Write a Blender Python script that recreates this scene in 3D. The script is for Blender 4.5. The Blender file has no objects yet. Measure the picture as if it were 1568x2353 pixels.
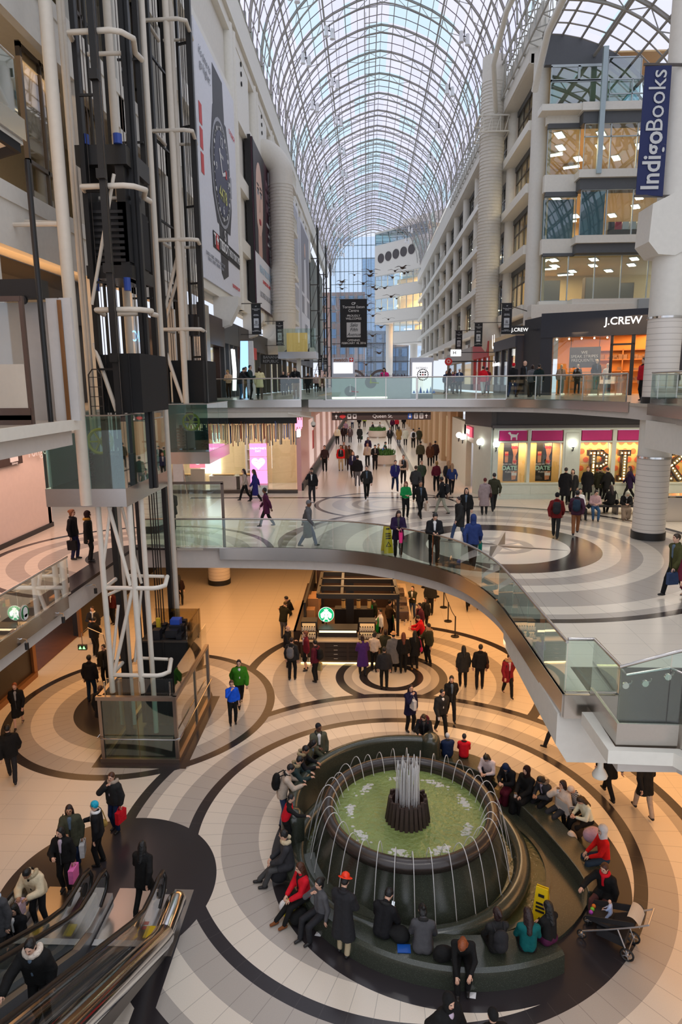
import bpy, bmesh, math, random
import numpy as np
from mathutils import Vector, Matrix
PI = math.pi
R = math.radians
random.seed(7)
SC = bpy.context.scene
COL = SC.collection

# ------------------------------------------------------------------ camera
CAM_Z = 11.4
F_PX = 1520.0
PW, PH = 1568.0, 2353.0
_p, _r, _y = R(11.0), R(-0.5), R(-2.3)
FW = Vector((math.sin(_y)*math.cos(_p), math.cos(_y)*math.cos(_p), -math.sin(_p)))
_rt = Vector((math.cos(_y), -math.sin(_y), 0)); _up = _rt.cross(FW)
RT = _rt*math.cos(_r)+_up*math.sin(_r); UP = -_rt*math.sin(_r)+_up*math.cos(_r)
cd = bpy.data.cameras.new('camera'); cam = bpy.data.objects.new('camera', cd); COL.objects.link(cam)
cd.sensor_fit = 'VERTICAL'; cd.sensor_height = 36.0; cd.lens = F_PX/PH*36.0
cd.clip_start = 0.1; cd.clip_end = 2000
M = Matrix((RT, UP, -FW)).transposed().to_4x4(); M.translation = Vector((0, 0, CAM_Z))
cam.matrix_world = M
SC.camera = cam

def ray(x, y): return FW*F_PX + RT*(x-PW/2) - UP*(y-PH/2)
def at(x, y, z=0.0):
    d = ray(x, y); t = (z-CAM_Z)/d.z; return Vector((d.x*t, d.y*t, z))
def atY(x, y, Y):
    d = ray(x, y); t = Y/d.y; return Vector((d.x*t, Y, CAM_Z+d.z*t))
def atX(x, y, X):
    d = ray(x, y); t = X/d.x; return Vector((X, d.y*t, CAM_Z+d.z*t))

# ------------------------------------------------------------------ render look, sky
SC.view_settings.view_transform = 'Standard'; SC.view_settings.look = 'None'
SC.view_settings.gamma = 1.0; SC.view_settings.use_curve_mapping = False
SC.view_settings.exposure = -0.1
SC.cycles.use_denoising = True
SC.cycles.max_bounces = 7; SC.cycles.diffuse_bounces = 3; SC.cycles.glossy_bounces = 3
SC.cycles.transmission_bounces = 4; SC.cycles.transparent_max_bounces = 28
SC.cycles.caustics_reflective = False; SC.cycles.caustics_refractive = False
SC.cycles.sample_clamp_indirect = 4.0
SC.cycles.use_adaptive_sampling = True; SC.cycles.adaptive_threshold = 0.02
W = bpy.data.worlds.new('overcast'); SC.world = W; W.use_nodes = True
nt = W.node_tree; bg = nt.nodes['Background']
tc = nt.nodes.new('ShaderNodeTexCoord'); nz = nt.nodes.new('ShaderNodeTexNoise')
nz.inputs['Scale'].default_value = 2.2; nz.inputs['Detail'].default_value = 4
nt.links.new(tc.outputs['Generated'], nz.inputs['Vector'])
cr = nt.nodes.new('ShaderNodeValToRGB'); nt.links.new(nz.outputs['Fac'], cr.inputs['Fac'])
cr.color_ramp.elements[0].position = .3; cr.color_ramp.elements[0].color = (.62, .68, .82, 1)
cr.color_ramp.elements[1].position = .7; cr.color_ramp.elements[1].color = (.86, .87, .93, 1)
nt.links.new(cr.outputs['Color'], bg.inputs['Color'])
bg.inputs['Strength'].default_value = 1.36

WARM = (1.0, .49, .18); AMBER = (1.0, .64, .33); NEUT = (1.0, .88, .75); PINK = (1.0, .62, .5)
def area(loc, sx, sy, power, col, rot=(0, 0, 0), name='ceiling_downlight'):
    l = bpy.data.lights.new(name, 'AREA'); l.shape = 'RECTANGLE'; l.size = sx; l.size_y = sy
    l.energy = power; l.color = col
    o = bpy.data.objects.new(name, l); o.location = loc; o.rotation_euler = rot; COL.objects.link(o); return o
# recessed downlights in the soffit under the middle floor (warm)
area((-1, 31, 4.55), 14, 10, 800, WARM); area((-11, 26, 4.6), 4, 12, 300, WARM)
area((-11, 14, 4.6), 4, 8, 110, WARM); area((9, 24, 4.6), 9, 16, 620, WARM)
area((10, 13.5, 4.6), 8, 5, 300, WARM); area((4, 19.5, 4.7), 1.2, 6, 120, AMBER)
# recessed lights in the soffit under the upper floor
area((1, 39, 9.7), 6, 9, 220, (1, .75, .66)); area((1.2, 60, 9.7), 6, 30, 400, NEUT); area((1.2, 95, 9.7), 6, 36, 420, NEUT)
area((-11.3, 22, 9.8), 3, 16, 420, PINK); area((13.5, 28, 9.6), 6, 8, 330, NEUT)
# gallery lights over the upper floor, lobby on the near side
area((-13, 22, 14.9), 5, 16, 480, AMBER); area((-12, 16, 20.6), 5, 16, 240, AMBER)
area((14, 37, 15.0), 5, 4, 200, AMBER)
# unseen uplights, added to warm the ceilings of the left galleries
area((-11.6, 23, 13.9), 3, 14, 330, WARM, (PI, 0, 0), 'added_uplight'); area((-9, 10.5, 13.9), 3, 6, 150, WARM, (PI, 0, 0), 'added_uplight')
# daylight floods hung from the vault
for (fx, fy, fz, tx, ty, pw) in [(-5, 8, 33, 1, 13, 2600), (8, 6, 33, 2, 15, 2600), (2, 2, 36, 0, 20, 2600), (15, 20, 24, 7, 23, 900), (4, 42, 40, 4, 26, 2600)]:
    l = bpy.data.lights.new('vault_floodlight', 'SPOT'); l.energy = pw*.75; l.spot_size = R(60); l.spot_blend = .9; l.shadow_soft_size = 1.2; l.color = (1, .95, .88)
    o = bpy.data.objects.new('vault_floodlight', l); o.location = (fx, fy, fz)
    d = Vector((tx-fx, ty-fy, 0-fz)); o.rotation_euler = d.to_track_quat('-Z', 'Y').to_euler(); COL.objects.link(o)

# ------------------------------------------------------------------ materials
def S(r, g, b):
    def f(c):
        c /= 255.0
        return c/12.92 if c <= .04045 else ((c+.055)/1.055)**2.4
    return (f(r), f(g), f(b))
MATS = {}
def mat(name, col, rough=.6, metal=0.0, emis=None, es=0.0, var=.06, scale=6.0, bump=0.0, spec=.5, trans=None):
    if name in MATS: return MATS[name]
    m = bpy.data.materials.new(name); m.use_nodes = True; t = m.node_tree
    b = t.nodes['Principled BSDF']
    b.inputs['Roughness'].default_value = rough; b.inputs['Metallic'].default_value = metal
    b.inputs['Specular IOR Level'].default_value = spec
    n = t.nodes.new('ShaderNodeTexNoise'); n.inputs['Scale'].default_value = scale; n.inputs['Detail'].default_value = 3
    g = t.nodes.new('ShaderNodeTexCoord'); t.links.new(g.outputs['Object'], n.inputs['Vector'])
    mx = t.nodes.new('ShaderNodeMix'); mx.data_type = 'RGBA'
    lo = [c*(1-var) for c in col]; hi = [min(1, c*(1+var)) for c in col]
    mx.inputs[6].default_value = (*lo, 1); mx.inputs[7].default_value = (*hi, 1)
    t.links.new(n.outputs['Fac'], mx.inputs[0]); t.links.new(mx.outputs[2], b.inputs['Base Color'])
    if bump:
        bm = t.nodes.new('ShaderNodeBump'); bm.inputs['Strength'].default_value = bump; bm.inputs['Distance'].default_value = .02
        t.links.new(n.outputs['Fac'], bm.inputs['Height']); t.links.new(bm.outputs['Normal'], b.inputs['Normal'])
    if emis:
        b.inputs['Emission Color'].default_value = (*emis, 1); b.inputs['Emission Strength'].default_value = es
    MATS[name] = m; return m
def glass(name, tint=(.9, .97, .95), gloss=.08, rough=.02, gcol=(1, 1, 1)):
    if name in MATS: return MATS[name]
    m = bpy.data.materials.new(name); m.use_nodes = True; t = m.node_tree; t.nodes.clear()
    out = t.nodes.new('ShaderNodeOutputMaterial'); mix = t.nodes.new('ShaderNodeMixShader')
    tr = t.nodes.new('ShaderNodeBsdfTransparent'); gl = t.nodes.new('ShaderNodeBsdfGlossy')
    lw = t.nodes.new('ShaderNodeLayerWeight'); lw.inputs['Blend'].default_value = .25
    ma = t.nodes.new('ShaderNodeMath'); ma.operation = 'MULTIPLY_ADD'; ma.inputs[1].default_value = .45; ma.inputs[2].default_value = gloss
    t.links.new(lw.outputs['Fresnel'], ma.inputs[0]); t.links.new(ma.outputs[0], mix.inputs[0])
    tr.inputs['Color'].default_value = (*tint, 1); gl.inputs['Color'].default_value = (*gcol, 1); gl.inputs['Roughness'].default_value = rough
    t.links.new(tr.outputs[0], mix.inputs[1]); t.links.new(gl.outputs[0], mix.inputs[2]); t.links.new(mix.outputs[0], out.inputs[0])
    MATS[name] = m; return m
def emit(name, col, st): return mat(name, [c*.5 for c in col], .5, emis=col, es=st, var=.03)

WHITE = mat('painted_plaster', S(226, 222, 212), .75); WHITE2 = mat('white_enamel', S(232, 228, 216), .4)
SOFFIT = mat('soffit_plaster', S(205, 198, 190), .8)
STEEL = mat('brushed_steel', S(196, 190, 184), .24, 1.0, scale=30); CHROME = mat('polished_steel', S(215, 213, 210), .12, 1.0)
DKSTEEL = mat('dark_steel', S(92, 86, 82), .35, .8)
BLACK = mat('black_paint', S(26, 25, 25), .45); BLACKM = mat('matte_black', S(20, 20, 21), .8)
GRAYP = mat('grey_panel', S(92, 95, 98), .6); DKGREY = mat('charcoal_fascia', S(96, 95, 96), .7)
CREAMP = mat('cream_enamel', S(214, 205, 188), .4)
RAILG = glass('railing_glass', (.86, .95, .92), .06); PITG = glass('pit_glass', (.62, .84, .80), .10)
WING = glass('office_glass', (.84, .92, .93), .06); SHOPG = glass('shop_glass', (.95, .97, .96), .05)
DARKG = glass('tinted_glass', (.35, .55, .60), .22)
AMBERG = glass('bronze_glass', (.72, .66, .52), .12)

# ------------------------------------------------------------------ mesh builder
class MB:
    def __init__(s): s.v = []; s.f = []; s.m = []
    def add(s, vs, fs, mi=0):
        o = len(s.v); s.v += [tuple(v) for v in vs]; s.f += [tuple(i+o for i in f) for f in fs]; s.m += [mi]*len(fs); return s
    def box(s, x0, y0, z0, x1, y1, z1, mi=0):
        return s.add([(x0, y0, z0), (x1, y0, z0), (x1, y1, z0), (x0, y1, z0), (x0, y0, z1), (x1, y0, z1), (x1, y1, z1), (x0, y1, z1)],
                     [(0, 3, 2, 1), (4, 5, 6, 7), (0, 1, 5, 4), (1, 2, 6, 5), (2, 3, 7, 6), (3, 0, 4, 7)], mi)
    def cbox(s, c, hx, hy, hz, mi=0): return s.box(c[0]-hx, c[1]-hy, c[2]-hz, c[0]+hx, c[1]+hy, c[2]+hz, mi)
    def beam(s, p, q, w, h=None, mi=0, up=(0, 0, 1)):
        h = h or w; p = Vector(p); q = Vector(q); d = (q-p).normalized(); u = Vector(up)
        if abs(d.dot(u)) > .98: u = Vector((0, 1, 0))
        a = d.cross(u).normalized()*(w/2); b = a.cross(d).normalized()*(h/2)
        vs = [p-a-b, p+a-b, p+a+b, p-a+b, q-a-b, q+a-b, q+a+b, q-a+b]
        return s.add(vs, [(0, 1, 2, 3), (7, 6, 5, 4), (0, 4, 5, 1), (1, 5, 6, 2), (2, 6, 7, 3), (3, 7, 4, 0)], mi)
    def tube(s, path, r, n=8, mi=0, closed=False, cap=True):
        P = [Vector(p) for p in path]; k = len(P); rs = r if isinstance(r, (list, tuple)) else [r]*k
        vs = []; ref = None
        for i, p in enumerate(P):
            if closed: d = P[(i+1) % k]-P[i-1]
            else: d = P[min(i+1, k-1)]-P[max(i-1, 0)]
            d.normalize()
            if ref is None:
                ref = Vector((0, 0, 1)) if abs(d.z) < .9 else Vector((1, 0, 0))
            a = (ref-d*ref.dot(d)).normalized(); b = d.cross(a); ref = a
            for j in range(n):
                t = 2*PI*j/n; vs.append(p+(a*math.cos(t)+b*math.sin(t))*rs[i])
        fs = []
        for i in range(k if closed else k-1):
            for j in range(n):
                a0 = i*n+j; a1 = i*n+(j+1) % n; b0 = ((i+1) % k)*n+j; b1 = ((i+1) % k)*n+(j+1) % n
                fs.append((a0, a1, b1, b0))
        if cap and not closed: fs.append(tuple(range(n-1, -1, -1))); fs.append(tuple((k-1)*n+j for j in range(n)))
        return s.add(vs, fs, mi)
    def lathe(s, prof, c=(0, 0, 0), n=24, mi=0, a0=0.0, a1=2*PI):
        full = abs(a1-a0-2*PI) < 1e-6; k = n if full else n+1; vs = []
        for (r, z) in prof:
            for j in range(k):
                t = a0+(a1-a0)*j/n; vs.append((c[0]+r*math.cos(t), c[1]+r*math.sin(t), c[2]+z))
        fs = []
        for i in range(len(prof)-1):
            for j in range(n):
                j1 = (j+1) % k; fs.append((i*k+j, i*k+j1, (i+1)*k+j1, (i+1)*k+j))
        if not full:
            fs.append(tuple(i*k for i in range(len(prof)))); fs.append(tuple(i*k+k-1 for i in range(len(prof)-1, -1, -1)))
        return s.add(vs, fs, mi)
    def cyl(s, c, r, z0, z1, n=20, mi=0): return s.lathe([(0.0005, z0), (r, z0), (r, z1), (0.0005, z1)], (c[0], c[1], 0), n, mi)
    def prism(s, poly, z0, z1, mi=0):
        n = len(poly); vs = [(p[0], p[1], z0) for p in poly]+[(p[0], p[1], z1) for p in poly]
        return s.add(vs, [tuple(range(n-1, -1, -1)), tuple(range(n, 2*n))]+[(i, (i+1) % n, n+(i+1) % n, n+i) for i in range(n)], mi)
    def slab(s, poly, d, mi=0):   # a polygon of 3d points thickened by the vector d
        n = len(poly); d = Vector(d); vs = [Vector(p) for p in poly]; vs += [p+d for p in vs]
        return s.add(vs, [tuple(range(n-1, -1, -1)), tuple(range(n, 2*n))]+[(i, (i+1) % n, n+(i+1) % n, n+i) for i in range(n)], mi)
    def wallpath(s, path, z0, z1, th, mi=0):   # vertical sheet along a polyline with thickness
        P = [Vector((p[0], p[1], 0)) for p in path]; k = len(P); L = []; Q = []
        for i, p in enumerate(P):
            d = (P[min(i+1, k-1)]-P[max(i-1, 0)]).normalized(); nn = Vector((-d.y, d.x, 0))*(th/2)
            L.append(p-nn); Q.append(p+nn)
        zz0 = z0 if isinstance(z0, (list, tuple)) else [z0]*k; zz1 = z1 if isinstance(z1, (list, tuple)) else [z1]*k
        vs = []
        for i in range(k): vs += [(L[i].x, L[i].y, zz0[i]), (Q[i].x, Q[i].y, zz0[i]), (Q[i].x, Q[i].y, zz1[i]), (L[i].x, L[i].y, zz1[i])]
        fs = [(0, 1, 2, 3), ((k-1)*4+3, (k-1)*4+2, (k-1)*4+1, (k-1)*4)]
        for i in range(k-1):
            a = i*4; b = a+4
            for j in range(4): fs.append((a+(j+1) % 4, a+j, b+j, b+(j+1) % 4))
        return s.add(vs, fs, mi)
    def sph(s, c, r, nu=14, nv=8, mi=0):
        r = r if isinstance(r, (list, tuple)) else (r, r, r); vs = [(c[0], c[1], c[2]-r[2])]
        for i in range(1, nv):
            f = -PI/2+PI*i/nv
            for j in range(nu):
                t = 2*PI*j/nu; vs.append((c[0]+r[0]*math.cos(f)*math.cos(t), c[1]+r[1]*math.cos(f)*math.sin(t), c[2]+r[2]*math.sin(f)))
        vs.append((c[0], c[1], c[2]+r[2])); fs = []
        for j in range(nu): fs.append((0, 1+(j+1) % nu, 1+j))
        for i in range(nv-2):
            for j in range(nu): fs.append((1+i*nu+j, 1+i*nu+(j+1) % nu, 1+(i+1)*nu+(j+1) % nu, 1+(i+1)*nu+j))
        T = len(vs)-1
        for j in range(nu): fs.append((T, 1+(nv-2)*nu+j, 1+(nv-2)*nu+(j+1) % nu))
        return s.add(vs, fs, mi)
    def build(s, name, m, parent=None, smooth=None, bevel=0.0):
        me = bpy.data.meshes.new(name); me.from_pydata(s.v, [], s.f)
        for x in (m if isinstance(m, (list, tuple)) else [m]): me.materials.append(x)
        if max(s.m, default=0) > 0: me.polygons.foreach_set('material_index', s.m)
        if smooth:
            me.polygons.foreach_set('use_smooth', [True]*len(me.polygons)); me.set_sharp_from_angle(angle=R(smooth))
        me.update()
        return link(name, me, parent, bevel)
def link(name, me, parent=None, bevel=0.0):
    o = bpy.data.objects.new(name, me); COL.objects.link(o)
    if parent is not None:
        o.parent = parent; o.matrix_parent_inverse = Matrix.Translation(-Vector(parent.get('base', (0, 0, 0))))
    if bevel:
        b = o.modifiers.new('soft_edges', 'BEVEL'); b.width = bevel; b.segments = 2; b.limit_method = 'ANGLE'
    return o
def tag(o, label, cat, group=None, kind=None):
    if label: o['label'] = label
    if cat: o['category'] = cat
    if group: o['group'] = group
    if kind: o['kind'] = kind
    return o
def thing(name, label, cat, loc=(0, 0, 0), group=None, rot=0.0, local=False):
    o = bpy.data.objects.new(name, None); COL.objects.link(o); o.empty_display_size = .1
    o.location = loc; o.rotation_euler = (0, 0, rot); tag(o, label, cat, group)
    o['base'] = (0.0, 0.0, 0.0) if local else tuple(float(c) for c in loc)
    return o
def struct(o): o['kind'] = 'structure'; return o
def dup(root, loc, label=None, rot=None, scale=None):
    r = root.copy(); COL.objects.link(r); r.location = loc
    if rot is not None: r.rotation_euler = (0, 0, rot)
    if scale: r.scale = (scale,)*3
    if label: r['label'] = label
    for ch in list(root.children):
        c = ch.copy(); COL.objects.link(c); c.parent = r; c.matrix_parent_inverse = ch.matrix_parent_inverse.copy()
        for g in list(ch.children):
            d = g.copy(); COL.objects.link(d); d.parent = c; d.matrix_parent_inverse = g.matrix_parent_inverse.copy()
    return r
def text(body, size, loc, right, up, m, parent, name='lettering', depth=.01, align='CENTER', sx=1.0, bold=0.0, shear=0.0):
    cu = bpy.data.curves.new('lettering', 'FONT'); cu.body = body; cu.size = size; cu.extrude = depth/2; cu.align_x = align; cu.align_y = 'CENTER'
    cu.offset = bold; cu.shear = shear; cu.space_line = .95; cu.resolution_u = 3
    o = bpy.data.objects.new('lettering', cu); COL.objects.link(o)
    dg = bpy.context.evaluated_depsgraph_get(); me = bpy.data.meshes.new_from_object(o.evaluated_get(dg))
    bpy.data.objects.remove(o)
    r = Vector(right).normalized(); u = Vector(up).normalized(); n = r.cross(u)
    T = Matrix((r*sx, u, n)).transposed().to_4x4(); T.translation = Vector(loc); me.transform(T)
    me.materials.clear(); me.materials.append(m)
    return link(name, me, parent)
def arc(c, r, a0, a1, n, z=None):
    out = []
    for i in range(n+1):
        t = R(a0+(a1-a0)*i/n); p = (c[0]+r*math.cos(t), c[1]+r*math.sin(t)); out.append(p if z is None else (p[0], p[1], z))
    return out
def spline(pts, n=6):
    P = [Vector(p) for p in pts]; out = []
    for i in range(len(P)-1):
        p0 = P[max(i-1, 0)]; p1 = P[i]; p2 = P[i+1]; p3 = P[min(i+2, len(P)-1)]
        for k in range(n):
            t = k/n; out.append(.5*((2*p1)+(p2-p0)*t+(2*p0-5*p1+4*p2-p3)*t*t+(3*p1-p0-3*p2+p3)*t**3))
    out.append(P[-1]); return out

# floor pattern material: ring systems over a tiled base
def floor_mat(name, systems, base, rects=(), gx=1.25, gy=.62, rough=.22):
    m = bpy.data.materials.new(name); m.use_nodes = True; t = m.node_tree; N = t.nodes.new; L = t.links.new
    b = t.nodes['Principled BSDF']; b.inputs['Roughness'].default_value = rough; b.inputs['Specular IOR Level'].default_value = .45
    geo = N('ShaderNodeNewGeometry'); sep = N('ShaderNodeSeparateXYZ'); L(geo.outputs['Position'], sep.inputs[0])
    X, Y = sep.outputs[0], sep.outputs[1]
    def ma(op, a, bb=None, c=None):
        n = N('ShaderNodeMath'); n.operation = op
        for i, v in enumerate((a, bb, c)):
            if v is None: continue
            if isinstance(v, (int, float)): n.inputs[i].default_value = v
            else: L(v, n.inputs[i])
        return n.outputs[0]
    def mixc(f, a, bb):
        n = N('ShaderNodeMix'); n.data_type = 'RGBA'; L(f, n.inputs[0])
        for i, v in ((6, a), (7, bb)):
            if isinstance(v, tuple): n.inputs[i].default_value = (*v, 1)
            else: L(v, n.inputs[i])
        return n.outputs[2]
    def line(v, w, width):   # 1 on joints spaced w
        f = ma('FRACT', ma('DIVIDE', v, w)); return ma('LESS_THAN', f, width/w)
    joint = ma('MAXIMUM', line(X, gx, .012), line(Y, gy, .012))
    col = mixc(ma('MULTIPLY', joint, .45), base, tuple(c*.45 for c in base))
    for (cx, cy, stops, njoint) in systems:
        dx = ma('SUBTRACT', X, cx); dy = ma('SUBTRACT', Y, cy)
        d = ma('SQRT', ma('ADD', ma('MULTIPLY', dx, dx), ma('MULTIPLY', dy, dy)))
        rm = stops[-1][0]
        r = N('ShaderNodeValToRGB'); r.color_ramp.interpolation = 'CONSTANT'; L(ma('DIVIDE', d, rm), r.inputs[0])
        prev = 0.0
        for i, (rad, c) in enumerate(stops):
            e = r.color_ramp.elements[0] if i == 0 else (r.color_ramp.elements[1] if i == 1 else r.color_ramp.elements.new(min(.9999, prev/rm)))
            e.position = min(.9999, prev/rm); e.color = (*c, 1); prev = rad
        cc = r.outputs[0]
        if njoint:
            a = ma('DIVIDE', ma('ARCTAN2', dy, dx), 2*PI/njoint); fr = ma('FRACT', a)
            wd = ma('DIVIDE', .012*njoint/(2*PI), ma('MAXIMUM', d, .3)); ln = ma('MULTIPLY', ma('LESS_THAN', fr, wd), ma('GREATER_THAN', d, 2.55))
            rr = line(d, .62, .0)
            cc = mixc(ma('MULTIPLY', ln, .45), cc, mixc(ma('ADD', ln, 0.0), cc, (.08, .075, .07)))
        col = mixc(ma('LESS_THAN', d, rm), col, cc)
    for (x0, y0, x1, y1, c) in rects:
        ins = ma('MULTIPLY', ma('MULTIPLY', ma('GREATER_THAN', X, x0), ma('LESS_THAN', X, x1)), ma('MULTIPLY', ma('GREATER_THAN', Y, y0), ma('LESS_THAN', Y, y1)))
        col = mixc(ins, col, c)
    nz = N('ShaderNodeTexNoise'); nz.inputs['Scale'].default_value = 60; nz.inputs['Detail'].default_value = 4; L(geo.outputs['Position'], nz.inputs['Vector'])
    k = ma('MULTIPLY_ADD', nz.outputs['Fac'], .16, .92)
    hs = N('ShaderNodeHueSaturation'); L(col, hs.inputs['Color']); L(k, hs.inputs['Value']); L(hs.outputs[0], b.inputs['Base Color'])
    return m
CR = S(222, 212, 196); GR = S(178, 170, 160); LG = S(198, 190, 180); DK = S(50, 46, 48)
# ================================================================== SETTING
rx = [(-8.39, 17.95, -5.49, 22.7, DK), (-4.35, 3.0, -3.95, 12.0, DK)]
SYS1 = [
 (.95, 24.5, [(.93, CR), (1.24, DK), (1.55, CR), (1.87, GR), (2.18, DK), (2.8, CR), (3.42, GR), (4.05, CR), (4.67, GR), (5.5, CR), (5.87, DK)], 60),
 (1.05, 15.47, [(3.86, CR), (4.8, GR), (5.42, CR), (5.72, DK), (6.33, GR), (6.95, CR), (7.26, GR), (7.56, DK)], 72),
 (-8.08, 21.98, [(2.42, DK), (3.08, GR), (3.77, CR), (4.39, GR), (4.7, DK)], 54),
 (1.9, 14.56, [(4.28, DK)], 0), (-5.99, 13.19, [(2.45, DK)], 0)]
FM1 = floor_mat('ground_ring_tiles', SYS1, CR, rx)
SYS2 = [
 (-8.08, 21.98, [(1.6, DK), (2.4, CR), (2.76, GR), (3.06, GR), (3.45, CR), (4.0, GR), (4.6, CR), (4.85, DK)], 54),
 (.95, 24.3, [(2.6, CR), (3.2, GR), (3.75, CR), (4.3, S(90, 72, 84))], 48),
 (1.01, 31.77, [(.75, CR), (1.1, LG), (1.45, CR), (1.76, GR), (2.08, CR), (2.71, LG), (3.37, CR), (3.58, DK)], 48),
 (4.68, 23.45, [(2.53, CR), (3.56, DK), (4.15, CR), (4.84, GR), (5.44, CR), (6.67, GR), (7.26, CR), (7.6, GR), (7.9, DK)], 64)]
FM2 = floor_mat('middle_ring_tiles', SYS2, CR, [(4.2, 9.0, 24, 13.0, DK), (-3.7, 38, -3.1, 120, DK), (2.9, 38, 3.2, 120, DK), (-9.2, 33.5, 24, 33.9, DK), (-9.2, 12, -8.4, 23.2, DK)])
FM3 = floor_mat('upper_tiles', [], S(196, 186, 170), [])
b = MB(); b.box(-30, -6, -.3, 30, 60, 0); struct(b.build('floor_ground', FM1))
EDGE2 = [(-5.1, 23.1), (-1.92, 22.86), (.1, 22.25), (1.75, 20.95), (2.86, 19.5), (3.42, 17.6), (3.58, 15.6), (3.65, 13.3), (3.7, 11.7)]
E2 = [(p.x, p.y) for p in spline([(x, y, 0) for x, y in EDGE2], 5)]
E2S = [(4.2, 11.7), (4.2, 10.4), (5.2, 10.36), (7.4, 6.6)]
OUT2 = [(24, 6.6), (24, 125), (-24, 125), (-24, 26.8), (-13.35, 26.8), (-13.35, 3)]
FRONT2 = [(-8.55, 3), (-8.5, 23.1)]
poly2 = FRONT2+E2+E2S+OUT2
b = MB(); b.prism(poly2, 5.5, 5.6); struct(b.build('floor_middle', FM2))
def inset(x, y): return (x, y)
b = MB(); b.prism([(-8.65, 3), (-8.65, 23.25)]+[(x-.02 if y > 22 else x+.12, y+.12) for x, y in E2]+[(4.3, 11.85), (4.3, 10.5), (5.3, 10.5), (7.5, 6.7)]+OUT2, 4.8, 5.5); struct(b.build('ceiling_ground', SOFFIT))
b = MB(); b.wallpath([(-8.53, 3), (-8.53, 17.7)], 5.18, 5.62, .06); struct(b.build('trim_1', STEEL))
b = MB(); b.wallpath([(-5.35, 23.08)]+E2, 5.16, 5.63, .07); struct(b.build('trim_2', STEEL, smooth=40))
b = MB(); b.wallpath([(3.7, 11.68), (4.2, 11.68)], 5.16, 5.63, .06); b.wallpath([(4.2, 11.68), (4.2, 10.36), (5.2, 10.33), (7.4, 6.55)], 5.36, 5.78, .06); struct(b.build('trim_3', STEEL))
b = MB(); b.wallpath([(4.08, 11.5), (4.08, 10.25), (5.12, 10.2), (7.3, 6.4)], 5.14, 5.38, .2); struct(b.build('trim_4', WHITE2))
# deep white bulkhead below the corner of the middle floor
b = MB(); b.slab([(3.62, 11.78, 5.2), (3.62, 11.78, 4.55), (3.85, 11.78, 4.18), (7.5, 11.78, 4.14), (7.5, 11.78, 5.2)], (0, 5, 0)); struct(b.build('ceiling_bulkhead', WHITE))

# upper floor (bridge and side galleries)
EDGE3 = [(-9.2, 33.7), (-3.3, 33.7), (-2.9, 33.2), (2.4, 32.8), (4.4, 32.25), (6.4, 31.6), (7.6, 30.7), (8.74, 29.0), (9.75, 25.3)]
EDGE3B = [(9.75, 23.6), (9.55, 20.66), (9.5, 10)]
poly3 = [(-24, 4), (-6.9, 4), (-6.9, 15.6), (-9.2, 16.4)]+EDGE3+EDGE3B+[(24, 10), (24, 52), (8.4, 52), (8.4, 150), (6.2, 150), (6.2, 46), (-3.4, 46), (-3.4, 150), (-8.6, 150), (-8.6, 46), (-24, 46)]
b = MB(); b.prism(poly3, 10.5, 10.6); struct(b.build('floor_upper', FM3))
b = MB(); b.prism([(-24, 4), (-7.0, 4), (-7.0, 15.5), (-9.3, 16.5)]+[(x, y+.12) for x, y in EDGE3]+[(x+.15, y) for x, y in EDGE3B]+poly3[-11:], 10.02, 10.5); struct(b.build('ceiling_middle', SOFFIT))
b = MB(); b.wallpath(EDGE3, 10.24, 10.63, .07); struct(b.build('trim_5', STEEL, smooth=30))
b = MB(); b.wallpath(EDGE3B, 10.24, 10.63, .07); struct(b.build('trim_6', STEEL))
b = MB(); b.wallpath([(-6.88, 4), (-6.88, 15.6), (-9.2, 16.42)], 10.38, 10.62, .08); struct(b.build('trim_7', WHITE2))
b = MB(); b.box(9.75, 10, 9.1, 10.6, 23.7, 10.05); struct(b.build('ceiling_beam', WHITE))
b = MB(); b.prism([(-8.9, 33.9), (-3.4, 33.9), (-2.9, 34.6), (-8.9, 34.9)], 9.72, 10.05); struct(b.build('ceiling_beam', WHITE))

# galleries above, on the lift side
for k, z in enumerate((16.6, 22.6, 28.8)):
    pl = [(-24, 4), (-6.9, 4), (-6.9, 14.2), (-9.3, 15.4), (-9.3, 33.5), (-24, 33.5)] if k == 0 else [(-24, 4), (-9.3, 4), (-9.3, 33.5), (-24, 33.5)]
    b = MB(); b.prism(pl, z-.45, z); struct(b.build('floor_gallery', WHITE))
    if k == 0:
        b = MB(); b.wallpath([(-6.86, 4), (-6.86, 14.2)], z-.38, z+.02, .07); struct(b.build('trim_8', STEEL))
        b = MB(); b.wallpath([(-6.96, 4), (-6.96, 14.1), (-9.2, 15.3)], z-.62, z-.44, .1); struct(b.build('trim_9', BLACKM))
b = MB()
for z in (16.6, 22.6, 28.8): b.box(-9.6, 15.6, z-1.6, -9.35, 33.5, z-.45)
for y in (17.2, 23.4, 27.4, 33.2):
    b.box(-9.75, y-.25, 10.6, -9.35, y+.25, 36)
struct(b.build('wall_gallery_frame', WHITE))
b = MB(); b.box(-14.2, 4, 16.6, -13.9, 33.5, 36.5); struct(b.build('wall_left_gallery', mat('buff_plaster', S(205, 190, 160), .8)))
# windows behind the lifts, upper galleries
k = 0
for z0, z1 in ((16.6, 21), (22.6, 27.2), (28.8, 33.5)):
    for y in (16, 20.5, 24, 28, 31):
        k += 1; f = MB()
        for (a, c) in ((y, y+.12), (y+2.4, y+2.52), (y+1.2, y+1.28)): f.box(-9.95, a, z0, -9.82, c, z1)
        for zz in (z0, z0+1.2, z1-.15): f.box(-9.95, y, zz, -9.82, y+2.5, zz+.12)
        w = f.build('window_%d' % k, DKSTEEL); struct(w)
        p = MB(); p.box(-9.9, y+.1, z0+.1, -9.87, y+2.45, z1-.1); p.build('pane', AMBERG, w)

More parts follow.
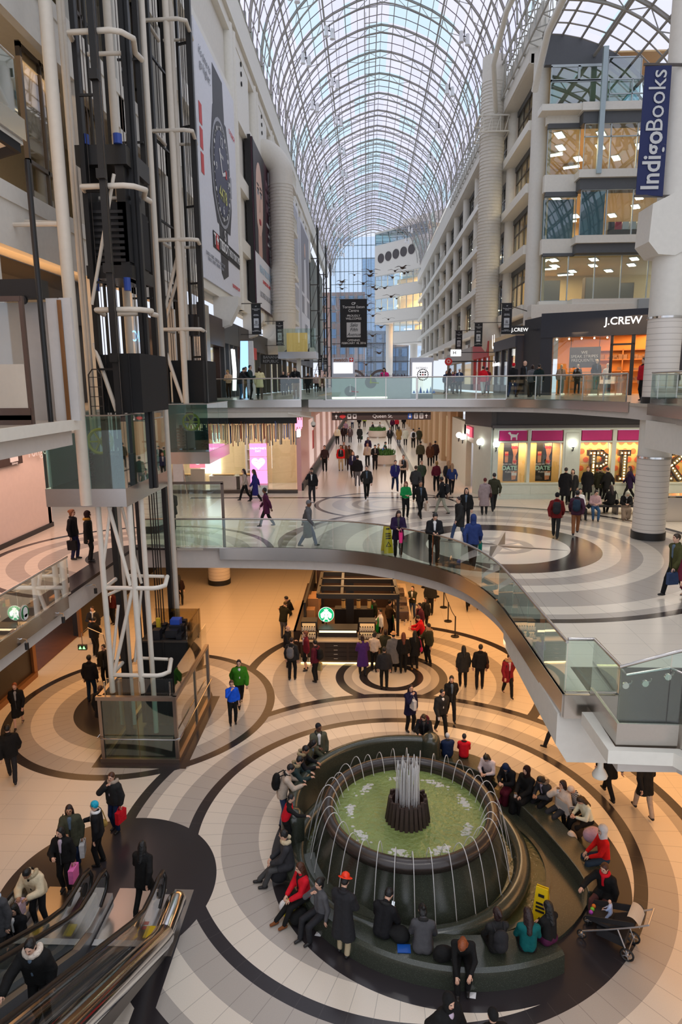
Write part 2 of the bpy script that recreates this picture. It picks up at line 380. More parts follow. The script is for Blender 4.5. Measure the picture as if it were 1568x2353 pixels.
# side walls
b = MB(); b.box(-13.6, 3, 5.6, -13.25, 26.75, 10.05); b.box(-24, 26.5, 5.6, -13.25, 26.8, 10.05); struct(b.build('wall_left_middle', mat('pink_light_in_plaster', S(224, 206, 196), .8)))  # pink light on the white wall is put into its colour
b = MB(); b.box(-13.25, 3, 5.6, -13.2, 26.8, 5.78); struct(b.build('baseboard_left_middle', BLACK))
b = MB(); b.box(-24, 45.5, 5.6, -8, 45.8, 10); struct(b.build('wall_back_left', WHITE))
b = MB(); b.box(24, -6, 0, 24.3, 52, 30); struct(b.build('wall_right', WHITE))
b = MB(); b.box(-30, 59, 0, 30, 59.4, 4.8); struct(b.build('wall_ground_back', CREAMP))
# ground floor shop wall on the left: black panels between warm timber posts
b = MB(); b.box(-13.6, 2, 0, -13.3, 24.2, 4.8); b.box(-13.6, 28.5, 0, -13.3, 58, 4.8); b.box(-13.6, 24.2, 3.0, -13.3, 28.5, 4.8); struct(b.build('wall_left_ground', mat('black_lacquer', S(38, 32, 28), .35)))
b = MB()
for y in (6, 11, 16, 20.4, 24.2, 28.5): b.box(-13.32, y-.12, 0, -13.2, y+.12, 3.4)
b.box(-13.3, 2, 0, -13.15, 24.2, .22); struct(b.build('trim_10', mat('bronze_trim', S(150, 105, 66), .4, .6)))
b = MB(); b.box(-22, 22, .005, -13.4, 40, .02); struct(b.build('floor_timber', mat('walnut_boards', S(110, 70, 45), .5, scale=3, var=.25)))
b = MB(); b.box(-18, 34, 0, -13.4, 34.3, 4.8); struct(b.build('wall_shop_back', mat('dark_walnut', S(46, 34, 28), .6)))

# round columns
def column(x, y, r, z0, z1, tiles):
    c = MB(); c.cyl((x, y), r, z0, z1, 32); o = c.build('column', WHITE, smooth=50); struct(o)
    t = MB()
    for (a, bb) in tiles: t.lathe([(r+.004, a), (r+.004, bb)], (x, y, 0), 32)
    if tiles: t.build('tiled_sleeve', TILE, o, smooth=50)
    s = MB(); k = MB()
    for (a, bb) in tiles:
        s.lathe([(r+.01, bb-.02), (r+.03, bb-.02), (r+.03, bb+.05), (r+.01, bb+.05)], (x, y, 0), 32)
        k.lathe([(r+.01, a), (r+.035, a), (r+.035, a+.28), (r+.01, a+.28)], (x, y, 0), 32)
    if tiles: s.build('steel_band', CHROME, o, smooth=40); k.build('black_base_ring', BLACK, o, smooth=40)
    return o
TILE = bpy.data.materials.new('stacked_mosaic'); TILE.use_nodes = True
_t = TILE.node_tree; _b = _t.nodes['Principled BSDF']; _b.inputs['Roughness'].default_value = .35
_g = _t.nodes.new('ShaderNodeNewGeometry'); _s = _t.nodes.new('ShaderNodeSeparateXYZ'); _t.links.new(_g.outputs['Position'], _s.inputs[0])
_m = _t.nodes.new('ShaderNodeMath'); _m.operation = 'FRACT'; _d = _t.nodes.new('ShaderNodeMath'); _d.operation = 'DIVIDE'; _d.inputs[1].default_value = .2
_t.links.new(_s.outputs[2], _d.inputs[0]); _t.links.new(_d.outputs[0], _m.inputs[0])
_l = _t.nodes.new('ShaderNodeMath'); _l.operation = 'LESS_THAN'; _l.inputs[1].default_value = .07; _t.links.new(_m.outputs[0], _l.inputs[0])
_x = _t.nodes.new('ShaderNodeMix'); _x.data_type = 'RGBA'; _x.inputs[6].default_value = (*S(226, 218, 208), 1); _x.inputs[7].default_value = (*S(170, 160, 150), 1)
_t.links.new(_l.outputs[0], _x.inputs[0]); _t.links.new(_x.outputs[2], _b.inputs['Base Color'])
column(10.52, 24.6, .57, 5.6, 32, [(5.62, 8.65), (10.55, 13.55)])
column(-8.62, 36.85, .62, 0, 4.8, [(0.02, 1.6)])
column(12.1, 51.0, .58, 15, 33.5, [])
column(-8.62, 25.7, .42, 5.6, 10.05, [(5.62, 8.4)])
# haunch carried by the near column
b = MB(); b.slab([(9.55, 24.0, 17.2), (9.5, 24.0, 16.0), (9.85, 24.0, 15.6), (10.4, 24.0, 15.55), (13, 24.0, 16.8), (16, 24.0, 17.0), (16, 24.0, 18.6), (10.6, 24.0, 17.7)], (0, 1.2, 0)); struct(b.build('beam_haunch', WHITE))

# ------------------------------------------------------------------ billboard wall on the left
XL, XRW, YE = -8.7, 11.7, 169.0
b = MB(); b.box(-9.6, 33.5, 16.3, -9.1, 104, 36); b.box(-14, 33.5, 16.3, -9.1, 33.9, 36); struct(b.build('wall_left', WHITE))
b = MB()
for z in (16.5, 20.6, 24.8, 29.0): b.box(-9.15, 33.5, z, -8.72, 104, z+.95)
b.box(-9.2, 33.5, 34.2, -8.5, 152, 36.3); b.box(-9.2, 33.5, 33.5, -8.72, 104, 34.3)
y = 47.6
while y < 104:
    for dy in (-.55, .55):
        b.cyl((-8.95, y+dy), .36, 16.5, 34, 12)
    b.box(-9.12, y+1.5, 30, -8.76, y+6, 34); y += 9.2
struct(b.build('trim_11', WHITE2, smooth=40))
b = MB()
y = 49.6
while y < 100:
    for j in range(3):
        b.lathe([(.0005, 0), (.16, 0), (.16, .03)], (0, 0, 0), 12)
        n = len(b.v)-36
        for q in range(n, n+36):
            v = b.v[q]; b.v[q] = (-8.73-.0+v[2], y+v[0]+1.1, 33.2-j*.62+v[1])
    y += 9.2
struct(b.build('wall_left_vents', BLACKM))
# haunches above the upper shop fronts
for y in (40.5, 50, 59.5, 69, 78.5, 88, 97.5):
    b = MB(); b.slab([(-9.1, y, 16.5), (-7.6, y, 16.5), (-7.6, y, 16.0), (-8.2, y, 14.9), (-9.1, y, 14.6)], (0, .9, 0)); struct(b.build('beam_haunch', WHITE))
# clerestory above the wall
b = MB()
y = 34
while y < 152: b.box(-8.85, y, 36.2, -8.65, y+.3, 37.6); y += 2.7
struct(b.build('clerestory_posts', mat('sage_steel', S(150, 160, 148), .5)))

# ------------------------------------------------------------------ glass vault
VX, VZ, VR, NSEG = 1.5, 36.9, 10.2, 26
def vp(k, r=VR):
    t = PI-PI*k/NSEG; pk = .35*max(0, 1-abs(k-NSEG/2)/3.0)
    return (VX+r*math.cos(t), VZ+(r+pk)*math.sin(t))
RIB = mat('vault_steel', S(160, 156, 148), .5); RIBD = mat('vault_steel_dark', S(120, 108, 116), .5)
def vault_glass_mat(name):
    m = bpy.data.materials.new(name); m.use_nodes = True; t = m.node_tree; t.nodes.clear(); N = t.nodes.new
    out = N('ShaderNodeOutputMaterial'); mix = N('ShaderNodeMixShader'); tr = N('ShaderNodeBsdfTransparent'); gl = N('ShaderNodeBsdfGlossy')
    g = N('ShaderNodeNewGeometry'); sc = N('ShaderNodeVectorMath'); sc.operation = 'MULTIPLY'; sc.inputs[1].default_value = (.45, .1852, .45)
    fl = N('ShaderNodeVectorMath'); fl.operation = 'FLOOR'; wn = N('ShaderNodeTexWhiteNoise'); wn.noise_dimensions = '3D'
    t.links.new(g.outputs['Position'], sc.inputs[0]); t.links.new(sc.outputs[0], fl.inputs[0]); t.links.new(fl.outputs[0], wn.inputs['Vector'])
    r = N('ShaderNodeValToRGB'); r.color_ramp.interpolation = 'CONSTANT'
    r.color_ramp.elements[0].color = (.95, .93, 1, 1); r.color_ramp.elements[1].position = .8; r.color_ramp.elements[1].color = (.8, .97, 1, 1)
    e = r.color_ramp.elements.new(.4); e.color = (.99, .95, 1, 1)
    t.links.new(wn.outputs['Value'], r.inputs[0]); t.links.new(r.outputs[0], tr.inputs['Color'])
    gl.inputs['Roughness'].default_value = .1; mix.inputs[0].default_value = .05
    t.links.new(tr.outputs[0], mix.inputs[1]); t.links.new(gl.outputs[0], mix.inputs[2]); t.links.new(mix.outputs[0], out.inputs[0]); return m
VG = vault_glass_mat('vault_glass')
b = MB()
Y0V = 3.0
for k in range(NSEG):
    x0, z0 = vp(k); x1, z1 = vp(k+1); b.add([(x0, Y0V, z0), (x1, Y0V, z1), (x1, YE, z1), (x0, YE, z0)], [(0, 1, 2, 3)])
roof = b.build('roof_glass', VG); struct(roof)
b = MB(); y = 4.0
while y < YE:
    st = 1.8 if y > 45 else 3.6
    b.tube([(vp(k)[0], y, vp(k)[1]) for k in range(NSEG+1)], .04, 4, cap=False); y += st
struct(b.build('roof_glazing_bars', RIBD))
b = MB()
for k in range(0, NSEG+1):
    x, z = vp(k, VR-.05); b.beam((x, Y0V, z), (x, YE, z), .075 if k % 2 == 0 else .05, .09)
for k in (4, 8, 18, 22):
    x, z = vp(k, VR-.6); b.tube([(x, Y0V, z), (x, YE, z)], .09, 6)
struct(b.build('roof_purlins', RIB))
b = MB(); y = 5.8; n = 0
while y < YE:
    b.tube([(vp(k, VR-.1)[0], y, vp(k, VR-.1)[1]) for k in range(NSEG+1)], .10, 6, cap=False)
    b.tube([(vp(k, VR-.75)[0], y, vp(k, VR-.75)[1]) for k in range(NSEG+1)], .075, 6, cap=False)
    for k in range(NSEG):
        p = vp(k, VR-.1); q = vp(k, VR-.75) if k % 2 else vp(k+1, VR-.75); s2 = vp(k+1, VR-.1)
        b.beam((p[0], y, p[1]), (q[0], y, q[1]), .04) if k % 2 == 0 else b.beam((q[0], y, q[1]), (s2[0], y, s2[1]), .04)
    y += 5.4 if y > 40 else 10.8
# service gantry rails under the ridge
for dx in (-.5, -1.7):
    for dz in (-.5, -1.15): b.tube([(VX+dx, 30, VZ+VR+dz-abs(dx)*.1), (VX+dx, YE, VZ+VR+dz-abs(dx)*.1)], .045, 5)
y = 40
while y < YE:
    for dx in (-.5, -1.7): b.beam((VX+dx, y, VZ+VR-.6), (VX+dx, y, VZ+VR-1.3), .05)
    b.beam((VX-.5, y, VZ+VR-1.2), (VX-1.7, y, VZ+VR-1.3), .05); y += 2.7
struct(b.build('roof_truss_arches', RIB))
# second vault over the crossing
V2X, V2Z, V2R = 11.7, 24.4, 9.6
def vq(k, r=V2R):
    t = PI/2-(PI/2)*k/12; return (V2X+r*math.cos(t), V2Z+r*math.sin(t))
b = MB()
for k in range(12):
    (x0, z0), (x1, z1) = vq(k), vq(k+1); b.add([(x0, 4, z0), (x1, 4, z1), (x1, 49.6, z1), (x0, 49.6, z0)], [(0, 1, 2, 3)])
struct(b.build('roof_glass_crossing', VG))
b = MB(); y = 6.0
while y < 49.7:
    b.tube([(vq(k)[0], y, vq(k)[1]) for k in range(13)], .055, 4, cap=False); y += 1.45
for k in range(13):
    x, z = vq(k, V2R-.05); b.beam((x, 4, z), (x, 49.6, z), .10, .12)
y = 9.0
while y < 49.7:
    b.tube([(vq(k, V2R-.1)[0], y, vq(k, V2R-.1)[1]) for k in range(13)], .10, 6, cap=False)
    b.tube([(vq(k, V2R-.85)[0], y, vq(k, V2R-.85)[1]) for k in range(13)], .09, 6, cap=False)
    for k in range(12):
        p, q, s2 = vq(k, V2R-.1), vq(k+1, V2R-.85), vq(min(12, k+2), V2R-.1)
        if k % 2 == 0: b.beam((p[0], y, p[1]), (q[0], y, q[1]), .05); b.beam((q[0], y, q[1]), (s2[0], y, s2[1]), .05)
    y += 5.8
for k in (3, 6, 9): x, z = vq(k, V2R-.75); b.tube([(x, 4, z), (x, 49.4, z)], .11, 6)
struct(b.build('roof_truss_crossing', RIB))
# lattice girder where the two vaults meet
b = MB(); ch = [(11.0, 34.0), (12.2, 34.0), (11.0, 36.6), (12.2, 36.6)]
GY0, GY1 = 20, 92
for x, z in ch: b.tube([(x, GY0, z), (x, GY1, z)], .07, 6)
y = GY0
while y < GY1:
    for (a, c) in ((0, 2), (1, 3), (2, 3), (0, 1), (0, 3)):
        b.beam((ch[a][0], y, ch[a][1]), (ch[c][0], y+.9, ch[c][1]), .06); b.beam((ch[c][0], y+.9, ch[c][1]), (ch[a][0], y+1.8, ch[a][1]), .06)
    y += 1.8
struct(b.build('roof_lattice_girder', mat('girder_white', S(176, 174, 166), .5)))
b = MB(); b.tube([(11.3, 49.6, 30.6), (11.4, 47, 33.0), (11.3, 30, 33.6)], .22, 10); b.tube([(10.6, 60, 33), (9.6, 56, 35.0), (9.7, 52, 36.6), (10.6, 44, 37.4)], .2, 10); struct(b.build('roof_strut', WHITE2, smooth=50))
# ================================================================== RIGHT HAND BUILDING, OFFICES, FAR END
class Art:   # flat printed artwork on a real panel: layered thin plates in the panel's own plane
    def __init__(s, o, right, up):
        s.o = Vector(o); s.r = Vector(right).normalized(); s.u = Vector(up).normalized(); s.n = s.r.cross(s.u); s.mb = MB()
    def p(s, x, y, k=0): return s.o+s.r*x+s.u*y+s.n*k
    def poly(s, pts, mi, k): s.mb.slab([s.p(x, y, k*.012) for x, y in pts], s.n*.012, mi); return s
    def rect(s, x0, y0, x1, y1, mi, k): return s.poly([(x0, y0), (x1, y0), (x1, y1), (x0, y1)], mi, k)
    def ell(s, cx, cy, rx, ry, mi, k, n=28, a=0.0):
        ca, sa = math.cos(a), math.sin(a); pts = []
        for i in range(n):
            t = 2*PI*i/n; x = rx*math.cos(t); y = ry*math.sin(t); pts.append((cx+x*ca-y*sa, cy+x*sa+y*ca))
        return s.poly(pts, mi, k)
    def txt(s, body, size, x, y, m, parent, k=3, **kw): return text(body, size, s.p(x, y, k*.012), s.r, s.u, m, parent, **kw)
SIGNW = emit('lit_white', (1, .98, .95), 1.6); INKW = mat('white_print', S(235, 235, 235), .6); INKK = mat('black_print', S(18, 18, 20), .6)
INKG = mat('grey_print', S(150, 152, 158), .6); INKR = mat('red_print', S(205, 45, 45), .5)
WARMW = mat('warm_office_wall', S(222, 192, 140), .8); CARPET = mat('office_carpet', S(110, 95, 80), .9)
TROF = emit('troffer_lens', (1, .9, .68), 9.0); DESK = mat('office_furniture', S(92, 80, 70), .6)
FRAMEW = mat('pale_frame', S(190, 200, 202), .4, .3)

wn = [20]
def window(x0, x1, z0, z1, y, cols, rows, axis='x', fr=FRAMEW, gl=WING, th=.07, dep=.1):
    """a window of its own: frame with mullions and one pane part"""
    wn[0] += 1; f = MB(); g = MB()
    def bx(mb, a0, a1, c0, c1, d0, d1):
        if axis == 'x': mb.box(a0, d0, c0, a1, d1, c1)
        else: mb.box(d0, a0, c0, d1, a1, c1)
    for i in range(cols+1):
        a = x0+(x1-x0)*i/cols; bx(f, max(x0, a-th/2), min(x1, a+th/2), z0, z1, y-dep/2, y+dep/2)
    for r in rows: bx(f, x0, x1, z0+(z1-z0)*r-th/2, z0+(z1-z0)*r+th/2, y-dep/2, y+dep/2)
    o = struct(f.build('window_%d' % wn[0], fr)); bx(g, x0, x1, z0, z1, y-.012, y+.012); g.build('pane', gl, o); return o

SILL = [17.0, 21.15, 25.3, 29.4, 33.6]
# long facade, floors and ledges
b = MB(); c = MB(); w = MB()
for z in SILL:
    b.box(11.35, 51.2, z-.65, 12.5, YE-15, z-.02); c.box(12.3, 51.2, z-1.05, 12.6, YE-15, z-.6); w.box(12.5, 51.2, z-.5, 18, YE-15, z-.05)
struct(b.build('wall_right_ledges', WHITE2)); struct(c.build('wall_right_headers', GRAYP)); struct(w.build('floor_office_side', CARPET))
b = MB(); b.box(18, 60, 16, 18.2, YE-15, 34); struct(b.build('wall_office_side', WARMW))
b = MB(); b.box(11.2, 51.2, 33.0, 12.5, YE-15, 34.6); b.box(11.9, 51.2, 34.6, 12.4, YE-15, 36.8); struct(b.build('wall_right_eaves', WHITE))
yb = 51.5; bay = 0
while yb < YE-16:
    b = MB(); b.cyl((12.15, yb), .5, 15.2, 34, 16); struct(b.build('column', WHITE, smooth=50))
    if bay % 4 != 2:
        for i, z in enumerate(SILL[:4]): window(yb+.7, yb+8.0, z, SILL[i+1]-1.05, 12.4, 4, [0, .68, 1], 'y', fr=DKSTEEL if bay < 6 else FRAMEW, th=.1)
    else:
        for i, z in enumerate(SILL[:4]):
            r = MB()
            for q in range(25): r.box(11.5, yb+.8+q*.29, z, 11.53, yb+.83+q*.29, z+1.05)
            r.box(11.48, yb+.7, z+1.05, 11.56, yb+8, z+1.12); struct(r.build('wall_right_balustrade', WHITE2))
    yb += 8.6; bay += 1
# one troffer lamp, repeated through the offices
tl = thing('ceiling_light', 'long white fluorescent fitting glowing on an office ceiling behind the glass', 'ceiling light', (12.9, 51.5, 20.05), 'fluorescent lights on the office ceilings')
MB().box(12.6, 50.85, 20.06, 13.2, 52.15, 20.12).build('housing', FRAMEW, tl); MB().box(12.66, 50.9, 20.03, 13.14, 52.1, 20.06).build('lens', TROF, tl)
def trof(x, y, z, rot=0): return dup(tl, (x, y, z), None, rot)
for z in (20.03, 24.15, 28.25):
    for yy in range(55, 130, 9):
        trof(14.2, yy, z, 1.2); trof(16.4, yy+3, z, 1.2)
for yy, zz in ((57, 17.0), (70, 21.1), (84, 17.0), (97, 25.3), (64, 29.4)):
    area((14.5, yy, zz+2.7), 2.5, 5, 160, AMBER)
# office front that looks into the crossing
Yf = 49.4
b = MB()
for (z0, z1) in ((16.3, 17.0), (20.15, 21.15), (24.2, 25.3), (28.5, 29.4)): b.box(12.2, Yf, z0, 14.6, Yf+.5, z1)
for z in (17.0, 21.15, 25.3, 29.4): b.box(14.2, Yf-1.1, z-.5, 22, Yf+.5, z)
b.box(11.6, Yf-.9, 29.0, 14.6, Yf+.3, 29.4)
struct(b.build('wall_office_front', WHITE2))
b = MB()
for (z0, z1) in ((20.05, 20.65), (24.1, 24.85), (28.2, 29.0)): b.box(14.35, Yf-.85, z0, 22, Yf+.2, z1)
for (z0, z1) in ((20.0, 20.2), (23.9, 24.2), (28.2, 28.5)): b.box(12.3, Yf-.05, z0, 14.5, Yf+.3, z1)
pts = [(11.9, 32.1)]+[(14.6, 32.1), (16.2, 32.1)]+[(x, z) for x, z in [vq(k, V2R-.1) for k in range(5, -1, -1)]]
b.slab([(x, Yf, z) for x, z in pts], (0, .4, 0)); struct(b.build('wall_office_header', GRAYP))
window(12.3, 21.5, 17.0, 20.05, Yf+.1, 5, [0, 1]); window(12.3, 14.5, 21.15, 23.9, Yf+.15, 1, [0, 1]); window(12.3, 14.5, 25.3, 28.2, Yf+.15, 1, [0, 1])
window(14.5, 21.5, 21.15, 24.1, Yf-.75, 4, [0, 1]); window(14.5, 21.5, 25.3, 28.2, Yf-.75, 4, [0, .72, 1])
window(12.3, 16.0, 29.4, 31.1, Yf, 1, [0, 1], gl=DARKG); window(12.3, 16.0, 31.1, 32.0, Yf, 2, [0, 1], gl=DARKG, th=.16)
window(16.1, 20.6, 29.4, 31.0, Yf-.3, 3, [0, .45, 1]); window(16.0, 18.2, 29.4, 32.4, Yf-.1, 1, [0, 1], gl=DARKG)
BLINDM = mat('blue_roller_blind', S(96, 128, 138), .7)
b = MB(); b.box(12.35, Yf+.6, 21.2, 14.45, Yf+.63, 23.85); b.build('roller_blind', BLINDM); b2 = bpy.data.objects['roller_blind']; tag(b2, 'blue grey roller blind drawn behind the office window beside the fat white column', 'blind')
b = MB(); b.box(14.6, Yf-.5, 21.2, 16.2, Yf-.47, 24.05); o = b.build('roller_blind', BLINDM); tag(o, 'blue grey roller blind drawn in the projecting office bay next to bright shelves', 'blind')
b = MB(); b.box(15.3, Yf-1.25, 25.0, 15.62, Yf-1.0, 32.6); struct(b.build('column_brace', mat('pale_blue_steel', S(176, 192, 196), .4, .3)))
b = MB()
for z in (16.5, 20.65, 24.8, 28.9): b.box(12.6, Yf+.5, z, 24, 60, z+.15)
struct(b.build('floor_office', CARPET))
b = MB(); b.box(12.6, 59.5, 16, 24, 59.8, 33); b.box(12.55, Yf+.5, 16, 12.65, 51.2, 33); struct(b.build('wall_office_back', WARMW))
b = MB()
for z in (20.15, 24.3, 28.5): b.box(12.6, Yf+.5, z, 24, 60, z+.1)
struct(b.build('ceiling_office', mat('office_ceiling', S(230, 205, 160), .8)))
b = MB(); b.box(12.6, Yf+.4, 32.9, 20, 60, 33.0); struct(b.build('ceiling_office_top', WARMW))
for z in (20.1, 24.26, 28.45):
    for i in range(3):
        for j in range(3): trof(13.6+i*2.9+(j % 2)*.8, 51.4+j*2.6, z-.02, -.5)
for z, pw in ((19.9, 380), (23.9, 900), (28.1, 1050), (32.6, 420)): area((17, 54, z), 7, 5, pw, AMBER)
for (x, y, z, wx, h, nm) in ((13.2, 54, 25.3, .8, 1.0, 'low'), (14.3, 55, 25.3, 1.6, 1.5, 'dark'), (17.2, 53.5, 25.3, 1.4, 1.3, 'grey'), (19.6, 54, 25.3, 1.2, 1.0, 'far'), (13.6, 54, 17.0, 1.3, 2.4, 'tall'), (16.8, 54, 17.0, 2.6, 2.6, 'wide'), (19.4, 55, 17.0, 1.5, 2.3, 'corner')):
    b = MB(); b.box(x, y, z-.35, x+wx, y+.7, z-.35+h, 0); b.box(x+.05, y-.03, z-.2, x+wx-.05, y, z-.4+h, 1); o = b.build('office_cabinet', [DESK, GRAYP])
    tag(o, '%s cabinet standing by the window on the %s lit office floor' % (nm, 'upper' if z > 20 else 'lowest'), 'cabinet')
t = thing('display_rack', 'dark rack of boxes and bags inside the office window under the blue banner', 'rack', (18.2, 50.6, 20.8))
MB().box(17.0, 50.4, 20.8, 19.6, 50.9, 21.9).build('rack_body', mat('dark_timber', S(52, 40, 36), .5), t)
for i, cc in enumerate([(60, 62, 70), (190, 50, 80), (225, 225, 228), (215, 220, 224), (232, 230, 226)]):
    MB().box(17.05+i*.5, 50.4, 21.92, 17.48+i*.5, 50.8, 22.42).build('box', mat('box%d' % i, S(*cc), .6), t)
# white curved soffit beam below the lowest office floor
b = MB(); pts = [(11.4, 17.0), (11.4, 16.2), (11.6, 15.7)]+[(11.7+1.6*(i/6), 15.55+.35*abs(math.sin(PI*i/6-PI/2))-.2*math.sin(PI*i/6)) for i in range(7)]+[(14.2, 16.35), (22, 16.4), (22, 17.0)]
b.slab([(x, Yf-1.2, z-.35) for x, z in pts], (0, 1.2, 0)); struct(b.build('beam_curved', WHITE2))
b = MB(); b.box(12, Yf-.2, 13, 22, Yf+.2, 16.2); struct(b.build('wall_above_shop', mat('pale_green_plaster', S(206, 210, 196), .7)))
o = MB().box(18.6, Yf-1.5, 16.15, 19.8, Yf-1.2, 16.9).build('control_box', mat('grey_cabinet', S(170, 178, 180), .5)); tag(o, 'grey metal control box with cables on the white beam above the black shop', 'control box')

# ------------------------------------------------------------------ far end: stepped white offices, glazed wall, street buildings
FA, FB = Vector((1.9, 165, 0)), Vector((13.0, 152, 0)); fd = (FB-FA).normalized(); fn = Vector((fd.y, -fd.x, 0)); FL = (FB-FA).length
def fbox(mb, u0, u1, z0, z1, d0, d1, mi=0):
    ps = [FA+fd*u0+fn*d0, FA+fd*u1+fn*d0, FA+fd*u1+fn*d1, FA+fd*u0+fn*d1]; mb.prism([(p.x, p.y) for p in ps], z0, z1, mi)
b = MB()
for z0, z1 in ((36.2, 43.0), (31.0, 33.4), (25.4, 28.0)): fbox(b, 0, FL, z0, z1, 0, -1.0)
fbox(b, 6.5, FL, 20.4, 23.0, 0, -1.0); fbox(b, 0, FL, 25.2, 25.5, 0, -9); fbox(b, 6.5, FL, 20.2, 20.5, 0, -9); fbox(b, 0, FL, 45.6, 46, 0, -6); fbox(b, 0, FL, 28, 50, -9, -9.4)
struct(b.build('wall_far_offices', WHITE))
def fwin(u0, u1, z0, z1, n, gl, fr=FRAMEW):
    wn[0] += 1; f = MB(); g = MB()
    for i in range(n+1): fbox(f, u0+(u1-u0)*i/n-.06, u0+(u1-u0)*i/n+.06, z0, z1, -.1, -.25)
    fbox(f, u0, u1, z0, z0+.12, -.1, -.25); fbox(f, u0, u1, z1-.12, z1, -.1, -.25); o = struct(f.build('window_%d' % wn[0], fr)); fbox(g, u0, u1, z0, z1, -.16, -.18); g.build('pane', gl, o)
fwin(0, FL, 33.4, 36.2, 8, WING); fwin(0, FL, 28.0, 31.0, 8, WING); fwin(6.5, FL, 23.0, 25.3, 5, WING); fwin(0, FL, 43.0, 45.6, 7, DARKG)
b = MB(); fbox(b, .3, FL, 25.5, 36, -7, -7.3); fbox(b, 6.5, FL, 20.5, 25, -7, -7.3); struct(b.build('wall_far_offices_back', WARMW))
fm = (FA+FB)/2-fn*3.5
for z, pw in ((35.9, 1100), (30.8, 1700), (25.0, 900)): area((fm.x+(2 if z < 26 else 0), fm.y, z), 5, 5, pw, AMBER)
for q in range(5):
    b = MB(); c = FA+fd*(2.2+q*2.55)+fn*.06; n0 = len(b.v); b.lathe([(.0005, .0), (.95, .0), (1.05, .06), (1.05, -.05)], (0, 0, 0), 22)
    b.v = [tuple(c+fd*v[0]+Vector((0, 0, 40.0+q*.12+v[1]))+fn*v[2]) for v in b.v]
    struct(b.build('window_round_%d' % (q+1), mat('smoked_lens', S(70, 62, 62), .3)))
for k, (u, zz) in enumerate(((1.9, 35.4), (6.8, 35.8))): pass
for u, z1 in ((3.0, 25.3), (11.4, 20.4)):
    p = FA+fd*u-fn*2; b = MB(); b.cyl((p.x, p.y), .85, 5, z1, 18); struct(b.build('column', WHITE, smooth=50))
b = MB(); nx = 10
for i in range(nx+1): x = -8.7+i*(10.8/nx); b.box(x-.06, YE-.2, 6, x+.06, YE+.1, 46.5 if x > -6 else 43)
for z in range(8, 46, 3): b.box(-8.8, YE-.2, z, 2.2, YE+.05, z+.12)
struct(b.build('window_end_wall', mat('blue_grey_mullion', S(120, 140, 150), .5))); o = MB().box(-8.8, YE-.02, 6, 14, YE, 46).build('window_end_glass', glass('end_glass', (.84, .92, .98), .05)); struct(o)
b = MB()
for x in range(-8, 13, 3): b.box(x-.05, YE-3.2, 6, x+.05, YE-3, 21)
for z in (9.5, 13, 16.5, 20.8): b.box(-8.5, YE-3.2, z, 12.5, YE-3, z+.15)
struct(b.build('window_entrance_grid', DKSTEEL))
for k, cx in enumerate((-3.2, 3.4)):
    b = MB(); pth = [(cx-2.6, YE-4, 10.6), (cx-2.6, YE-4, 12)]+[(cx+2.6*math.cos(R(180-18*i)), YE-4, 12+2.4*math.sin(R(18*i))) for i in range(11)]+[(cx+2.6, YE-4, 12), (cx+2.6, YE-4, 10.6)]
    b.tube(pth, .3, 8); o = b.build('door_arch_%d' % (k+1), mat('bronze_arch', S(70, 55, 48), .5)); struct(o)
def building(name, x0, x1, y, h, wall, win, cols, rows, label, ww=.62, wh=.55):
    t = thing(name, label, 'building', ((x0+x1)/2, y, 0)); MB().box(x0, y, 0, x1, y+14, h).build('wall', wall, t)
    for i in range(cols):
        for j in range(rows):
            cx = x0+(x1-x0)*(i+.5)/cols; cz = 14+(h-14)*(j+.5)/rows; hw = (x1-x0)/cols*ww/2; hh = (h-14)/rows*wh/2
            MB().box(cx-hw, y-.12, cz-hh, cx+hw, y-.02, cz+hh).build('window', win, t)
WINB = mat('street_window', S(130, 150, 175), .3)
building('brick_building', -13, -.5, 190, 36, mat('brown_brick', S(168, 138, 126), .8, scale=2), WINB, 5, 5, 'old brown brick building with sash windows across the street behind the glazed end')
building('glass_tower', -1.5, 9, 230, 52, mat('tower_grey', S(176, 186, 200), .6), mat('tower_pane', S(170, 192, 215), .3), 5, 8, 'tall blue grey tower rising behind the brown brick building', .85, .8)
building('stone_building', -.2, 12, 196, 26, mat('grey_stone', S(120, 124, 132), .8), WINB, 5, 3, 'dark grey stone building across the street at the foot of the glazed end')
# dark steel towers at the far end of the billboard wall
for k, (x, y) in enumerate(((-8.6, 112), (-8.2, 128), (-8.4, 146))):
    t = thing('service_tower', ['nearest', 'middle', 'farthest'][k]+' of the dark steel service towers past the end of the billboard wall', 'tower', (x, y, 10.6))
    b = MB()
    for dx in (-.7, .7):
        for dy in (-.9, .9): b.box(x+dx-.09, y+dy-.09, 10.6, x+dx+.09, y+dy+.09, 36)
    b.build('posts', BLACK, t); c = MB(); z = 11.0
    while z < 35: c.beam((x-.7, y-.9, z), (x+.9, y-.9, z), .14); c.beam((x+.7, y-.9, z), (x+.7, y+.9, z), .14); c.beam((x-.7, y-.9, z), (x+.7, y-.9, z+4), .08); z += 4
    c.build('cross_braces', DKSTEEL, t)
b = MB(); b.box(-14, 104, 16, -9.8, 153, 34); struct(b.build('wall_left_far', mat('grey_green_wall', S(120, 125, 118), .7)))  # one even grey green colour

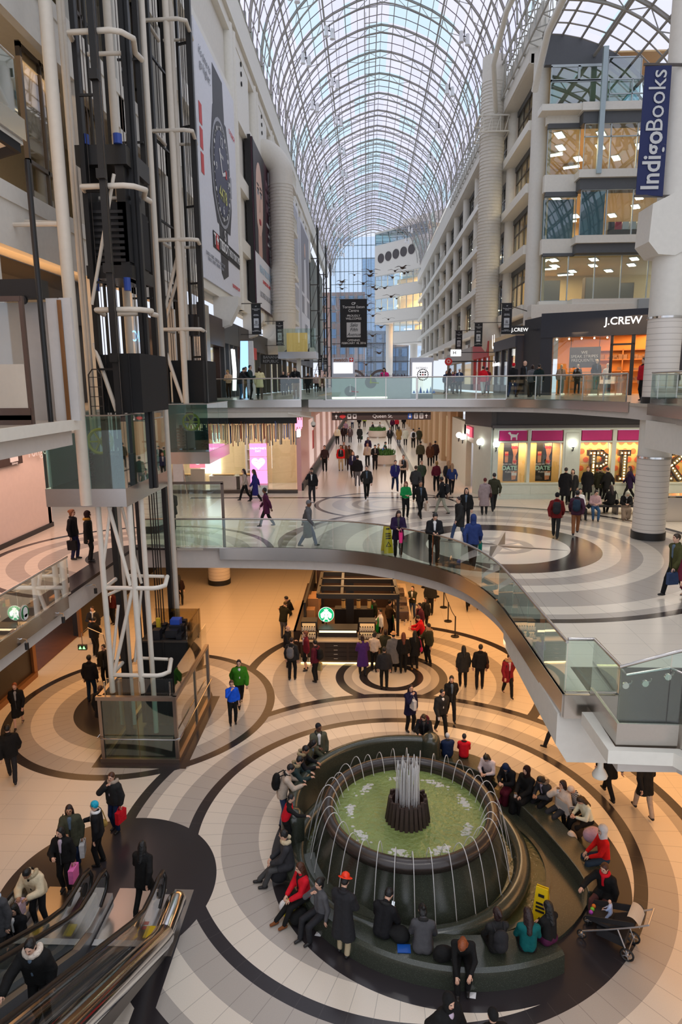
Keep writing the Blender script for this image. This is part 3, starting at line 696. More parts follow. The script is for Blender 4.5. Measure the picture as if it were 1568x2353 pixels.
# ------------------------------------------------------------------ fat ducts
DUCT = mat('ribbed_duct', S(222, 216, 204), .5)
def duct(path, r, label, rn):
    P = spline(path, 5); t = thing('air_duct', label, 'duct', path[-1]); MB().tube(P, r, 24).build('pipe', DUCT, t, smooth=50)
    z0, z1 = rn; b = MB(); z = z0; x, y = P[len(P)//2].x, P[len(P)//2].y
    while z < z1: b.lathe([(r-.02, z-.03), (r+.035, z-.02), (r+.035, z+.02), (r-.02, z+.03)], (x, y, 0), 24); z += .26
    b.build('ribs', DUCT, t, smooth=60); return t
L0 = atX(650, 600, -7.3); duct([(-9.6, L0.y, 30.6), (-8.4, L0.y, 30.5), (-7.4, L0.y, 29.4), (-7.3, L0.y, 28), (-7.3, L0.y, 22), (-7.3, L0.y, 17.2), (-7.5, L0.y, 15.6), (-8.5, L0.y, 14.7), (-9.6, L0.y, 14.6)], 1.02, 'fat cream ribbed air duct bending into the billboard wall', (17.5, 28))
R0 = atX(1126, 500, 10.5); t = duct([(10.5, R0.y, 37.4), (10.5, R0.y, 34), (10.5, R0.y, 28), (10.5, R0.y, 22), (10.5, R0.y, 17.2), (10.75, R0.y, 15.4), (11.7, R0.y, 14.3), (13.2, R0.y, 14.1)], .98, 'fat cream ribbed air duct rising beside the office corner to the vault', (17, 35.6))
b = MB()
for z in (31.5, 32.7):
    for i in range(4):
        a = [(9.2, R0.y-1.3), (11.6, R0.y-1.3), (11.6, R0.y+1.3), (9.2, R0.y+1.3)]; b.beam((*a[i], z), (*a[(i+1) % 4], z), .1)
for i in range(7): b.beam((9.2+i*.34, R0.y-1.3, 31.5), (9.2+(i+1)*.34, R0.y-1.3, 32.7) if i % 2 == 0 else (9.2+i*.34, R0.y-1.3, 32.7), .05)
b.build('access_cage', WHITE2, t)

# ------------------------------------------------------------------ floodlights on the vault
fl = thing('floodlight', 'white twin canister floodlight clipped under the glass vault', 'floodlight', (0, 0, 0), 'twin floodlights under the vault ribs')
b = MB(); b.tube([(-.2, 0, 0), (.2, 0, -.1)], .05, 6); b.tube([(0, 0, .5), (0, 0, -.05)], .04, 6); b.build('bracket', BLACK, fl)
for dx, tz in ((-.28, 0), (.28, -.25)):
    c = MB(); c.tube([(dx, 0, .35+tz), (dx, -.05, -.35+tz), (dx, -.06, -.55+tz)], [.17, .19, .24], 10); c.build('lamp_can', mat('lamp_white', S(235, 235, 235), .4), fl, smooth=50)
first = True; k7 = int(NSEG*.2); k19 = int(NSEG*.8)
for i, y in enumerate(np.arange(56, 165, 10.8)):
    for kk in (5, 8, 21):
        x, z = vp(kk, VR-1.35); yy = float(y)+(kk % 3)*1.6
        if first: fl.location = (x, yy, z); first = False
        else: dup(fl, (x, yy, z), rot=0)
for (x, y) in ((17.2, 41), (18.2, 37), (19, 43)): dup(fl, (x, y, V2Z+math.sqrt(V2R**2-(x-V2X)**2)-1.5), 'white twin canister floodlight under the small vault above the blue banner')

# ------------------------------------------------------------------ billboards and banners
BBW = mat('billboard_white', S(226, 228, 236), .5); NAVY = mat('watch_navy', S(36, 40, 74), .45); WBLK = mat('watch_black', S(46, 46, 52), .5)
SILV = mat('watch_silver', S(150, 152, 160), .4); LUME = mat('watch_lcd', S(206, 205, 120), .5)
# watch advertisement: 10.3 m wide, 12.6 m tall on the left wall
t = thing('billboard', 'tall white billboard with a giant black diver watch beside the lift rails', 'billboard', (-8.6, 41.6, 17.0))
P0 = Vector((-8.62, 36.6, 17.0)); WB, HB = 10.2, 12.4
MB().box(-8.7, 36.6, 17.0, -8.62, 46.8, 29.4).build('panel', BBW, t)
a = Art(P0, (0, 1, 0), (0, 0, 1)); cx, cy = 5.4, 6.6
a.poly([(4.0, 12.0), (6.6, 12.0), (6.9, 8.6), (3.7, 8.6)], 0, 0); a.poly([(4.2, 4.6), (6.7, 4.6), (6.4, 1.0), (5.0, .6), (4.4, .9)], 0, 0)
a.poly([(3.2, 8.4), (3.7, 9.8), (7.2, 9.8), (7.9, 8.2), (8.1, 5.2), (7.4, 3.6), (3.8, 3.6), (2.9, 5.0), (2.6, 7.0)], 0, 1)
a.ell(cx, cy, 2.55, 3.0, 3, 2); a.ell(cx, cy, 2.35, 2.8, 0, 3); a.ell(cx, cy, 1.95, 2.35, 2, 4); a.rect(8.0, 6.0, 8.35, 7.2, 3, 1)
for i in range(36):
    q = 2*PI*i/36; x, y = cx+2.12*math.sin(q), cy+2.5*math.cos(q); a.ell(x, y, .05 if i % 3 else .13, .05 if i % 3 else .13, 1, 5, 8)
a.poly([(cx-.1, cy), (cx+.1, cy), (cx-.5, cy+1.3), (cx-.72, cy+1.2)], 1, 6); a.poly([(cx, cy-.1), (cx+.1, cy+.1), (cx+1.0, cy+.45), (cx+1.05, cy+.2)], 1, 6); a.rect(cx+.9, cy+.05, cx+1.3, cy+.5, 5, 6)
a.rect(2.4, 2.0, 10.2, 2.9, 4, 2); a.rect(3.05, 2.05, 3.75, 2.85, 5, 3)
for y in (5.3, 6.5, 7.7): a.rect(.35, y, .95, y+1.0, 5, 1)
a.mb.build('print', [WBLK, INKW, NAVY, SILV, INKK, INKR], t)
for (s, z, x, y, mm) in (('4478', 1.1, cx, cy-1.2, LUME), ('12', .8, cx, cy+1.75, INKW), ('6', .7, cx, cy-2.0, INKW), ('9', .6, cx-1.6, cy, INKW), ('3', .6, cx+1.6, cy-.2, INKW), ('TISSOT', .28, cx, cy+.95, INKW), ('S', .9, cx+.1, 3.15, INKW)): a.txt(s, z, x, y, mm, t, 7)
a.txt('T', .85, 2.72, 2.45, INKW, t, 5, bold=.02); a.txt('+', .95, 3.4, 2.5, INKW, t, 5, bold=.04); a.txt('TISSOT', .8, 5.2, 2.45, INKW, t, 5, bold=.02); a.txt('THIS IS YOUR TIME', .62, 8.3, 2.45, INKW, t, 5, sx=.66)
a.txt('it\'s time to\ngo higher.', .62, 2.1, 11.0, INKG, t, 3, shear=.1); a.txt('ZURICH - PARIS - LONDON - NEW YORK\nTOKYO - ROME - MADRID - DUBAI', .26, 2.9, 1.25, INKG, t, 3); a.txt('TISSOTSHOP.COM', .3, 8.7, .62, INKR, t, 3); a.txt('T-TOUCH', .4, 9.0, 9.9, INKR, t, 3)
# beauty billboard
MAROON = mat('maroon_print', S(78, 46, 58), .5); SKINP = mat('portrait_skin', S(226, 190, 174), .5); HAIRP = mat('portrait_hair', S(40, 36, 44), .5); LIPP = mat('portrait_lips', S(176, 40, 52), .4)
t = thing('billboard', 'tall maroon billboard with half a woman\'s face and red lips', 'billboard', (-8.4, 57.6, 17.4))
MB().box(-8.72, 52.4, 17.4, -8.4, 63.0, 29.2).build('panel', MAROON, t)
b = MB().box(-8.95, 52.25, 17.3, -8.5, 52.4, 29.3).build('frame', BLACK, t)
a = Art((-8.4, 52.4, 17.4), (0, 1, 0), (0, 0, 1))
a.rect(0, 0, 10.6, 3.9, 4, 0); a.rect(0, 3.9, 5.6, 11.8, 1, 0); a.rect(1.7, 3.9, 3.5, 6.5, 3, 1); a.ell(2.6, 8.1, 1.75, 2.7, 0, 2, a=-.08); a.poly([(0, 3.9), (1.2, 3.9), (.95, 8.5), (1.3, 10.2), (2.6, 11.2), (0, 11.8)], 1, 3)
[(a.ell(ex, 8.5, .4, .2, 4, 4), a.ell(ex, 8.5, .17, .19, 1, 5), a.ell(ex, 8.72, .44, .07, 1, 6), a.ell(ex, 9.05, .5, .07, 1, 4)) for ex in (1.9, 3.3)]; a.ell(2.65, 6.55, .5, .13, 2, 4); a.ell(2.65, 6.4, .4, .16, 2, 5); a.poly([(2.75, 8.2), (2.9, 7.25), (2.45, 7.2)], 3, 4)
a.mb.build('print', [SKINP, HAIRP, LIPP, mat('portrait_shade', S(206, 166, 150), .5), BBW], t)
a.txt('IMAGINE\nINDULGE\nINSPIRE', .95, 8.0, 9.3, mat('mauve_print', S(150, 120, 130), .5), t, 3)
for i, s in enumerate(('PHILOSOPHY    VICHY', 'benefit   DIOR', 'clarins   LANCOME', 'stila')): a.txt(s, .36, 8.0, 7.1-i*.75, INKW, t, 3)
a.txt('BEAUTYBOUTIQUE', .8, 5.3, 2.9, mat('pale_blue_print', S(170, 200, 220), .5), t, 3); a.txt('SHOPPERS DRUG MART', .4, 5.3, 2.1, INKR, t, 3); a.txt('LOCATED ON LEVEL ONE', .62, 5.3, 1.0, INKG, t, 3)
for k, (y0, y1, lab, col) in enumerate(((71, 86, 'pale grey billboard with a standing figure farther along the left wall', (186, 188, 196)), (88.5, 101, 'narrow grey billboard at the far end of the left wall', (150, 150, 158)))):
    t = thing('billboard', lab, 'billboard', (-8.4, (y0+y1)/2, 16.6)); MB().box(-8.72, y0, 16.6, -8.4, y1, 32).build('panel', BBW, t)
    a = Art((-8.4, y0, 16.6), (0, 1, 0), (0, 0, 1)); w = y1-y0
    a.rect(w*.05, 4, w*.95, 15, 0, 0); a.poly([(w*.3, 4), (w*.62, 4), (w*.6, 9), (w*.52, 11.5), (w*.36, 11)], 1, 1); a.ell(w*.45, 12.4, w*.07, .95, 2, 2); a.rect(w*.05, 6.2, w*.95, 6.6, 1, 2); a.mb.build('print', [mat('bb%d' % k, S(*col), .6), mat('bbs', S(232, 232, 236), .6), SKINP], t)
    a.txt('MORE' if k == 0 else 'NEW', 1.6, w*.5, 2.2, INKG, t, 2)
# small balconies behind the left duct
for k, z in enumerate((17.5, 21.8, 26.0, 30.0)):
    t = thing('balcony', ['lowest', 'second lowest', 'second highest', 'highest'][k]+' of the small white railed balconies stacked behind the left air duct', 'balcony', (-8.2, 68.5, z))
    MB().prism([(-8.7, 66.4), (-7.3, 66.4), (-6.9, 67), (-6.9, 70), (-8.7, 70)], z-.35, z).build('slab', WHITE2, t); r = MB()
    for q in range(12): r.box(-7.0, 66.6+q*.3, z, -6.96, 66.63+q*.3, z+1.1)
    for q in range(5): r.box(-8.5+q*.3, 66.42, z, -8.47, 66.46, z+1.1)
    r.box(-7.02, 66.4, z+1.1, -6.94, 70, z+1.16); r.box(-8.7, 66.38, z+1.1, -6.95, 66.46, z+1.16); r.build('railing', WHITE2, t)
# hanging banners
BANK = mat('banner_black', S(30, 30, 33), .7)
def banner(c, w, h, label, group=None, right=(1, 0, 0), big=False):
    t = thing('hanging_banner', label, 'banner', c, group); r = Vector(right).normalized(); o = Vector(c)-r*(w/2)-Vector((0, 0, h/2)); n = r.cross(Vector((0, 0, 1)))
    MB().slab([o, o+r*w, o+r*w+Vector((0, 0, h)), o+Vector((0, 0, h))], -n*.04).build('cloth', BANK, t)
    b = MB(); tz = Vector((0, 0, h))
    if big:
        b.beam(o-r*.1+tz, o+r*(w+.1)+tz, .06)
        for q in (.1, w-.1): b.beam(o+r*q+tz, o+r*q+Vector((0, 0, 45.6-o.z)), .03)
    elif c[0] < 0: b.beam(Vector((-8.72, c[1], o.z+h)), o+r*(w+.1)+tz, .06); b.beam(Vector((-8.72, c[1], o.z)), o+r*(w+.1), .05)
    else: b.beam(o-r*.1+tz, Vector((12, c[1]+(6 if c[1] < 49 else 0), o.z+h)), .06)
    b.build('pole', DKSTEEL, t)
    a = Art(o, r, (0, 0, 1)); a.rect(w*.24, h*.21, w*.76, h*.52, 0, 0); a.mb.build('logo_panel', [mat('banner_grey', S(196, 198, 200), .6)], t)
    q = w/4.4
    if big or h > 1.0:
        a.txt('CP', .55*q, w/2, h*.905, INKW, t, 1, bold=.01*q); a.txt('Toronto Eaton\nCentre', .6*q, w/2, h*.80, INKW, t, 1)
        a.txt('PROUDLY\nWELCOMES', .48*q, w/2, h*.625, INKW, t, 1); a.txt('Saks\nFifth\nAvenue', .8*q, w/2, h*.365, INKK, t, 2, shear=.35, sx=.9); a.txt('OPENING\nFEBRUARY 18, 2016', .47*q, w/2, h*.115, INKW, t, 1)
    return t
p = atY(813, 743, 70); banner((p.x, 70, p.z), 2.75, 4.75, 'big black welcome banner with white lettering hanging in the middle of the galleria', big=True)
for k, (px, py, Y, hh) in enumerate(((589, 733, 47, 2.05), (643, 766, 58, 2.0), (681, 797, 74, 2.1), (705, 810, 90, 2.2), (736, 833, 105, 2.2), (748, 838, 118, 2.3))):
    p = atY(px, py, Y); banner((p.x, Y, p.z), hh*.32, hh, ('nearest', 'second nearest', 'third', 'fourth', 'fifth', 'farthest')[k]+' black welcome banner in the row along the left wall')
for k, (px, py, Y, hh) in enumerate(((1165, 732, 45, 1.95), (1100, 769, 58, 1.95), (1055, 783, 68, 1.95))):
    p = atY(px, py, Y); banner((p.x, Y, p.z), hh*.34, hh, ('black welcome banner in front of the office corner beside the duct elbow', 'black welcome banner tucked behind the right duct', 'farthest black welcome banner in the row along the right wall')[k])
# blue bookshop banner
t = thing('hanging_banner', 'long navy blue bookshop banner with silver lettering fixed to the column', 'banner', (9.0, 24.4, 15.9)); Yb = 24.0
c1, c2, c3, c4 = atY(1484, 152, Yb), atY(1545, 150, Yb), atY(1524, 451, Yb), atY(1462, 447, Yb)
MB().slab([c4, c3, c2, c1], (0, .04, 0)).build('cloth', mat('banner_navy', S(22, 34, 84), .6), t)
MB().beam(c1+Vector((-.05, 0, .05)), Vector((10.2, 24.1, c1.z+.05)), .07).build('arm', DKSTEEL, t); MB().beam(c4+Vector((-.05, 0, -.05)), Vector((10.2, 24.1, c4.z-.05)), .07).build('arm', DKSTEEL, t)
SLV = mat('banner_silver', S(200, 200, 198), .5); up = (c1-c4).normalized(); rr = Vector((-up.z, 0, up.x)); m1 = (c4+c3)/2
text('Indigo', .82, m1+up*1.05+Vector((0, -.03, 0)), up, rr, SLV, t, bold=.016, sx=.9); text('Books', .78, m1+up*2.85+Vector((0, -.03, 0)), up, rr, SLV, t, sx=.95)
# ================================================================== GLASS BALUSTRADES
def resample(path, step):
    P = [Vector((p[0], p[1], 0)) for p in path]; L = [0]
    for i in range(1, len(P)): L.append(L[-1]+(P[i]-P[i-1]).length)
    n = max(1, round(L[-1]/step)); out = []
    for k in range(n+1):
        d = L[-1]*k/n; i = 0
        while i < len(L)-2 and L[i+1] < d: i += 1
        f = 0 if L[i+1] == L[i] else (d-L[i])/(L[i+1]-L[i]); out.append(P[i].lerp(P[i+1], min(1, f)))
    return out
def balustrade(path, z, label, step=1.3, h=1.07, posts=False, shoe=True, gm=RAILG, rail_r=.032, zt=None, corners=False):
    t = thing('glass_balustrade', label, 'balustrade', (path[0][0], path[0][1], z))
    Q = [Vector((p[0], p[1], 0)) for p in path] if corners else resample(path, step)
    zz = zt or [z+h]*len(Q)
    for i in range(len(Q)-1):
        d = (Q[i+1]-Q[i]).normalized()*.008; a, c = Q[i]+d, Q[i+1]-d
        MB().wallpath([(a.x, a.y), (c.x, c.y)], z+.01, [zz[i]-.03, zz[i+1]-.03], .018).build('glass_panel', gm, t)
    pt = path if len(path) > len(Q) else Q
    if zt: MB().tube([(q.x, q.y, zz[i]) for i, q in enumerate(Q)], rail_r, 8).build('handrail', STEEL, t, smooth=60)
    else: MB().tube([(p[0], p[1], z+h) for p in pt], rail_r, 8).build('handrail', STEEL, t, smooth=60)
    if shoe: MB().wallpath([(q[0], q[1]) for q in pt], z, z+.03, .05).build('base_shoe', CHROME, t)
    if posts:
        for q in Q: MB().box(q.x-.022, q.y-.022, z, q.x+.022, q.y+.022, z+h).build('post', STEEL, t)
    return t
balustrade([(-5.15, 23.02)]+E2[2:], 5.6, 'curved glass balustrade along the edge of the middle floor above the coffee kiosk', 1.35)
balustrade([(-8.46, 8), (-8.46, 17.75)], 5.6, 'straight glass balustrade on the left gallery beside the lower lift tower', 1.45)
balustrade([(3.72, 11.72), (4.2, 11.72), (4.2, 10.42), (5.0, 10.4), (5.2, 10.38), (7.35, 6.7)], 5.66, 'stepped glass balustrade around the corner of the middle floor at the right', corners=True, zt=[6.72, 6.72, 6.76, 7.02, 7.08, 6.9])
t = thing('grab_rail', 'round steel grab rail on disc brackets behind the stepped glass corner', 'handrail', (4.3, 10.6, 6.4)); MB().tube([(4.28, 10.75, 6.66), (4.33, 10.5, 6.58), (5.02, 10.48, 6.72), (5.3, 10.2, 6.66)], .024, 8).build('rail', STEEL, t)
for x, z in ((4.3, 6.42), (4.62, 6.46), (4.98, 6.58)):
    b = MB(); b.tube([(x, 10.42, z), (x, 10.46, z)], .055, 14); b.tube([(x, 10.45, z), (x+.1, 10.5, z), (x+.12, 10.49, z+.06)], .012, 6); b.build('bracket', CHROME, t)
balustrade([(-5.12, 23.02), (-8.1, 23.02)], 5.6, 'low glass balustrade beside the lift gate on the middle floor', 1.5)
B3 = [p for p in EDGE3[1:]]; B3[0] = (-3.35, 33.62)
balustrade([(-9.1, 33.62), (-3.35, 33.62)], 10.6, 'glass balustrade with steel posts on the upper floor in front of the watch shop', 1.45, posts=True)
balustrade([(-3.3, 33.6), (-2.9, 33.15), (2.4, 32.75)], 10.6, 'glass balustrade of the upper bridge in front of the watch kiosk', 1.45, posts=True)
balustrade([(2.45, 32.73), (4.4, 32.2), (6.4, 31.55), (7.6, 30.65), (8.7, 29.0), (9.7, 25.5)], 10.6, 'glass balustrade of the upper gallery in front of the black clothes shop', 1.45, posts=True)
balustrade([(9.72, 23.4), (9.52, 20.66), (9.45, 12)], 10.6, 'glass balustrade of the upper gallery on the near side of the big column', 1.5)
balustrade([(-6.9, 5), (-6.9, 14.1)], 16.62, 'glass balustrade with a steel rail on the topmost gallery in the upper left corner', 1.6, gm=glass('teal_rail_glass', (.5, .72, .74), .16))
# bent bronze gate frame on the middle floor in front of the glass
t = thing('gate_frame', 'tall bronze gate frame standing on the middle floor beside the lift opening', 'gate', (-5.2, 23.2, 5.6)); b = MB()
b.beam((-5.18, 23.2, 5.6), (-5.18, 23.2, 7.95), .09); b.beam((-5.14, 23.2, 7.95), (-8.3, 23.2, 7.95), .09); b.build('frame', mat('bronze_frame', S(120, 105, 95), .4, .6), t)
MB().box(-8.2, 23.19, 5.65, -5.25, 23.21, 7.9).build('glass_panel', RAILG, t)

# ================================================================== LIFT TOWERS
PIPE = mat('cream_pipe', S(218, 208, 192), .4)
def mem(mb, px, Y, r, z0, z1, n=8, py=600):
    p = atY(px, py, Y); mb.tube([(p.x, Y, z0), (p.x, Y, z1)], r, n); return p.x
def membox(mb, px, Y, w, z0, z1, py=600, d=None):
    p = atY(px, py, Y); mb.box(p.x-w/2, Y-(d or w)/2, z0, p.x+w/2, Y+(d or w)/2, z1); return p.x
ZT = 34
t = thing('lift_tower', 'near lift tower of cream pipes and black guide rails rising past the upper galleries', 'lift tower', (-7.9, 20, 8.0))
b = MB(); mem(b, 153, 18.3, .165, 8.05, ZT, 14); b.build('main_post', PIPE, t, smooth=60)
for px, Y, r in ((183, 20.4, .085), (190, 20.4, .06), (285, 21.6, .12), (360, 22.9, .10)):
    b = MB(); mem(b, px, Y, r, 8.05 if px < 300 else .1, ZT, 10); b.build('post', PIPE, t, smooth=60)
for px, Y, w, d in ((211, 19.2, .13, .2), (251, 18.6, .16, .2), (274, 21.8, .1, .14), (316, 19.8, .11, .18), (327, 19.9, .09, .16), (346, 22.6, .16, .2), (235, 20.5, .06, .1)):
    b = MB(); membox(b, px, Y, w, 8.3 if px < 340 else .1, ZT, d=d); b.build('guide_rail', BLACK, t)
b = MB()
for px, Y in ((226, 19.6), (257, 18.5), (262, 20.5), (303, 21), (220, 19.2)): mem(b, px, Y, .012, 8.3, ZT, 5)
b.build('cables', DKSTEEL, t)
for i, (z, xl, xr) in enumerate(((20.55, 157, 275), (16.95, 187, 305), (13.45, 220, 320))):
    pl = atY((157, 187, 220)[i], (72, 428, 712)[i], 18.7); pr = atY((275, 305, 320)[i], (72, 428, 712)[i], 18.7); pt = atY((315, 335, 350)[i], (117, 452, 722)[i], 19.9)
    z = pl.z; b = MB(); b.tube([(pl.x-.25, 19.9, z), (pl.x, 18.75, z), (pr.x-.25, 18.7, z), (pr.x, 18.8, z), (pr.x+.2, 19.15, z), (pt.x-.05, 19.9, z), (pt.x, 20.3, z)], .075, 8); b.tube([(pl.x, 19.9, z), (pt.x-.3, 19.9, z)], .06, 8); b.build('hoop', PIPE, t, smooth=60)
for z in np.arange(9.5, 33, 2.35):
    for (p1, p2, Y) in ((211, 251, 18.9), (274, 285, 21.7), (300, 346, 22.4)): MB().beam(atY(p1, 600, Y).xy.to_3d()+Vector((0, 0, z)), atY(p2, 600, Y).xy.to_3d()+Vector((0, 0, z)), .06).build('bracket', BLACK, t)
    x = atY(251, 600, 18.6).x; MB().cbox((x, 18.5, z+.3), .11, .11, .12).build('rail_clip', BLACK, t)
b = MB(); p = atY(262, 400, 18.9); q = atY(211, 700, 18.9); b.tube([p, q], .05, 8); b.tube([atY(215, 790, 19.2), atY(268, 945, 18.7)], .06, 8); b.build('diagonal_brace', PIPE, t)
for z in (15.6, 10.15): x = atY(153, 600, 18.3).x; MB().tube([(-10.5, 19.5, z+.4), (x, 18.35, z)], .07, 8).tube([(-9.35, 18.3, z), (x, 18.3, z)], .06, 8).build('wall_tie', PIPE, t)
# lower half of the near tower: white triangulated frame down to the ground
t = thing('lift_mast', 'white triangulated pipe frame of the lower lift standing in the glass enclosure', 'lift tower', (-7.3, 19.5, .0))
W3 = lambda px, py, Y: atY(px, py, Y)
posts = [((225, 1165), (258, 1550), 18.7, .085), ((297, 1165), (317, 1552), 18.7, .09), ((325, 1165), (343, 1520), 19.9, .085), ((272, 1165), (300, 1590), 20.4, .07)]
for (p0, p1, Y, r) in posts:
    b = MB(); a = W3(*p0, Y); b.tube([(a.x, Y, 8.0), (a.x, Y, 2.1 if Y < 19 else .1)], r, 10); b.build('post', WHITE2, t, smooth=60)
b = MB()
for (p0, Y0), (p1, Y1), r in ((((250, 1165), 18.7), ((300, 1345), 18.7), .06), (((236, 1310), 18.7), ((254, 1165), 18.7), .05), (((280, 1165), 19.6), ((325, 1340), 19.9), .05), (((262, 1548), 18.7), ((305, 1352), 18.7), .06), (((256, 1545), 18.7), ((272, 1390), 19.4), .05), (((310, 1520), 19.8), ((325, 1355), 19.9), .045), (((240, 1370), 18.7), ((275, 1355), 19.6), .05)):
    b.tube([W3(*p0, Y0), W3(*p1, Y1)], r, 8)
b.build('diagonal_brace', WHITE2, t, smooth=60)
for py, pr, tip in ((1351, 362, (385, 1332)), (1551, 372, (394, 1526))):
    l = W3(240 if py < 1400 else 257, py, 18.7); r_ = W3(pr, py, 18.7); tp = W3(*tip, 19.9); z = l.z
    b = MB(); b.tube([(l.x, 19.9, z), (l.x, 18.7, z), (r_.x-.15, 18.68, z), (r_.x, 18.75, z), (r_.x+.15, 18.95, z), (tp.x, 19.9, z)], .07, 8); b.tube([(l.x+.3, 20.0, z), (tp.x-.1, 19.9, z)], .055, 8); b.build('hoop', WHITE2, t, smooth=60)
for px, Y, w in ((265, 19.7, .17), (305, 20.6, .12), (322, 22.5, .13)):
    b = MB(); membox(b, px, Y, w, .1, 8.0, py=1240, d=.2); b.build('guide_rail', BLACK, t)
b = MB()
for px in (349, 355, 360, 366): mem(b, px, 22.0, .02, 2.8, 8.2, 5, py=1240)
b.build('cables', BLACK, t)
# black lift cars
def lift_car(x0, y0, z0, x1, y1, z1, label, ribs=True):
    t = thing('lift_car', label, 'lift car', ((x0+x1)/2, (y0+y1)/2, z0)); MB().box(x0, y0, z0, x1, y1, z1).build('car_body', BLACKM, t)
    b = MB(); n = int((z1-z0)/.16)
    if ribs:
        for i in range(n): b.box(x0+.12, y0-.05, z0+i*.16, x1-.12, y0, z0+i*.16+.08)
    else: b.box((x0+x1)/2-.02, y0-.03, z0, (x0+x1)/2+.02, y0, z1)
    b.build('ribbed_panel', mat('black_rib', S(34, 33, 34), .4), t); return t
a0 = atY(203, 600, 19.4); a1 = atY(300, 600, 19.4); c = lift_car(a0.x, 19.4, atY(250, 602, 19.4).z, a1.x, 21.2, atY(250, 464, 19.4).z, 'black ribbed lift car high in the near tower')
b = MB(); z = atY(250, 380, 19.4).z; b.box(a0.x-.1, 19.3, z, a1.x+.1, 21.3, z+.5); zb = atY(250, 640, 19.4).z; b.box(a0.x-.05, 19.35, zb, a1.x+.05, 21.2, zb+.35)
for x in (a0.x+.1, a1.x-.15): b.box(x-.12, 19.4, zb, x+.12, 21.1, z)
b.build('sling_frame', BLACK, c); b = MB()
for x in (a0.x+.2, a1.x-.1): b.cyl((x, 19.3), .12, z+.5, z+.75, 10); b.cyl((x, 19.3), .1, zb-.35, zb, 10)
b.build('roller_guides', mat('blue_roller', S(40, 70, 150), .4), c)
lift_car(atY(225, 880, 19.2).x, 19.2, 10.62, atY(270, 880, 19.2).x, 21.5, atY(245, 815, 19.2).z, 'narrow black lift box at the foot of the near tower left of its twin', False)
lift_car(atY(277, 880, 19.0).x, 19.0, 10.62, atY(325, 880, 19.0).x, 21.5, atY(300, 812, 19.0).z, 'plain black lift box just above the near glass lift pit', False)
t = thing('service_ladder', 'small hooped service ladder beside the black lift box', 'ladder', (-7.9, 18.6, 10.4)); b = MB()
xl, xr = atY(206, 900, 18.8).x, atY(236, 900, 18.8).x
b.tube([(xl, 18.8, 10.5), (xl, 18.8, 11.7), (xl+.12, 18.8, 11.85), (xr-.12, 18.8, 11.85), (xr, 18.8, 11.7), (xr, 18.8, 10.5)], .02, 6)
for i in range(5): b.beam((xl, 18.8, 10.55+i*.27), (xr, 18.8, 10.55+i*.27), .02)
b.build('frame', DKSTEEL, t)
# glass lift pits hung below the upper floor
def pit(y0, y1, x0, x1, label):
    t = thing('lift_pit', label, 'lift pit', ((x0+x1)/2, (y0+y1)/2, 8.0)); zt, zb = 10.56, 8.52
    MB().box(x0-.02, y0-.02, 8.0, x1+.02, y1+.02, zb).build('steel_base', STEEL, t)
    xm = x0+(x1-x0)*.55
    for (a, c) in (((x0, y0), (xm-.01, y0)), ((xm+.01, y0), (x1, y0)), ((x1, y0), (x1, (y0+y1)/2-.01)), ((x1, (y0+y1)/2+.01), (x1, y1))):
        MB().wallpath([a, c], zb, zt, .02).build('glass_panel', PITG, t)
    MB().wallpath([(x0, y0), (x1, y0), (x1, y1)], zt, zt+.04, .05).build('top_rail', STEEL, t)
    MB().box(x0, y0+.3, zb, x0+.05, y1, zt).build('back_panel', mat('teal_grey_panel', S(128, 148, 145), .6), t)
    cx, cy = x0+(x1-x0)*.5, y0+1.3; b = MB(); b.tube([(cx+.36*math.cos(q), cy, 9.75+.36*math.sin(q)) for q in np.linspace(0, 2*PI, 20)[:-1]], .05, 8, closed=True)
    for q in range(3): b.beam((cx+.36*math.cos(q*PI/3), cy, 9.75+.36*math.sin(q*PI/3)), (cx-.36*math.cos(q*PI/3), cy, 9.75-.36*math.sin(q*PI/3)), .05)
    b.cyl((cx, cy), .08, 9.7, 9.8, 10); b.build('pulley', mat('yellow_pulley', S(214, 186, 60), .5), t)
    for dx in (-.55, .55):
        b = MB(); b.tube([(cx+dx+.17*math.cos(q), cy+.2+.17*math.sin(q), 8.55+q*.021) for q in np.linspace(0, 2*PI*7, 84)], .035, 6); b.cyl((cx+dx, cy+.2), .07, zb, 9.6, 10); b.build('buffer_spring', BLACK, t)
    MB().box(cx-.7, cy+.5, zb, cx+.7, cy+1.0, 9.3).build('machine', mat('machine_green', S(58, 72, 70), .6), t)
    return t
pit(18.3, 22.2, -9.15, -6.86, 'near glass lift pit with a steel base and yellow pulley hung under the upper floor')
pit(28.5, 32.7, -9.0, -6.87, 'far glass lift pit with a pink reflection hung under the upper floor')
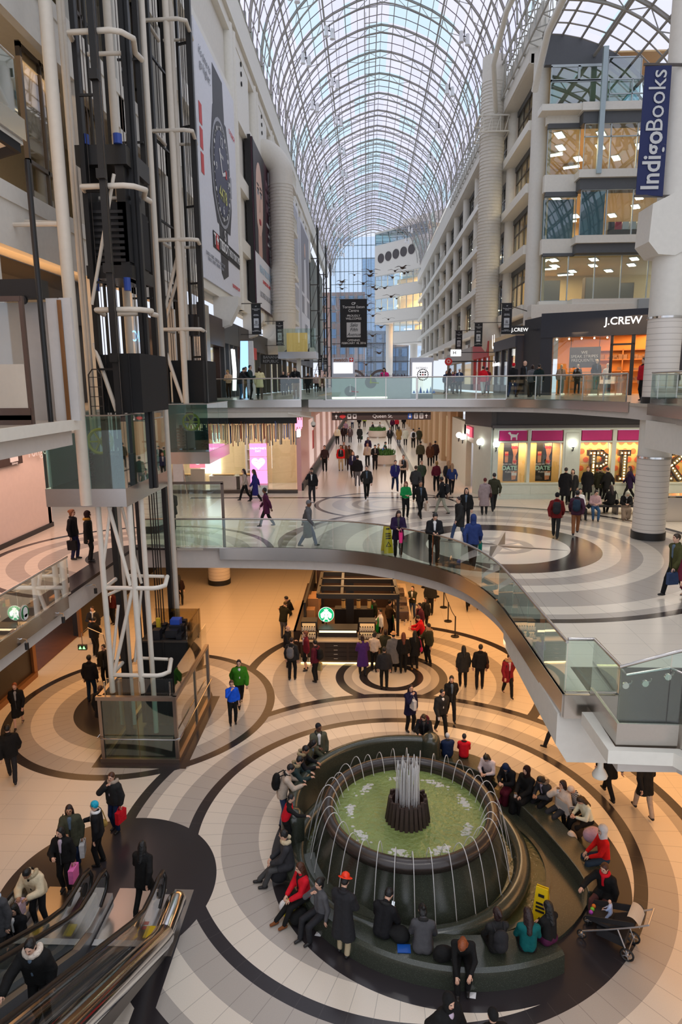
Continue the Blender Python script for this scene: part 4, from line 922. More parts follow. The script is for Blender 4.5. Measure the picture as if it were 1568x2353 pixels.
# rear tower
t = thing('lift_tower', 'rear lift tower of cream pipes and black rails in front of the watch billboard', 'lift tower', (-7.9, 30, 10.6))
for px, Y, r in ((411, 28.7, .13), (421, 29.8, .10)):
    b = MB(); mem(b, px, Y, r, 10.6, ZT, 12); b.build('post', PIPE, t, smooth=60)
for px, Y, w in ((369, 28.8, .2), (402, 31, .16), (433, 30.5, .1), (459, 29.6, .2)):
    b = MB(); membox(b, px, Y, w, 10.6, ZT, d=.24); b.build('guide_rail', BLACK, t)
b = MB()
for px in (383, 388, 440, 443, 447, 452): mem(b, px, 30, .018, 10.6, ZT, 5)
b.build('cables', DKSTEEL, t)
for (pl, pr, tip, py, pty) in ((335, 425, 440, 45, 58), (352, 440, 450, 300, 305), (365, 452, 461, 551, 556), (375, 460, 472, 757, 760)):
    l, r_, tp = atY(pl, py, 28.6), atY(pr, py, 28.6), atY(tip, pty, 30.2); b = MB(); b.tube([(l.x, 30.2, l.z), (l.x, 28.65, l.z), (r_.x-.3, 28.6, l.z), (r_.x, 28.75, l.z), (tp.x, 30.2, l.z)], .08, 8); b.tube([(l.x+.2, 30.2, l.z), (tp.x, 30.2, l.z)], .06, 6); b.build('hoop', PIPE, t, smooth=60)
b = MB(); b.tube([atY(372, 740, 28.9), atY(412, 570, 28.9)], .07, 8); b.tube([atY(380, 740, 29.8), atY(424, 580, 29.8)], .07, 8); b.tube([atY(375, 790, 28.8), atY(421, 925, 28.7)], .08, 8); b.build('diagonal_brace', PIPE, t)
for z in np.arange(12, 33, 3.1):
    for (p1, y1, p2, y2, dz) in ((369, 29, 402, 30.9, 0), (433, 29.8, 459, 29.6, .6)): MB().beam(atY(p1, 600, y1).xy.to_3d()+Vector((0, 0, z+dz)), atY(p2, 600, y2).xy.to_3d()+Vector((0, 0, z+dz)), .08).build('bracket', BLACK, t)
lift_car(atY(396, 880, 29).x, 29.0, 10.62, atY(468, 880, 29).x, 31.5, atY(430, 828, 29).z, 'wide black lift box at the foot of the rear tower', False)
b = MB(); p = atY(440, 740, 30.3); b.box(p.x-.4, 30.0, p.z-.6, p.x+.35, 30.7, p.z+.3); b.box(p.x+.4, 29.8, p.z+.2, p.x+.65, 30.2, p.z+.8); o = b.build('machine_gear', mat('machine_black', S(32, 33, 38), .4)); tag(o, 'black lift machine gear caught between the rails of the rear tower', 'machine')
# glass enclosure at the foot of the lower lift
t = thing('lift_enclosure', 'glass and steel enclosure around the foot of the lower lift on the ground floor', 'lift enclosure', (-7.0, 20.3, 0)); EX0, EX1, EY0, EY1, EH = -8.12, -5.82, 18.3, 22.4, 2.15
b = MB()
for (x, y, w) in ((EX0, EY0, .1), (EX1, EY0, .1), (EX1, EY1, .12), (EX0, EY1, .12), (EX1, 20.6, .1)): b.box(x-w/2, y-w/2, 0, x+w/2, y+w/2, EH)
for z in (EH-.04, .06):
    b.beam((EX0-.1, EY0, z), (EX1+.06, EY0, z), .13, .12); b.beam((EX1, EY0, z), (EX1, EY1, z), .13, .12); b.beam((EX0, EY0, z), (EX0, EY1, z), .13, .12)
b.build('frame', mat('bronzed_steel', S(164, 150, 138), .3, .9), t)
for (a, c) in (((EX0+.06, EY0), (-7.0, EY0)), ((-6.98, EY0), (EX1-.06, EY0)), ((EX1, EY0+.07), (EX1, 20.5)), ((EX1, 20.7), (EX1, EY1-.07)), ((EX0, EY0+.07), (EX0, EY1-.07))):
    MB().wallpath([a, c], .12, EH-.1, .02).build('glass_panel', PITG if a[1] == c[1] else AMBERG, t)
for (a, c, h) in (((EX0+.2, EY0+.1), (EX1-.05, EY0+.1), .55), ((EX1, EY0+.1), (EX1, EY1), .8)): MB().wallpath([a, c], EH+.03, EH+h, .016).build('upstand_glass', SHOPG, t)
b = MB(); z = .82; b.tube([(EX0-.12, 18.9, z), (EX0-.12, EY0-.08, z), (EX0, EY0-.12, z), (EX1+.02, EY0-.12, z), (EX1+.12, EY0-.04, z), (EX1+.12, EY1, z)], .022, 8); b.build('bump_rail', CHROME, t)
b = MB()
for x in (EX0+.15, -6.9, EX1-.15): b.tube([(x, EY0+.1, EH), (x, EY0+.1, EH+.45)], .025, 6)
b.build('glass_studs', CHROME, t)
lc = lift_car(-7.6, 20.6, .05, -6.0, 22.3, 3.0, 'open topped black lift car with machinery inside the ground floor enclosure', False)
b = MB(); rr = random.Random(3)
for i in range(14): x, y = -7.45+rr.random()*1.3, 20.75+rr.random()*1.2; b.cbox((x, y, 3.05+rr.random()*.15), .06+rr.random()*.15, .06+rr.random()*.12, .04+rr.random()*.16)
b.build('machinery', mat('gear_black', S(40, 41, 46), .4, .3), lc)
b = MB(); b.cbox((-6.55, 21.3, 3.35), .16, .16, .2); b.build('blue_motor', mat('motor_blue', S(40, 80, 180), .4), lc); MB().cbox((-7.1, 20.9, 3.2), .14, .1, .05).build('blue_cover', mat('motor_blue', S(40, 80, 180), .4), lc); MB().cbox((-7.2, 21.4, 3.3), .06, .06, .22).build('yellow_hose', mat('hose_yellow', S(220, 190, 50), .4), lc)
b = MB(); b.box(-6.02, 20.6, .05, -5.98, 22.35, 3.55); b.box(-7.6, 22.28, .05, -6.0, 22.32, 3.55); b.build('car_glass', AMBERG, lc)
MB().box(-7.62, 20.55, 2.98, -5.98, 20.63, 3.04).build('car_rim', DKSTEEL, lc)

# ================================================================== LEFT UPPER GALLERY (level of the upper floor)
GOLD = mat('gold_shop_wall', S(226, 178, 96), .5)
o = MB().box(-8.2, 10.6, 10.6, -7.9, 12.2, 13.3).build('gold_panel', GOLD); tag(o, 'gold coloured shop panel at the very left edge on the upper gallery', 'panel')
t = thing('glass_screen', 'bronze framed glass screen at the end of the left upper gallery', 'screen', (-7.4, 14.6, 10.6)); b = MB()
x0, x1, Y = -8.5, -7.05, 13.8
for (a, c) in (((x0, 10.6), (x0, 13.2)), ((x1, 10.6), (x1, 13.2))): b.beam((a[0], Y, a[1]), (c[0], Y, c[1]), .08)
for z in (10.75, 13.15): b.beam((x0, Y, z), (x1, Y, z), .1)
b.box(x0, Y-.05, 10.6, x1, Y+.05, 10.95); b.build('frame', mat('bronze_screen', S(96, 78, 70), .4, .5), t); MB().box(x0, Y-.01, 11, x1, Y+.01, 13.1).build('glass_panel', SHOPG, t)
MB().box(x0+.05, Y-.03, 10.95, x1-.05, Y-.015, 11.85).build('frosted_panel', mat('frosted', S(200, 190, 175), .5), t)
p0 = atY(66, 410, 14.9); o = MB().tube([(p0.x, 14.9, 10.6), (p0.x, 14.9, 16.1)], .06, 10).build('black_pole', BLACK, smooth=60); tag(o, 'slender black pole between the left upper gallery and the ceiling', 'pole')
for k, (px, w) in enumerate(((134, .13), (165, .13))):
    p = atY(px, 850, 15.4); o = MB().box(p.x-w, 15.35-.03*k, 10.6, p.x+w, 15.45-.03*k, 13.35).build('door_panel', mat('pale_door', S(206, 202, 198), .6)); tag(o, ('pale sliding door leaf beside the bronze screen', 'pale sliding door leaf beside the fat cream lift post')[k], 'door leaf')
o = MB().box(-9.0, 15.62, 10.6, -6.95, 15.66, 13.3).build('back_panel', mat('pale_panel', S(186, 182, 178), .6)); tag(o, 'wide pale panel behind the sliding door leaves', 'panel')
o = MB().box(atY(149, 850, 15.3).x-.04, 15.27, 10.6, atY(149, 850, 15.3).x+.05, 15.3, 13.3).build('bronze_post', mat('bronze_trim', S(150, 105, 66), .4, .6)); tag(o, 'narrow bronze post between the two pale door leaves', 'post')
b = MB(); b.box(-9.3, 15.2, 13.35, -7.3, 15.6, 13.75); b.tube([(-7.7, 15.1, 13.3), (-7.7, 15.2, 13.3)], .1, 12); o = b.build('door_operator', BLACK); tag(o, 'black lift door operator above the pale door leaves', 'door operator')
# shop front with striped panels
t = thing('shop_front', 'cosmetics shop front with black and white striped panels behind the left gallery', 'shop front', (-13, 24, 10.6))
MB().box(-13.6, 15, 10.6, -13.4, 33.4, 16.1).build('back_wall', mat('shop_black', S(36, 33, 34), .5), t)
b = MB()
for i in range(6): b.box(-12.3, 20.2, 10.8+i*.5, -12.2, 21.2, 11.05+i*.5)
b.build('white_stripes', mat('stripe_white', S(236, 226, 205), .5), t)
MB().box(-13.2, 16, 14.1, -13.1, 33, 15.4).build('fascia', BLACK, t); MB().box(-13.3, 21.6, 11.2, -13.2, 26, 13.6).build('lit_shelf', emit('shelf_glow', (1, .86, .62), 1.3), t)
b = MB(); rr = random.Random(5)
for i in range(40): y = 21.8+rr.random()*4; b.box(-13.15, y, 11.2+.6*rr.randrange(4), -13.05, y+.12, 11.5+.6*rr.randrange(4))
tag(b.build('bottles', mat('shop_bottles', S(120, 60, 70), .4), t), None, None, None, 'stuff')
text('SOFT', .6, (-9.2, 27, 13.3), (.3, 1, 0), (0, 0, 1), emit('blue_letters', (.25, .55, 1), 2.5), t)
for k, (y, z) in enumerate(((24, 16.1), (19, 16.1), (29, 16.1))):
    t = thing('downlight', ('middle', 'nearest', 'farthest')[k]+' round downlight in the orange ceiling of the left gallery', 'downlight', (-11, y, z)); MB().cyl((-11, y), .16, z-.04, z, 14).build('lens', emit('downlight_lens', (1, .8, .75), 8), t); MB().lathe([(.16, -.05), (.22, -.05), (.22, 0), (.16, 0)], (-11, y, z), 14).build('ring', WHITE2, t)
# escalator slopes seen through the left gallery
t = thing('upper_escalator', 'brown glass escalator climbing through the left upper gallery', 'escalator', (-9.6, 13, 12))
for x in (-9.9, -8.9): MB().wallpath([(x, 8), (x, 14.6)], [15.6, 12.0], [16.4, 12.8], .05).build('balustrade_panel', glass('brown_glass', (.75, .6, .5), .1), t); MB().tube([(x, 8, 16.45), (x, 14.6, 12.85)], .05, 8).build('handrail', mat('beige_handrail', S(190, 150, 115), .5), t)
# Yonge sign
def sign(t, o, right, up, w, h): MB().slab([Vector(o), Vector(o)+Vector(right)*w, Vector(o)+Vector(right)*w+Vector(up)*h, Vector(o)+Vector(up)*h], Vector(right).cross(Vector(up))*-.12).build('sign_box', mat('sign_brown', S(62, 44, 38), .5), t)
p = atX(0, 1064, -13.15); t = thing('direction_sign', 'brown overhead direction sign on the pink lit wall at the left edge', 'sign', (-13.1, p.y, 9.5)); zs = atX(60, 1062, -13.1).z
MB().box(-13.22, 15, zs, -13.1, 24.6, zs+.62).build('sign_box', mat('sign_brown', S(62, 44, 38), .5), t)
yy = atX(82, 1052, -13.1).y; text('Yonge', .62, (-13.09, yy+.1, zs+.34), (0, 1, 0), (0, 0, 1), INKW, t); MB().box(-13.1, yy-1.9, zs+.12, -13.08, yy-1.35, zs+.52).build('icon', INKW, t); text('Subway', .14, (-13.09, yy-1.6, zs+.06), (0, 1, 0), (0, 0, 1), INKW, t)
# ================================================================== SHOPS AND SIGNS
# lingerie shop with white panelled front (middle floor)
PW_ = mat('panelled_white', S(214, 222, 208), .45); MAG = mat('magenta_panel', S(196, 40, 120), .5); CREAMW = mat('window_back_cream', S(235, 205, 140), .7); BURL = mat('dotted_back', S(226, 196, 120), .7)
CORAL = mat('coral_dot', S(232, 110, 62), .6)
t = thing('shop_front', 'white panelled shop front with magenta fascias and pink lettering along the middle floor', 'shop front', (10, 33.4, 5.6))
b = MB(); YS = 33.4
bays = [(6.55, 8.0), (8.15, 9.75), (10.6, 12.15), (12.35, 13.95), (14.6, 16.2), (16.4, 18.0), (18.6, 20.2)]
zs0, zs1, zm0, zm1, zt_ = 6.42, 8.42, 8.5, 9.05, 9.2
posts_ = [(6.3, 6.55), (8.0, 8.15), (9.75, 10.6), (12.15, 12.35), (13.95, 14.6), (16.2, 16.4), (18.0, 18.6), (20.2, 24)]
for x0, x1 in posts_: b.box(x0, YS-.12, 5.6, x1, YS+.3, zt_)
b.box(6.3, YS-.14, 5.6, 24, YS+.3, zs0-.05); b.box(6.3, YS-.2, 5.6, 24, YS, 5.75); b.box(6.3, YS-.1, zs1, 24, YS+.3, zm0); b.box(6.3, YS-.2, zm1, 24, YS+.3, zt_); b.box(6.3, YS-.2, zs0-.08, 24, YS, zs0)
b.wallpath([(5.75, 35.2), (6.35, 33.45)], 5.6, zt_, .3); b.box(5.6, 37.6, 5.6, 5.9, 44, zt_); b.box(5.65, 35.1, 8.2, 5.9, 37.7, zt_)
b.build('panelling', PW_, t)
m = MB()
for x0, x1 in bays: m.box(x0+.05, YS-.1, zm0+.03, x1-.05, YS+.05, zm1-.03)
m.box(5.6, 35.2, zm0, 5.66, 37.5, zm1); m.box(5.6, 37.9, zm0, 5.62, 38.5, zm1); m.build('magenta_fascia', MAG, t)
for x0, x1 in bays: MB().box(x0+.08, YS-.16, 5.85, x1-.08, YS-.13, 6.25).build('raised_panel', PW_, t, bevel=.01)
MB().box(9.85, YS-.14, 6.4, 10.5, YS-.11, 8.9).build('raised_panel', PW_, t, bevel=.01)
for i, (x0, x1) in enumerate(bays):
    MB().box(x0, YS-.02, zs0, x1, YS, zs1).build('window_pane', SHOPG, t)
    MB().box(x0, YS+.9, zs0-.4, x1+.15, YS+.95, zs1+.1).build('window_back', CREAMW if i < 2 else BURL, t)
    if i >= 2:
        d = MB(); rr = random.Random(i)
        for r_ in range(5):
            for c_ in range(4): d.mb = None; xx = x0+.2+c_*.42+(r_ % 2)*.2; zz = zs0+.15+r_*.44; n0 = len(d.v); d.lathe([(.14, 0), (.14, .02), (.0005, .02)], (0, 0, 0), 14); d.v[n0:] = [(xx+v[0], YS+.9-v[2], zz+v[1]) for v in d.v[n0:]]
        d.build('coral_dots', CORAL, t)
area((8.1, 33.9, 8.35), 3.0, .5, 110, AMBER); area((12.6, 33.9, 8.35), 3.4, .5, 110, AMBER); area((17.2, 33.9, 8.35), 5, .5, 150, AMBER)
b = MB(); b.box(6.2, 33.5, 9.2, 24, 34.2, 10.05); b.wallpath([(5.4, 36), (6.3, 33.3)], 9.2, 10.05, .3); b.box(6.2, YS-.3, 9.16, 24, YS+.2, 9.3); struct(b.build('ceiling_bulkhead', DKGREY))
# posters in the first two windows
for k, (x0, x1) in enumerate(((6.95, 7.7), (8.6, 9.4))):
    tt = thing('poster', ('tall dark poster in the window under the dog emblem', 'tall dark poster in the second shop window beside the wall lamp')[k], 'poster', ((x0+x1)/2, YS+.5, zs0)); MB().box(x0, YS+.5, zs0-.02, x1, YS+.53, zs1).build('board', INKK, tt)
    a = Art((x0, YS+.5, zs0), (1, 0, 0), (0, 0, 1)); w = x1-x0
    a.poly([(w*.5, 1.9), (w*.95, 1.95), (w*.92, 1.5), (w*.8, 1.25), (w*.9, .85), (w*.6, .9), (w*.66, 1.3)], 0, 0); a.ell(w*.62, 1.72, .09, .08, 1, 1, 12); a.ell(w*.82, 1.72, .09, .08, 1, 1, 12); a.poly([(w*.6, 1.05), (w*.93, 1.05), (w*.76, .88)], 1, 1)
    a.poly([(w*.08, 1.5), (w*.32, 1.5), (w*.3, .95), (w*.1, .95)], 0, 0); a.rect(w*.08, 1.3, w*.32, 1.4, 1, 1); a.poly([(w*.55, .5), (w*.95, .5), (w*.85, .08), (w*.6, .05)], 0, 0); a.rect(w*.58, .28, w*.92, .42, 2, 1)
    a.mb.build('print', [mat('poster_skin', S(206, 140, 104), .6), INKR, INKW], tt)
    a.txt('CRUSH ON THIS', .1, w*.38, .86, INKW, tt, 3); a.txt('DATE', .3, w*.42, .66, mat('mint_print', S(170, 220, 205), .5), tt, 3, bold=.01); a.txt('PUSH-UP', .12, w*.45, .46, INKW, tt, 3)
# dog emblem
a = Art((7.0, YS-.1, zm0+.06), (1, 0, 0), (0, 0, 1)); a.poly([(.0, .34), (.06, .4), (.14, .38), (.16, .3), (.42, .27), (.5, .36), (.53, .34), (.47, .22), (.47, .0), (.42, 0), (.4, .14), (.22, .13), (.2, 0), (.15, 0), (.14, .2), (.09, .27)], 0, 0); a.mb.build('dog_emblem', INKW, t)
# marquee letters with bulbs
BULB = emit('marquee_bulb', (1, .72, .34), 4); MARQ = mat('marquee_box', S(60, 48, 36), .5)
FACE = mat('marquee_face', S(225, 170, 90), .5, emis=(1, .6, .2), es=1.2)
LET = {'P': [[(0, 0), (0, 1)], [(-.14, 0), (.14, 0)], [(-.12, 1), (.3, 1), (.5, .86), (.5, .62), (.3, .5), (0, .5)]], 'I': [[(0, 0), (0, 1)], [(-.17, 0), (.17, 0)], [(-.17, 1), (.17, 1)]], 'N': [[(0, 0), (0, 1), (.5, 0), (.5, 1)], [(-.12, 0), (.12, 0)]], 'K': [[(0, 0), (0, 1)], [(-.14, 0), (.14, 0)], [(-.14, 1), (.14, 1)], [(.05, .45), (.5, .85)], [(.1, .5), (.52, 0)]]}
for ch, x, wd in (('P', 11.45, 1.25), ('I', 13.0, 1), ('N', 13.95, 1.2), ('K', 15.2, 1.2)):
    tt = thing('marquee_letter', 'lit marquee letter %s with round bulbs standing in the dotted shop window' % ch, 'letter', (x, YS+.45, zs0)); H_ = 1.3; bx = MB(); fc = MB(); bl = MB(); Yb = YS+.4
    for st in LET[ch]:
        q = [Vector((x+px*wd, Yb, zs0+.12+pz*H_)) for px, pz in st]
        for i in range(len(q)-1):
            d = (q[i+1]-q[i]).normalized(); bx.beam(q[i]-d*.13+Vector((0, .12, 0)), q[i+1]+d*.13+Vector((0, .12, 0)), .3, .26, up=(0, 1, 0)); fc.beam(q[i]-d*.09, q[i+1]+d*.09, .2, .02, up=(0, 1, 0))
            n = max(1, int((q[i+1]-q[i]).length/.14))
            for k in range(n+1): c = q[i].lerp(q[i+1], k/n); bl.sph((c.x, Yb-.04, c.z), .045, 8, 5)
    bx.build('box', MARQ, tt); fc.build('face', FACE, tt); bl.build('bulbs', BULB, tt, smooth=60)
# wall lamps
GLOBE = emit('globe_glass', (1, .96, .86), 7)
lm = thing('globe_lamp', 'single white globe wall lamp on the pilaster right of the posters', 'wall lamp', (10.18, YS-.12, 8.35)); b = MB(); b.tube([(10.18, YS-.1, 8.1), (10.18, YS-.2, 8.0), (10.18, YS-.32, 8.05), (10.18, YS-.32, 8.2)], .025, 6); b.cyl((10.18, YS-.32), .07, 8.18, 8.24, 10); b.build('bracket', BLACK, lm); MB().sph((10.18, YS-.32, 8.38), .17, 16, 10).build('globe', GLOBE, lm, smooth=80)
for (x, y, lab) in ((6.05, 34.5, 'outer globe of the lamp pair at the corner of the white shop'), (6.42, YS-.05, 'inner globe of the lamp pair at the corner of the white shop'), (5.62, 39.2, 'farther globe lamp on the white shop side wall'), (5.66, 37.9, 'nearer globe lamp on the white shop side wall')):
    dup(lm, (x-(.25 if x < 6.2 else 0), y, 8.35), 'white '+lab)
tt = thing('lit_sign', 'glowing red sign over the side door of the white shop', 'sign', (5.55, 36.4, 8.5)); MB().box(5.5, 35.7, 8.52, 5.6, 37.1, 9.02).build('box', mat('sign_red', S(190, 40, 60), .5, emis=(1, .15, .2), es=1.2), tt); text('SECRET', .34, (5.49, 36.4, 8.77), (0, -1, 0), (0, 0, 1), emit('red_neon', (1, .45, .4), 5), tt)
b = MB(); b.box(6.2, 36, 5.6, 9.5, 36.2, 8.4); o = struct(b.build('wall_shop_inner', mat('coral_wall', S(224, 120, 90), .7))); area((7, 35.2, 8.2), 1.5, 1.2, 50, WARM)
# steel recycling unit at the right edge
t = thing('recycling_bin', 'long brushed steel recycling bin with openings beside the tiled column', 'bin', (13.4, 27.9, 5.6)); MB().box(12.0, 27.6, 5.6, 15.4, 28.3, 6.62).build('body', STEEL, t, bevel=.02); b = MB()
for i in range(4): b.cyl((12.45+i*.8, 27.95), .24, 6.62, 6.66, 18)
b.build('openings', BLACK, t); MB().box(12.0, 27.62, 6.66, 15.4, 28.28, 6.7).build('top_plate', CHROME, t)

# jewellery shop on the left with hanging tubes
t = thing('shop_front', 'bright jewellery shop front behind a curtain of hanging metal tubes on the middle floor', 'shop front', (-7, 35.2, 5.6)); JB = mat('jewellery_beige', S(226, 206, 160), .6)
MB().box(-12.5, 39, 5.6, -3.7, 39.2, 9.9).build('back_wall', JB, t); MB().box(-12.5, 35.1, 5.6, -3.75, 35.35, 5.78).build('plinth', DKSTEEL, t)
for x0, x1 in ((-12.5, -10.6), (-10.58, -8.4), (-8.38, -6.6)): MB().box(x0, 35.2, 5.78, x1, 35.22, 8.4).build('glass_pane', SHOPG, t)
MB().wallpath([(-5.1, 35.2), (-3.9, 35.9)], 5.6, 8.4, .03).build('corner_glass', SHOPG, t); MB().box(-12.5, 35.0, 9.35, -3.7, 35.6, 10.0).build('dark_header', BLACK, t)
b = MB(); b.box(-9.9, 38.8, 6.2, -8.7, 38.9, 8.6); b.build('white_lightbox', emit('lightbox_white', (1, .98, .94), 3), t)
b = MB()
for z in (6.4, 7.0, 7.6): b.box(-7.1, 38.6, z, -6.0, 38.95, z+.05)
b.box(-7.15, 38.5, 5.6, -7.05, 39, 8.4); b.box(-6.05, 38.5, 5.6, -5.95, 39, 8.4); b.build('shelf_unit', mat('shelf_steel', S(196, 196, 192), .4), t)
rr = random.Random(11); TM = [mat('tube_bronze', S(120, 96, 80), .3, .8), mat('tube_steel', S(150, 148, 150), .25, .9), mat('tube_dark', S(66, 60, 62), .35, .7), mat('tube_copper', S(170, 110, 84), .3, .8), mat('tube_blue', S(110, 130, 190), .3, .7)]
for i in range(98):
    x = -11.2+i*.0775+rr.uniform(-.02, .02); y = 34.95+rr.uniform(-.12, .12)
    if x > -4.6: y += (x+4.6)*.9
    z0 = 8.15+rr.random()*.45; MB().tube([(x, y, z0), (x, y, 9.25+rr.random()*.25)], .028, 6).build('hanging_tube', rr.choice(TM), t, smooth=60)
area((-8, 37, 9.2), 7, 3, 170, NEUT); area((-5, 36.5, 9.2), 1.5, 1, 40, NEUT)
for k, x in enumerate((-10.2, -7.9, -6.4)):
    tt = thing('display_counter', ('left', 'middle', 'right')[k]+' jewellery counter behind the tube curtain shop glass', 'counter', (x, 36.4, 5.6)); MB().box(x-.85, 36.1, 5.6, x+.85, 36.8, 6.4).build('cabinet', mat('counter_white', S(220, 216, 206), .5), tt); MB().box(x-.9, 36.05, 6.4, x+.9, 36.85, 6.44).build('glass_top', SHOPG, tt); MB().box(x-.7, 36.2, 6.45, x+.5, 36.6, 6.5).build('trays', mat('tray_gold', S(214, 178, 110), .4, .3), tt)
tt = thing('advert_screen', 'tall pink screen stack with a white heart at the jewellery shop corner', 'screen', (-5.75, 34.6, 5.6)); PK = emit('screen_pink', (1, .32, .66), 1.5); HRT = emit('screen_heart', (1, .9, .94), 1.6)
MB().slab([(-6.2, 34.55, 5.6), (-5.3, 34.55, 5.6), (-5.3, 34.8, 6.15), (-6.2, 34.8, 6.15)], (0, .2, 0)).build('stand', STEEL, tt)
for k in range(3): MB().box(-6.2, 34.66, 6.2+k*.72, -5.3, 34.74, 6.89+k*.72).build('display', PK, tt)
a = Art((-5.75, 34.655, 7.3), (1, 0, 0), (0, 0, 1)); a.poly([(.36*math.sin(q)**3*1.0, .022*(13*math.cos(q)-5*math.cos(2*q)-2*math.cos(3*q)-math.cos(4*q))) for q in np.linspace(0, 2*PI, 31)[:-1]][::-1], 0, 0); a.mb.build('heart', HRT, tt)
text("VALENTINE'S\nDAY", .15, (-5.75, 34.65, 8.0), (1, 0, 0), (0, 0, 1), HRT, tt); text('SHARE YOUR\nLOVE', .075, (-5.75, 34.62, 7.35), (1, 0, 0), (0, 0, 1), MAG, tt)
tt = thing('lit_picture', 'red lit heart picture on a stand in the jewellery shop window', 'picture', (-9.3, 35.9, 6.4)); MB().box(-9.75, 35.85, 6.9, -8.9, 35.92, 7.6).build('panel', emit('picture_red', (1, .25, .35), 1.2), tt); MB().box(-9.7, 35.8, 5.6, -8.95, 36.0, 6.85).build('pedestal', CREAMP, tt); a = Art((-9.3, 35.85, 7.25), (1, 0, 0), (0, 0, 1)); a.ell(0, 0, .2, .16, 0, 0); a.mb.build('heart', HRT, tt)
tt = thing('easel_sign', 'white sign on a folding easel in front of the jewellery shop', 'sign', (-10.1, 34.9, 5.6)); MB().beam((-10.6, 34.9, 5.6), (-10.35, 34.9, 7.4), .05).beam((-9.7, 34.9, 5.6), (-9.9, 34.9, 7.4), .05).build('legs', STEEL, tt); MB().box(-10.4, 34.84, 6.1, -9.85, 34.88, 7.3).build('board', INKW, tt)
tt = thing('lit_sign', 'pink and white lit blade sign at the jewellery shop corner', 'sign', (-3.6, 35.6, 9)); MB().box(-3.75, 35.3, 8.6, -3.6, 36, 9.0).build('white_face', SIGNW, tt); b = MB()
for i in range(9): b.tube([(-3.8+i*.045, 35.25, 8.95+.1*(i % 3)), (-3.8+i*.045, 35.25, 9.75-.12*((i+1) % 3))], .022, 6)
b.build('tubes', emit('tube_pink', (1, .3, .45), 2), tt)

# middle floor corridor
PKP = mat('pink_glazed_front', S(226, 176, 172), .3); b = MB(); b.box(-3.85, 36, 5.6, -3.6, 120, 10.0); struct(b.build('wall_corridor_left', PKP))
b = MB(); b.box(-3.6, 36, 5.6, -3.5, 120, 6.0); struct(b.build('baseboard_corridor', BLACK)); b = MB()
for y in (41, 47, 54, 62, 71, 81, 92): b.box(-3.62, y, 6.2, -3.56, y+3.2, 9.2)
struct(b.build('window_corridor_left', mat('corridor_window', S(150, 110, 112), .2, emis=(1, .7, .62), es=.5)))
o = MB().box(-3.58, 43.2, 7.2, -3.54, 44.2, 8.4).build('poster', mat('poster_red', S(200, 40, 50), .5)); tag(o, 'small red poster on the pink corridor front', 'poster')
b = MB(); b.box(5.95, 44, 5.6, 6.3, 120, 10.0)
for y in range(45, 118, 5): b.box(5.6, y, 5.6, 6.0, y+1.6, 10)
struct(b.build('wall_corridor_right', mat('tan_stone', S(206, 172, 132), .6))); b = MB()
for y in range(47, 118, 5): b.box(5.88, y, 6.0, 5.94, y+2.8, 9)
struct(b.build('window_corridor_right', mat('dark_shop', S(70, 56, 50), .2, emis=(1, .7, .4), es=.25)))
b = MB(); b.box(-3.6, 118, 5.6, 6, 118.3, 10); struct(b.build('wall_corridor_end', mat('beige_end', S(216, 190, 150), .7)))
# direction sign
tt = thing('direction_sign', 'long brown overhead direction sign with white pictograms above the corridor', 'sign', (.8, 36, 9.4)); pL, pR = atY(763, 948, 36), atY(990, 964, 36); z0, z1 = pR.z, pR.z+.40
MB().box(pL.x, 35.9, z0, pR.x, 36.05, z1).build('sign_box', mat('sign_brown', S(62, 44, 38), .5), tt); MB().box(pL.x+.5, 35.95, z1, pL.x+.54, 35.99, 10.1).box(pR.x-.5, 35.95, z1, pR.x-.46, 35.99, 10.1).build('hangers', BLACK, tt)
zc = (z0+z1)/2; a = Art((pL.x, 35.9, z0), (1, 0, 0), (0, 0, 1)); wS = pR.x-pL.x; h = z1-z0
for fx in (.178, .232): a.rect(wS*fx-.1, h*.18, wS*fx+.1, h*.82, 0, 0); a.rect(wS*fx-.06, h*.4, wS*fx+.06, h*.68, 2, 1)
a.rect(wS*.79-.11, h*.14, wS*.79+.11, h*.86, 1, 0)
for fx in (.85, .905): a.rect(wS*fx-.1, h*.16, wS*fx+.1, h*.84, 0, 0); a.rect(wS*fx-.05, h*.28, wS*fx-.015, h*.7, 2, 1); a.rect(wS*fx+.015, h*.28, wS*fx+.05, h*.7, 2, 1)
for fx in (.045, .955): a.poly([(wS*fx-.07, h*.5), (wS*fx, h*.82), (wS*fx+.07, h*.5), (wS*fx+.02, h*.5), (wS*fx+.02, h*.2), (wS*fx-.02, h*.2), (wS*fx-.02, h*.5)][::-1], 0, 0)
a.ell(wS*.11, h*.5, .16, .1, 3, 0, 16); a.rect(wS*.11-.03, h*.2, wS*.11+.03, h*.75, 3, 1); a.ell(wS*.79, h*.42, .06, .06, 0, 1, 12); a.rect(wS*.79-.02, h*.5, wS*.79+.02, h*.78, 0, 1)
a.mb.build('pictograms', [INKW, mat('access_blue', S(30, 90, 190), .5), mat('sign_brown', S(62, 44, 38), .5), INKR], tt); text('Queen St.', .27, (pL.x+wS*.515, 35.89, zc), (1, 0, 0), (0, 0, 1), INKW, tt)
# security camera
tt = thing('security_camera', 'white dome camera on a long arm at the corner of the upper slab', 'camera', (-3.4, 33.7, 9.8)); MB().tube([(-4.0, 33.7, 9.95), (-3.3, 33.7, 9.8), (-2.72, 33.7, 9.72), (-2.72, 33.7, 9.5)], .035, 6).build('arm', WHITE2, tt); b = MB(); b.sph((-2.72, 33.7, 9.4), .13); b.build('dome', WHITE2, tt, smooth=60); MB().sph((-2.72, 33.7, 9.33), .1).build('lens', BLACK, tt, smooth=60)
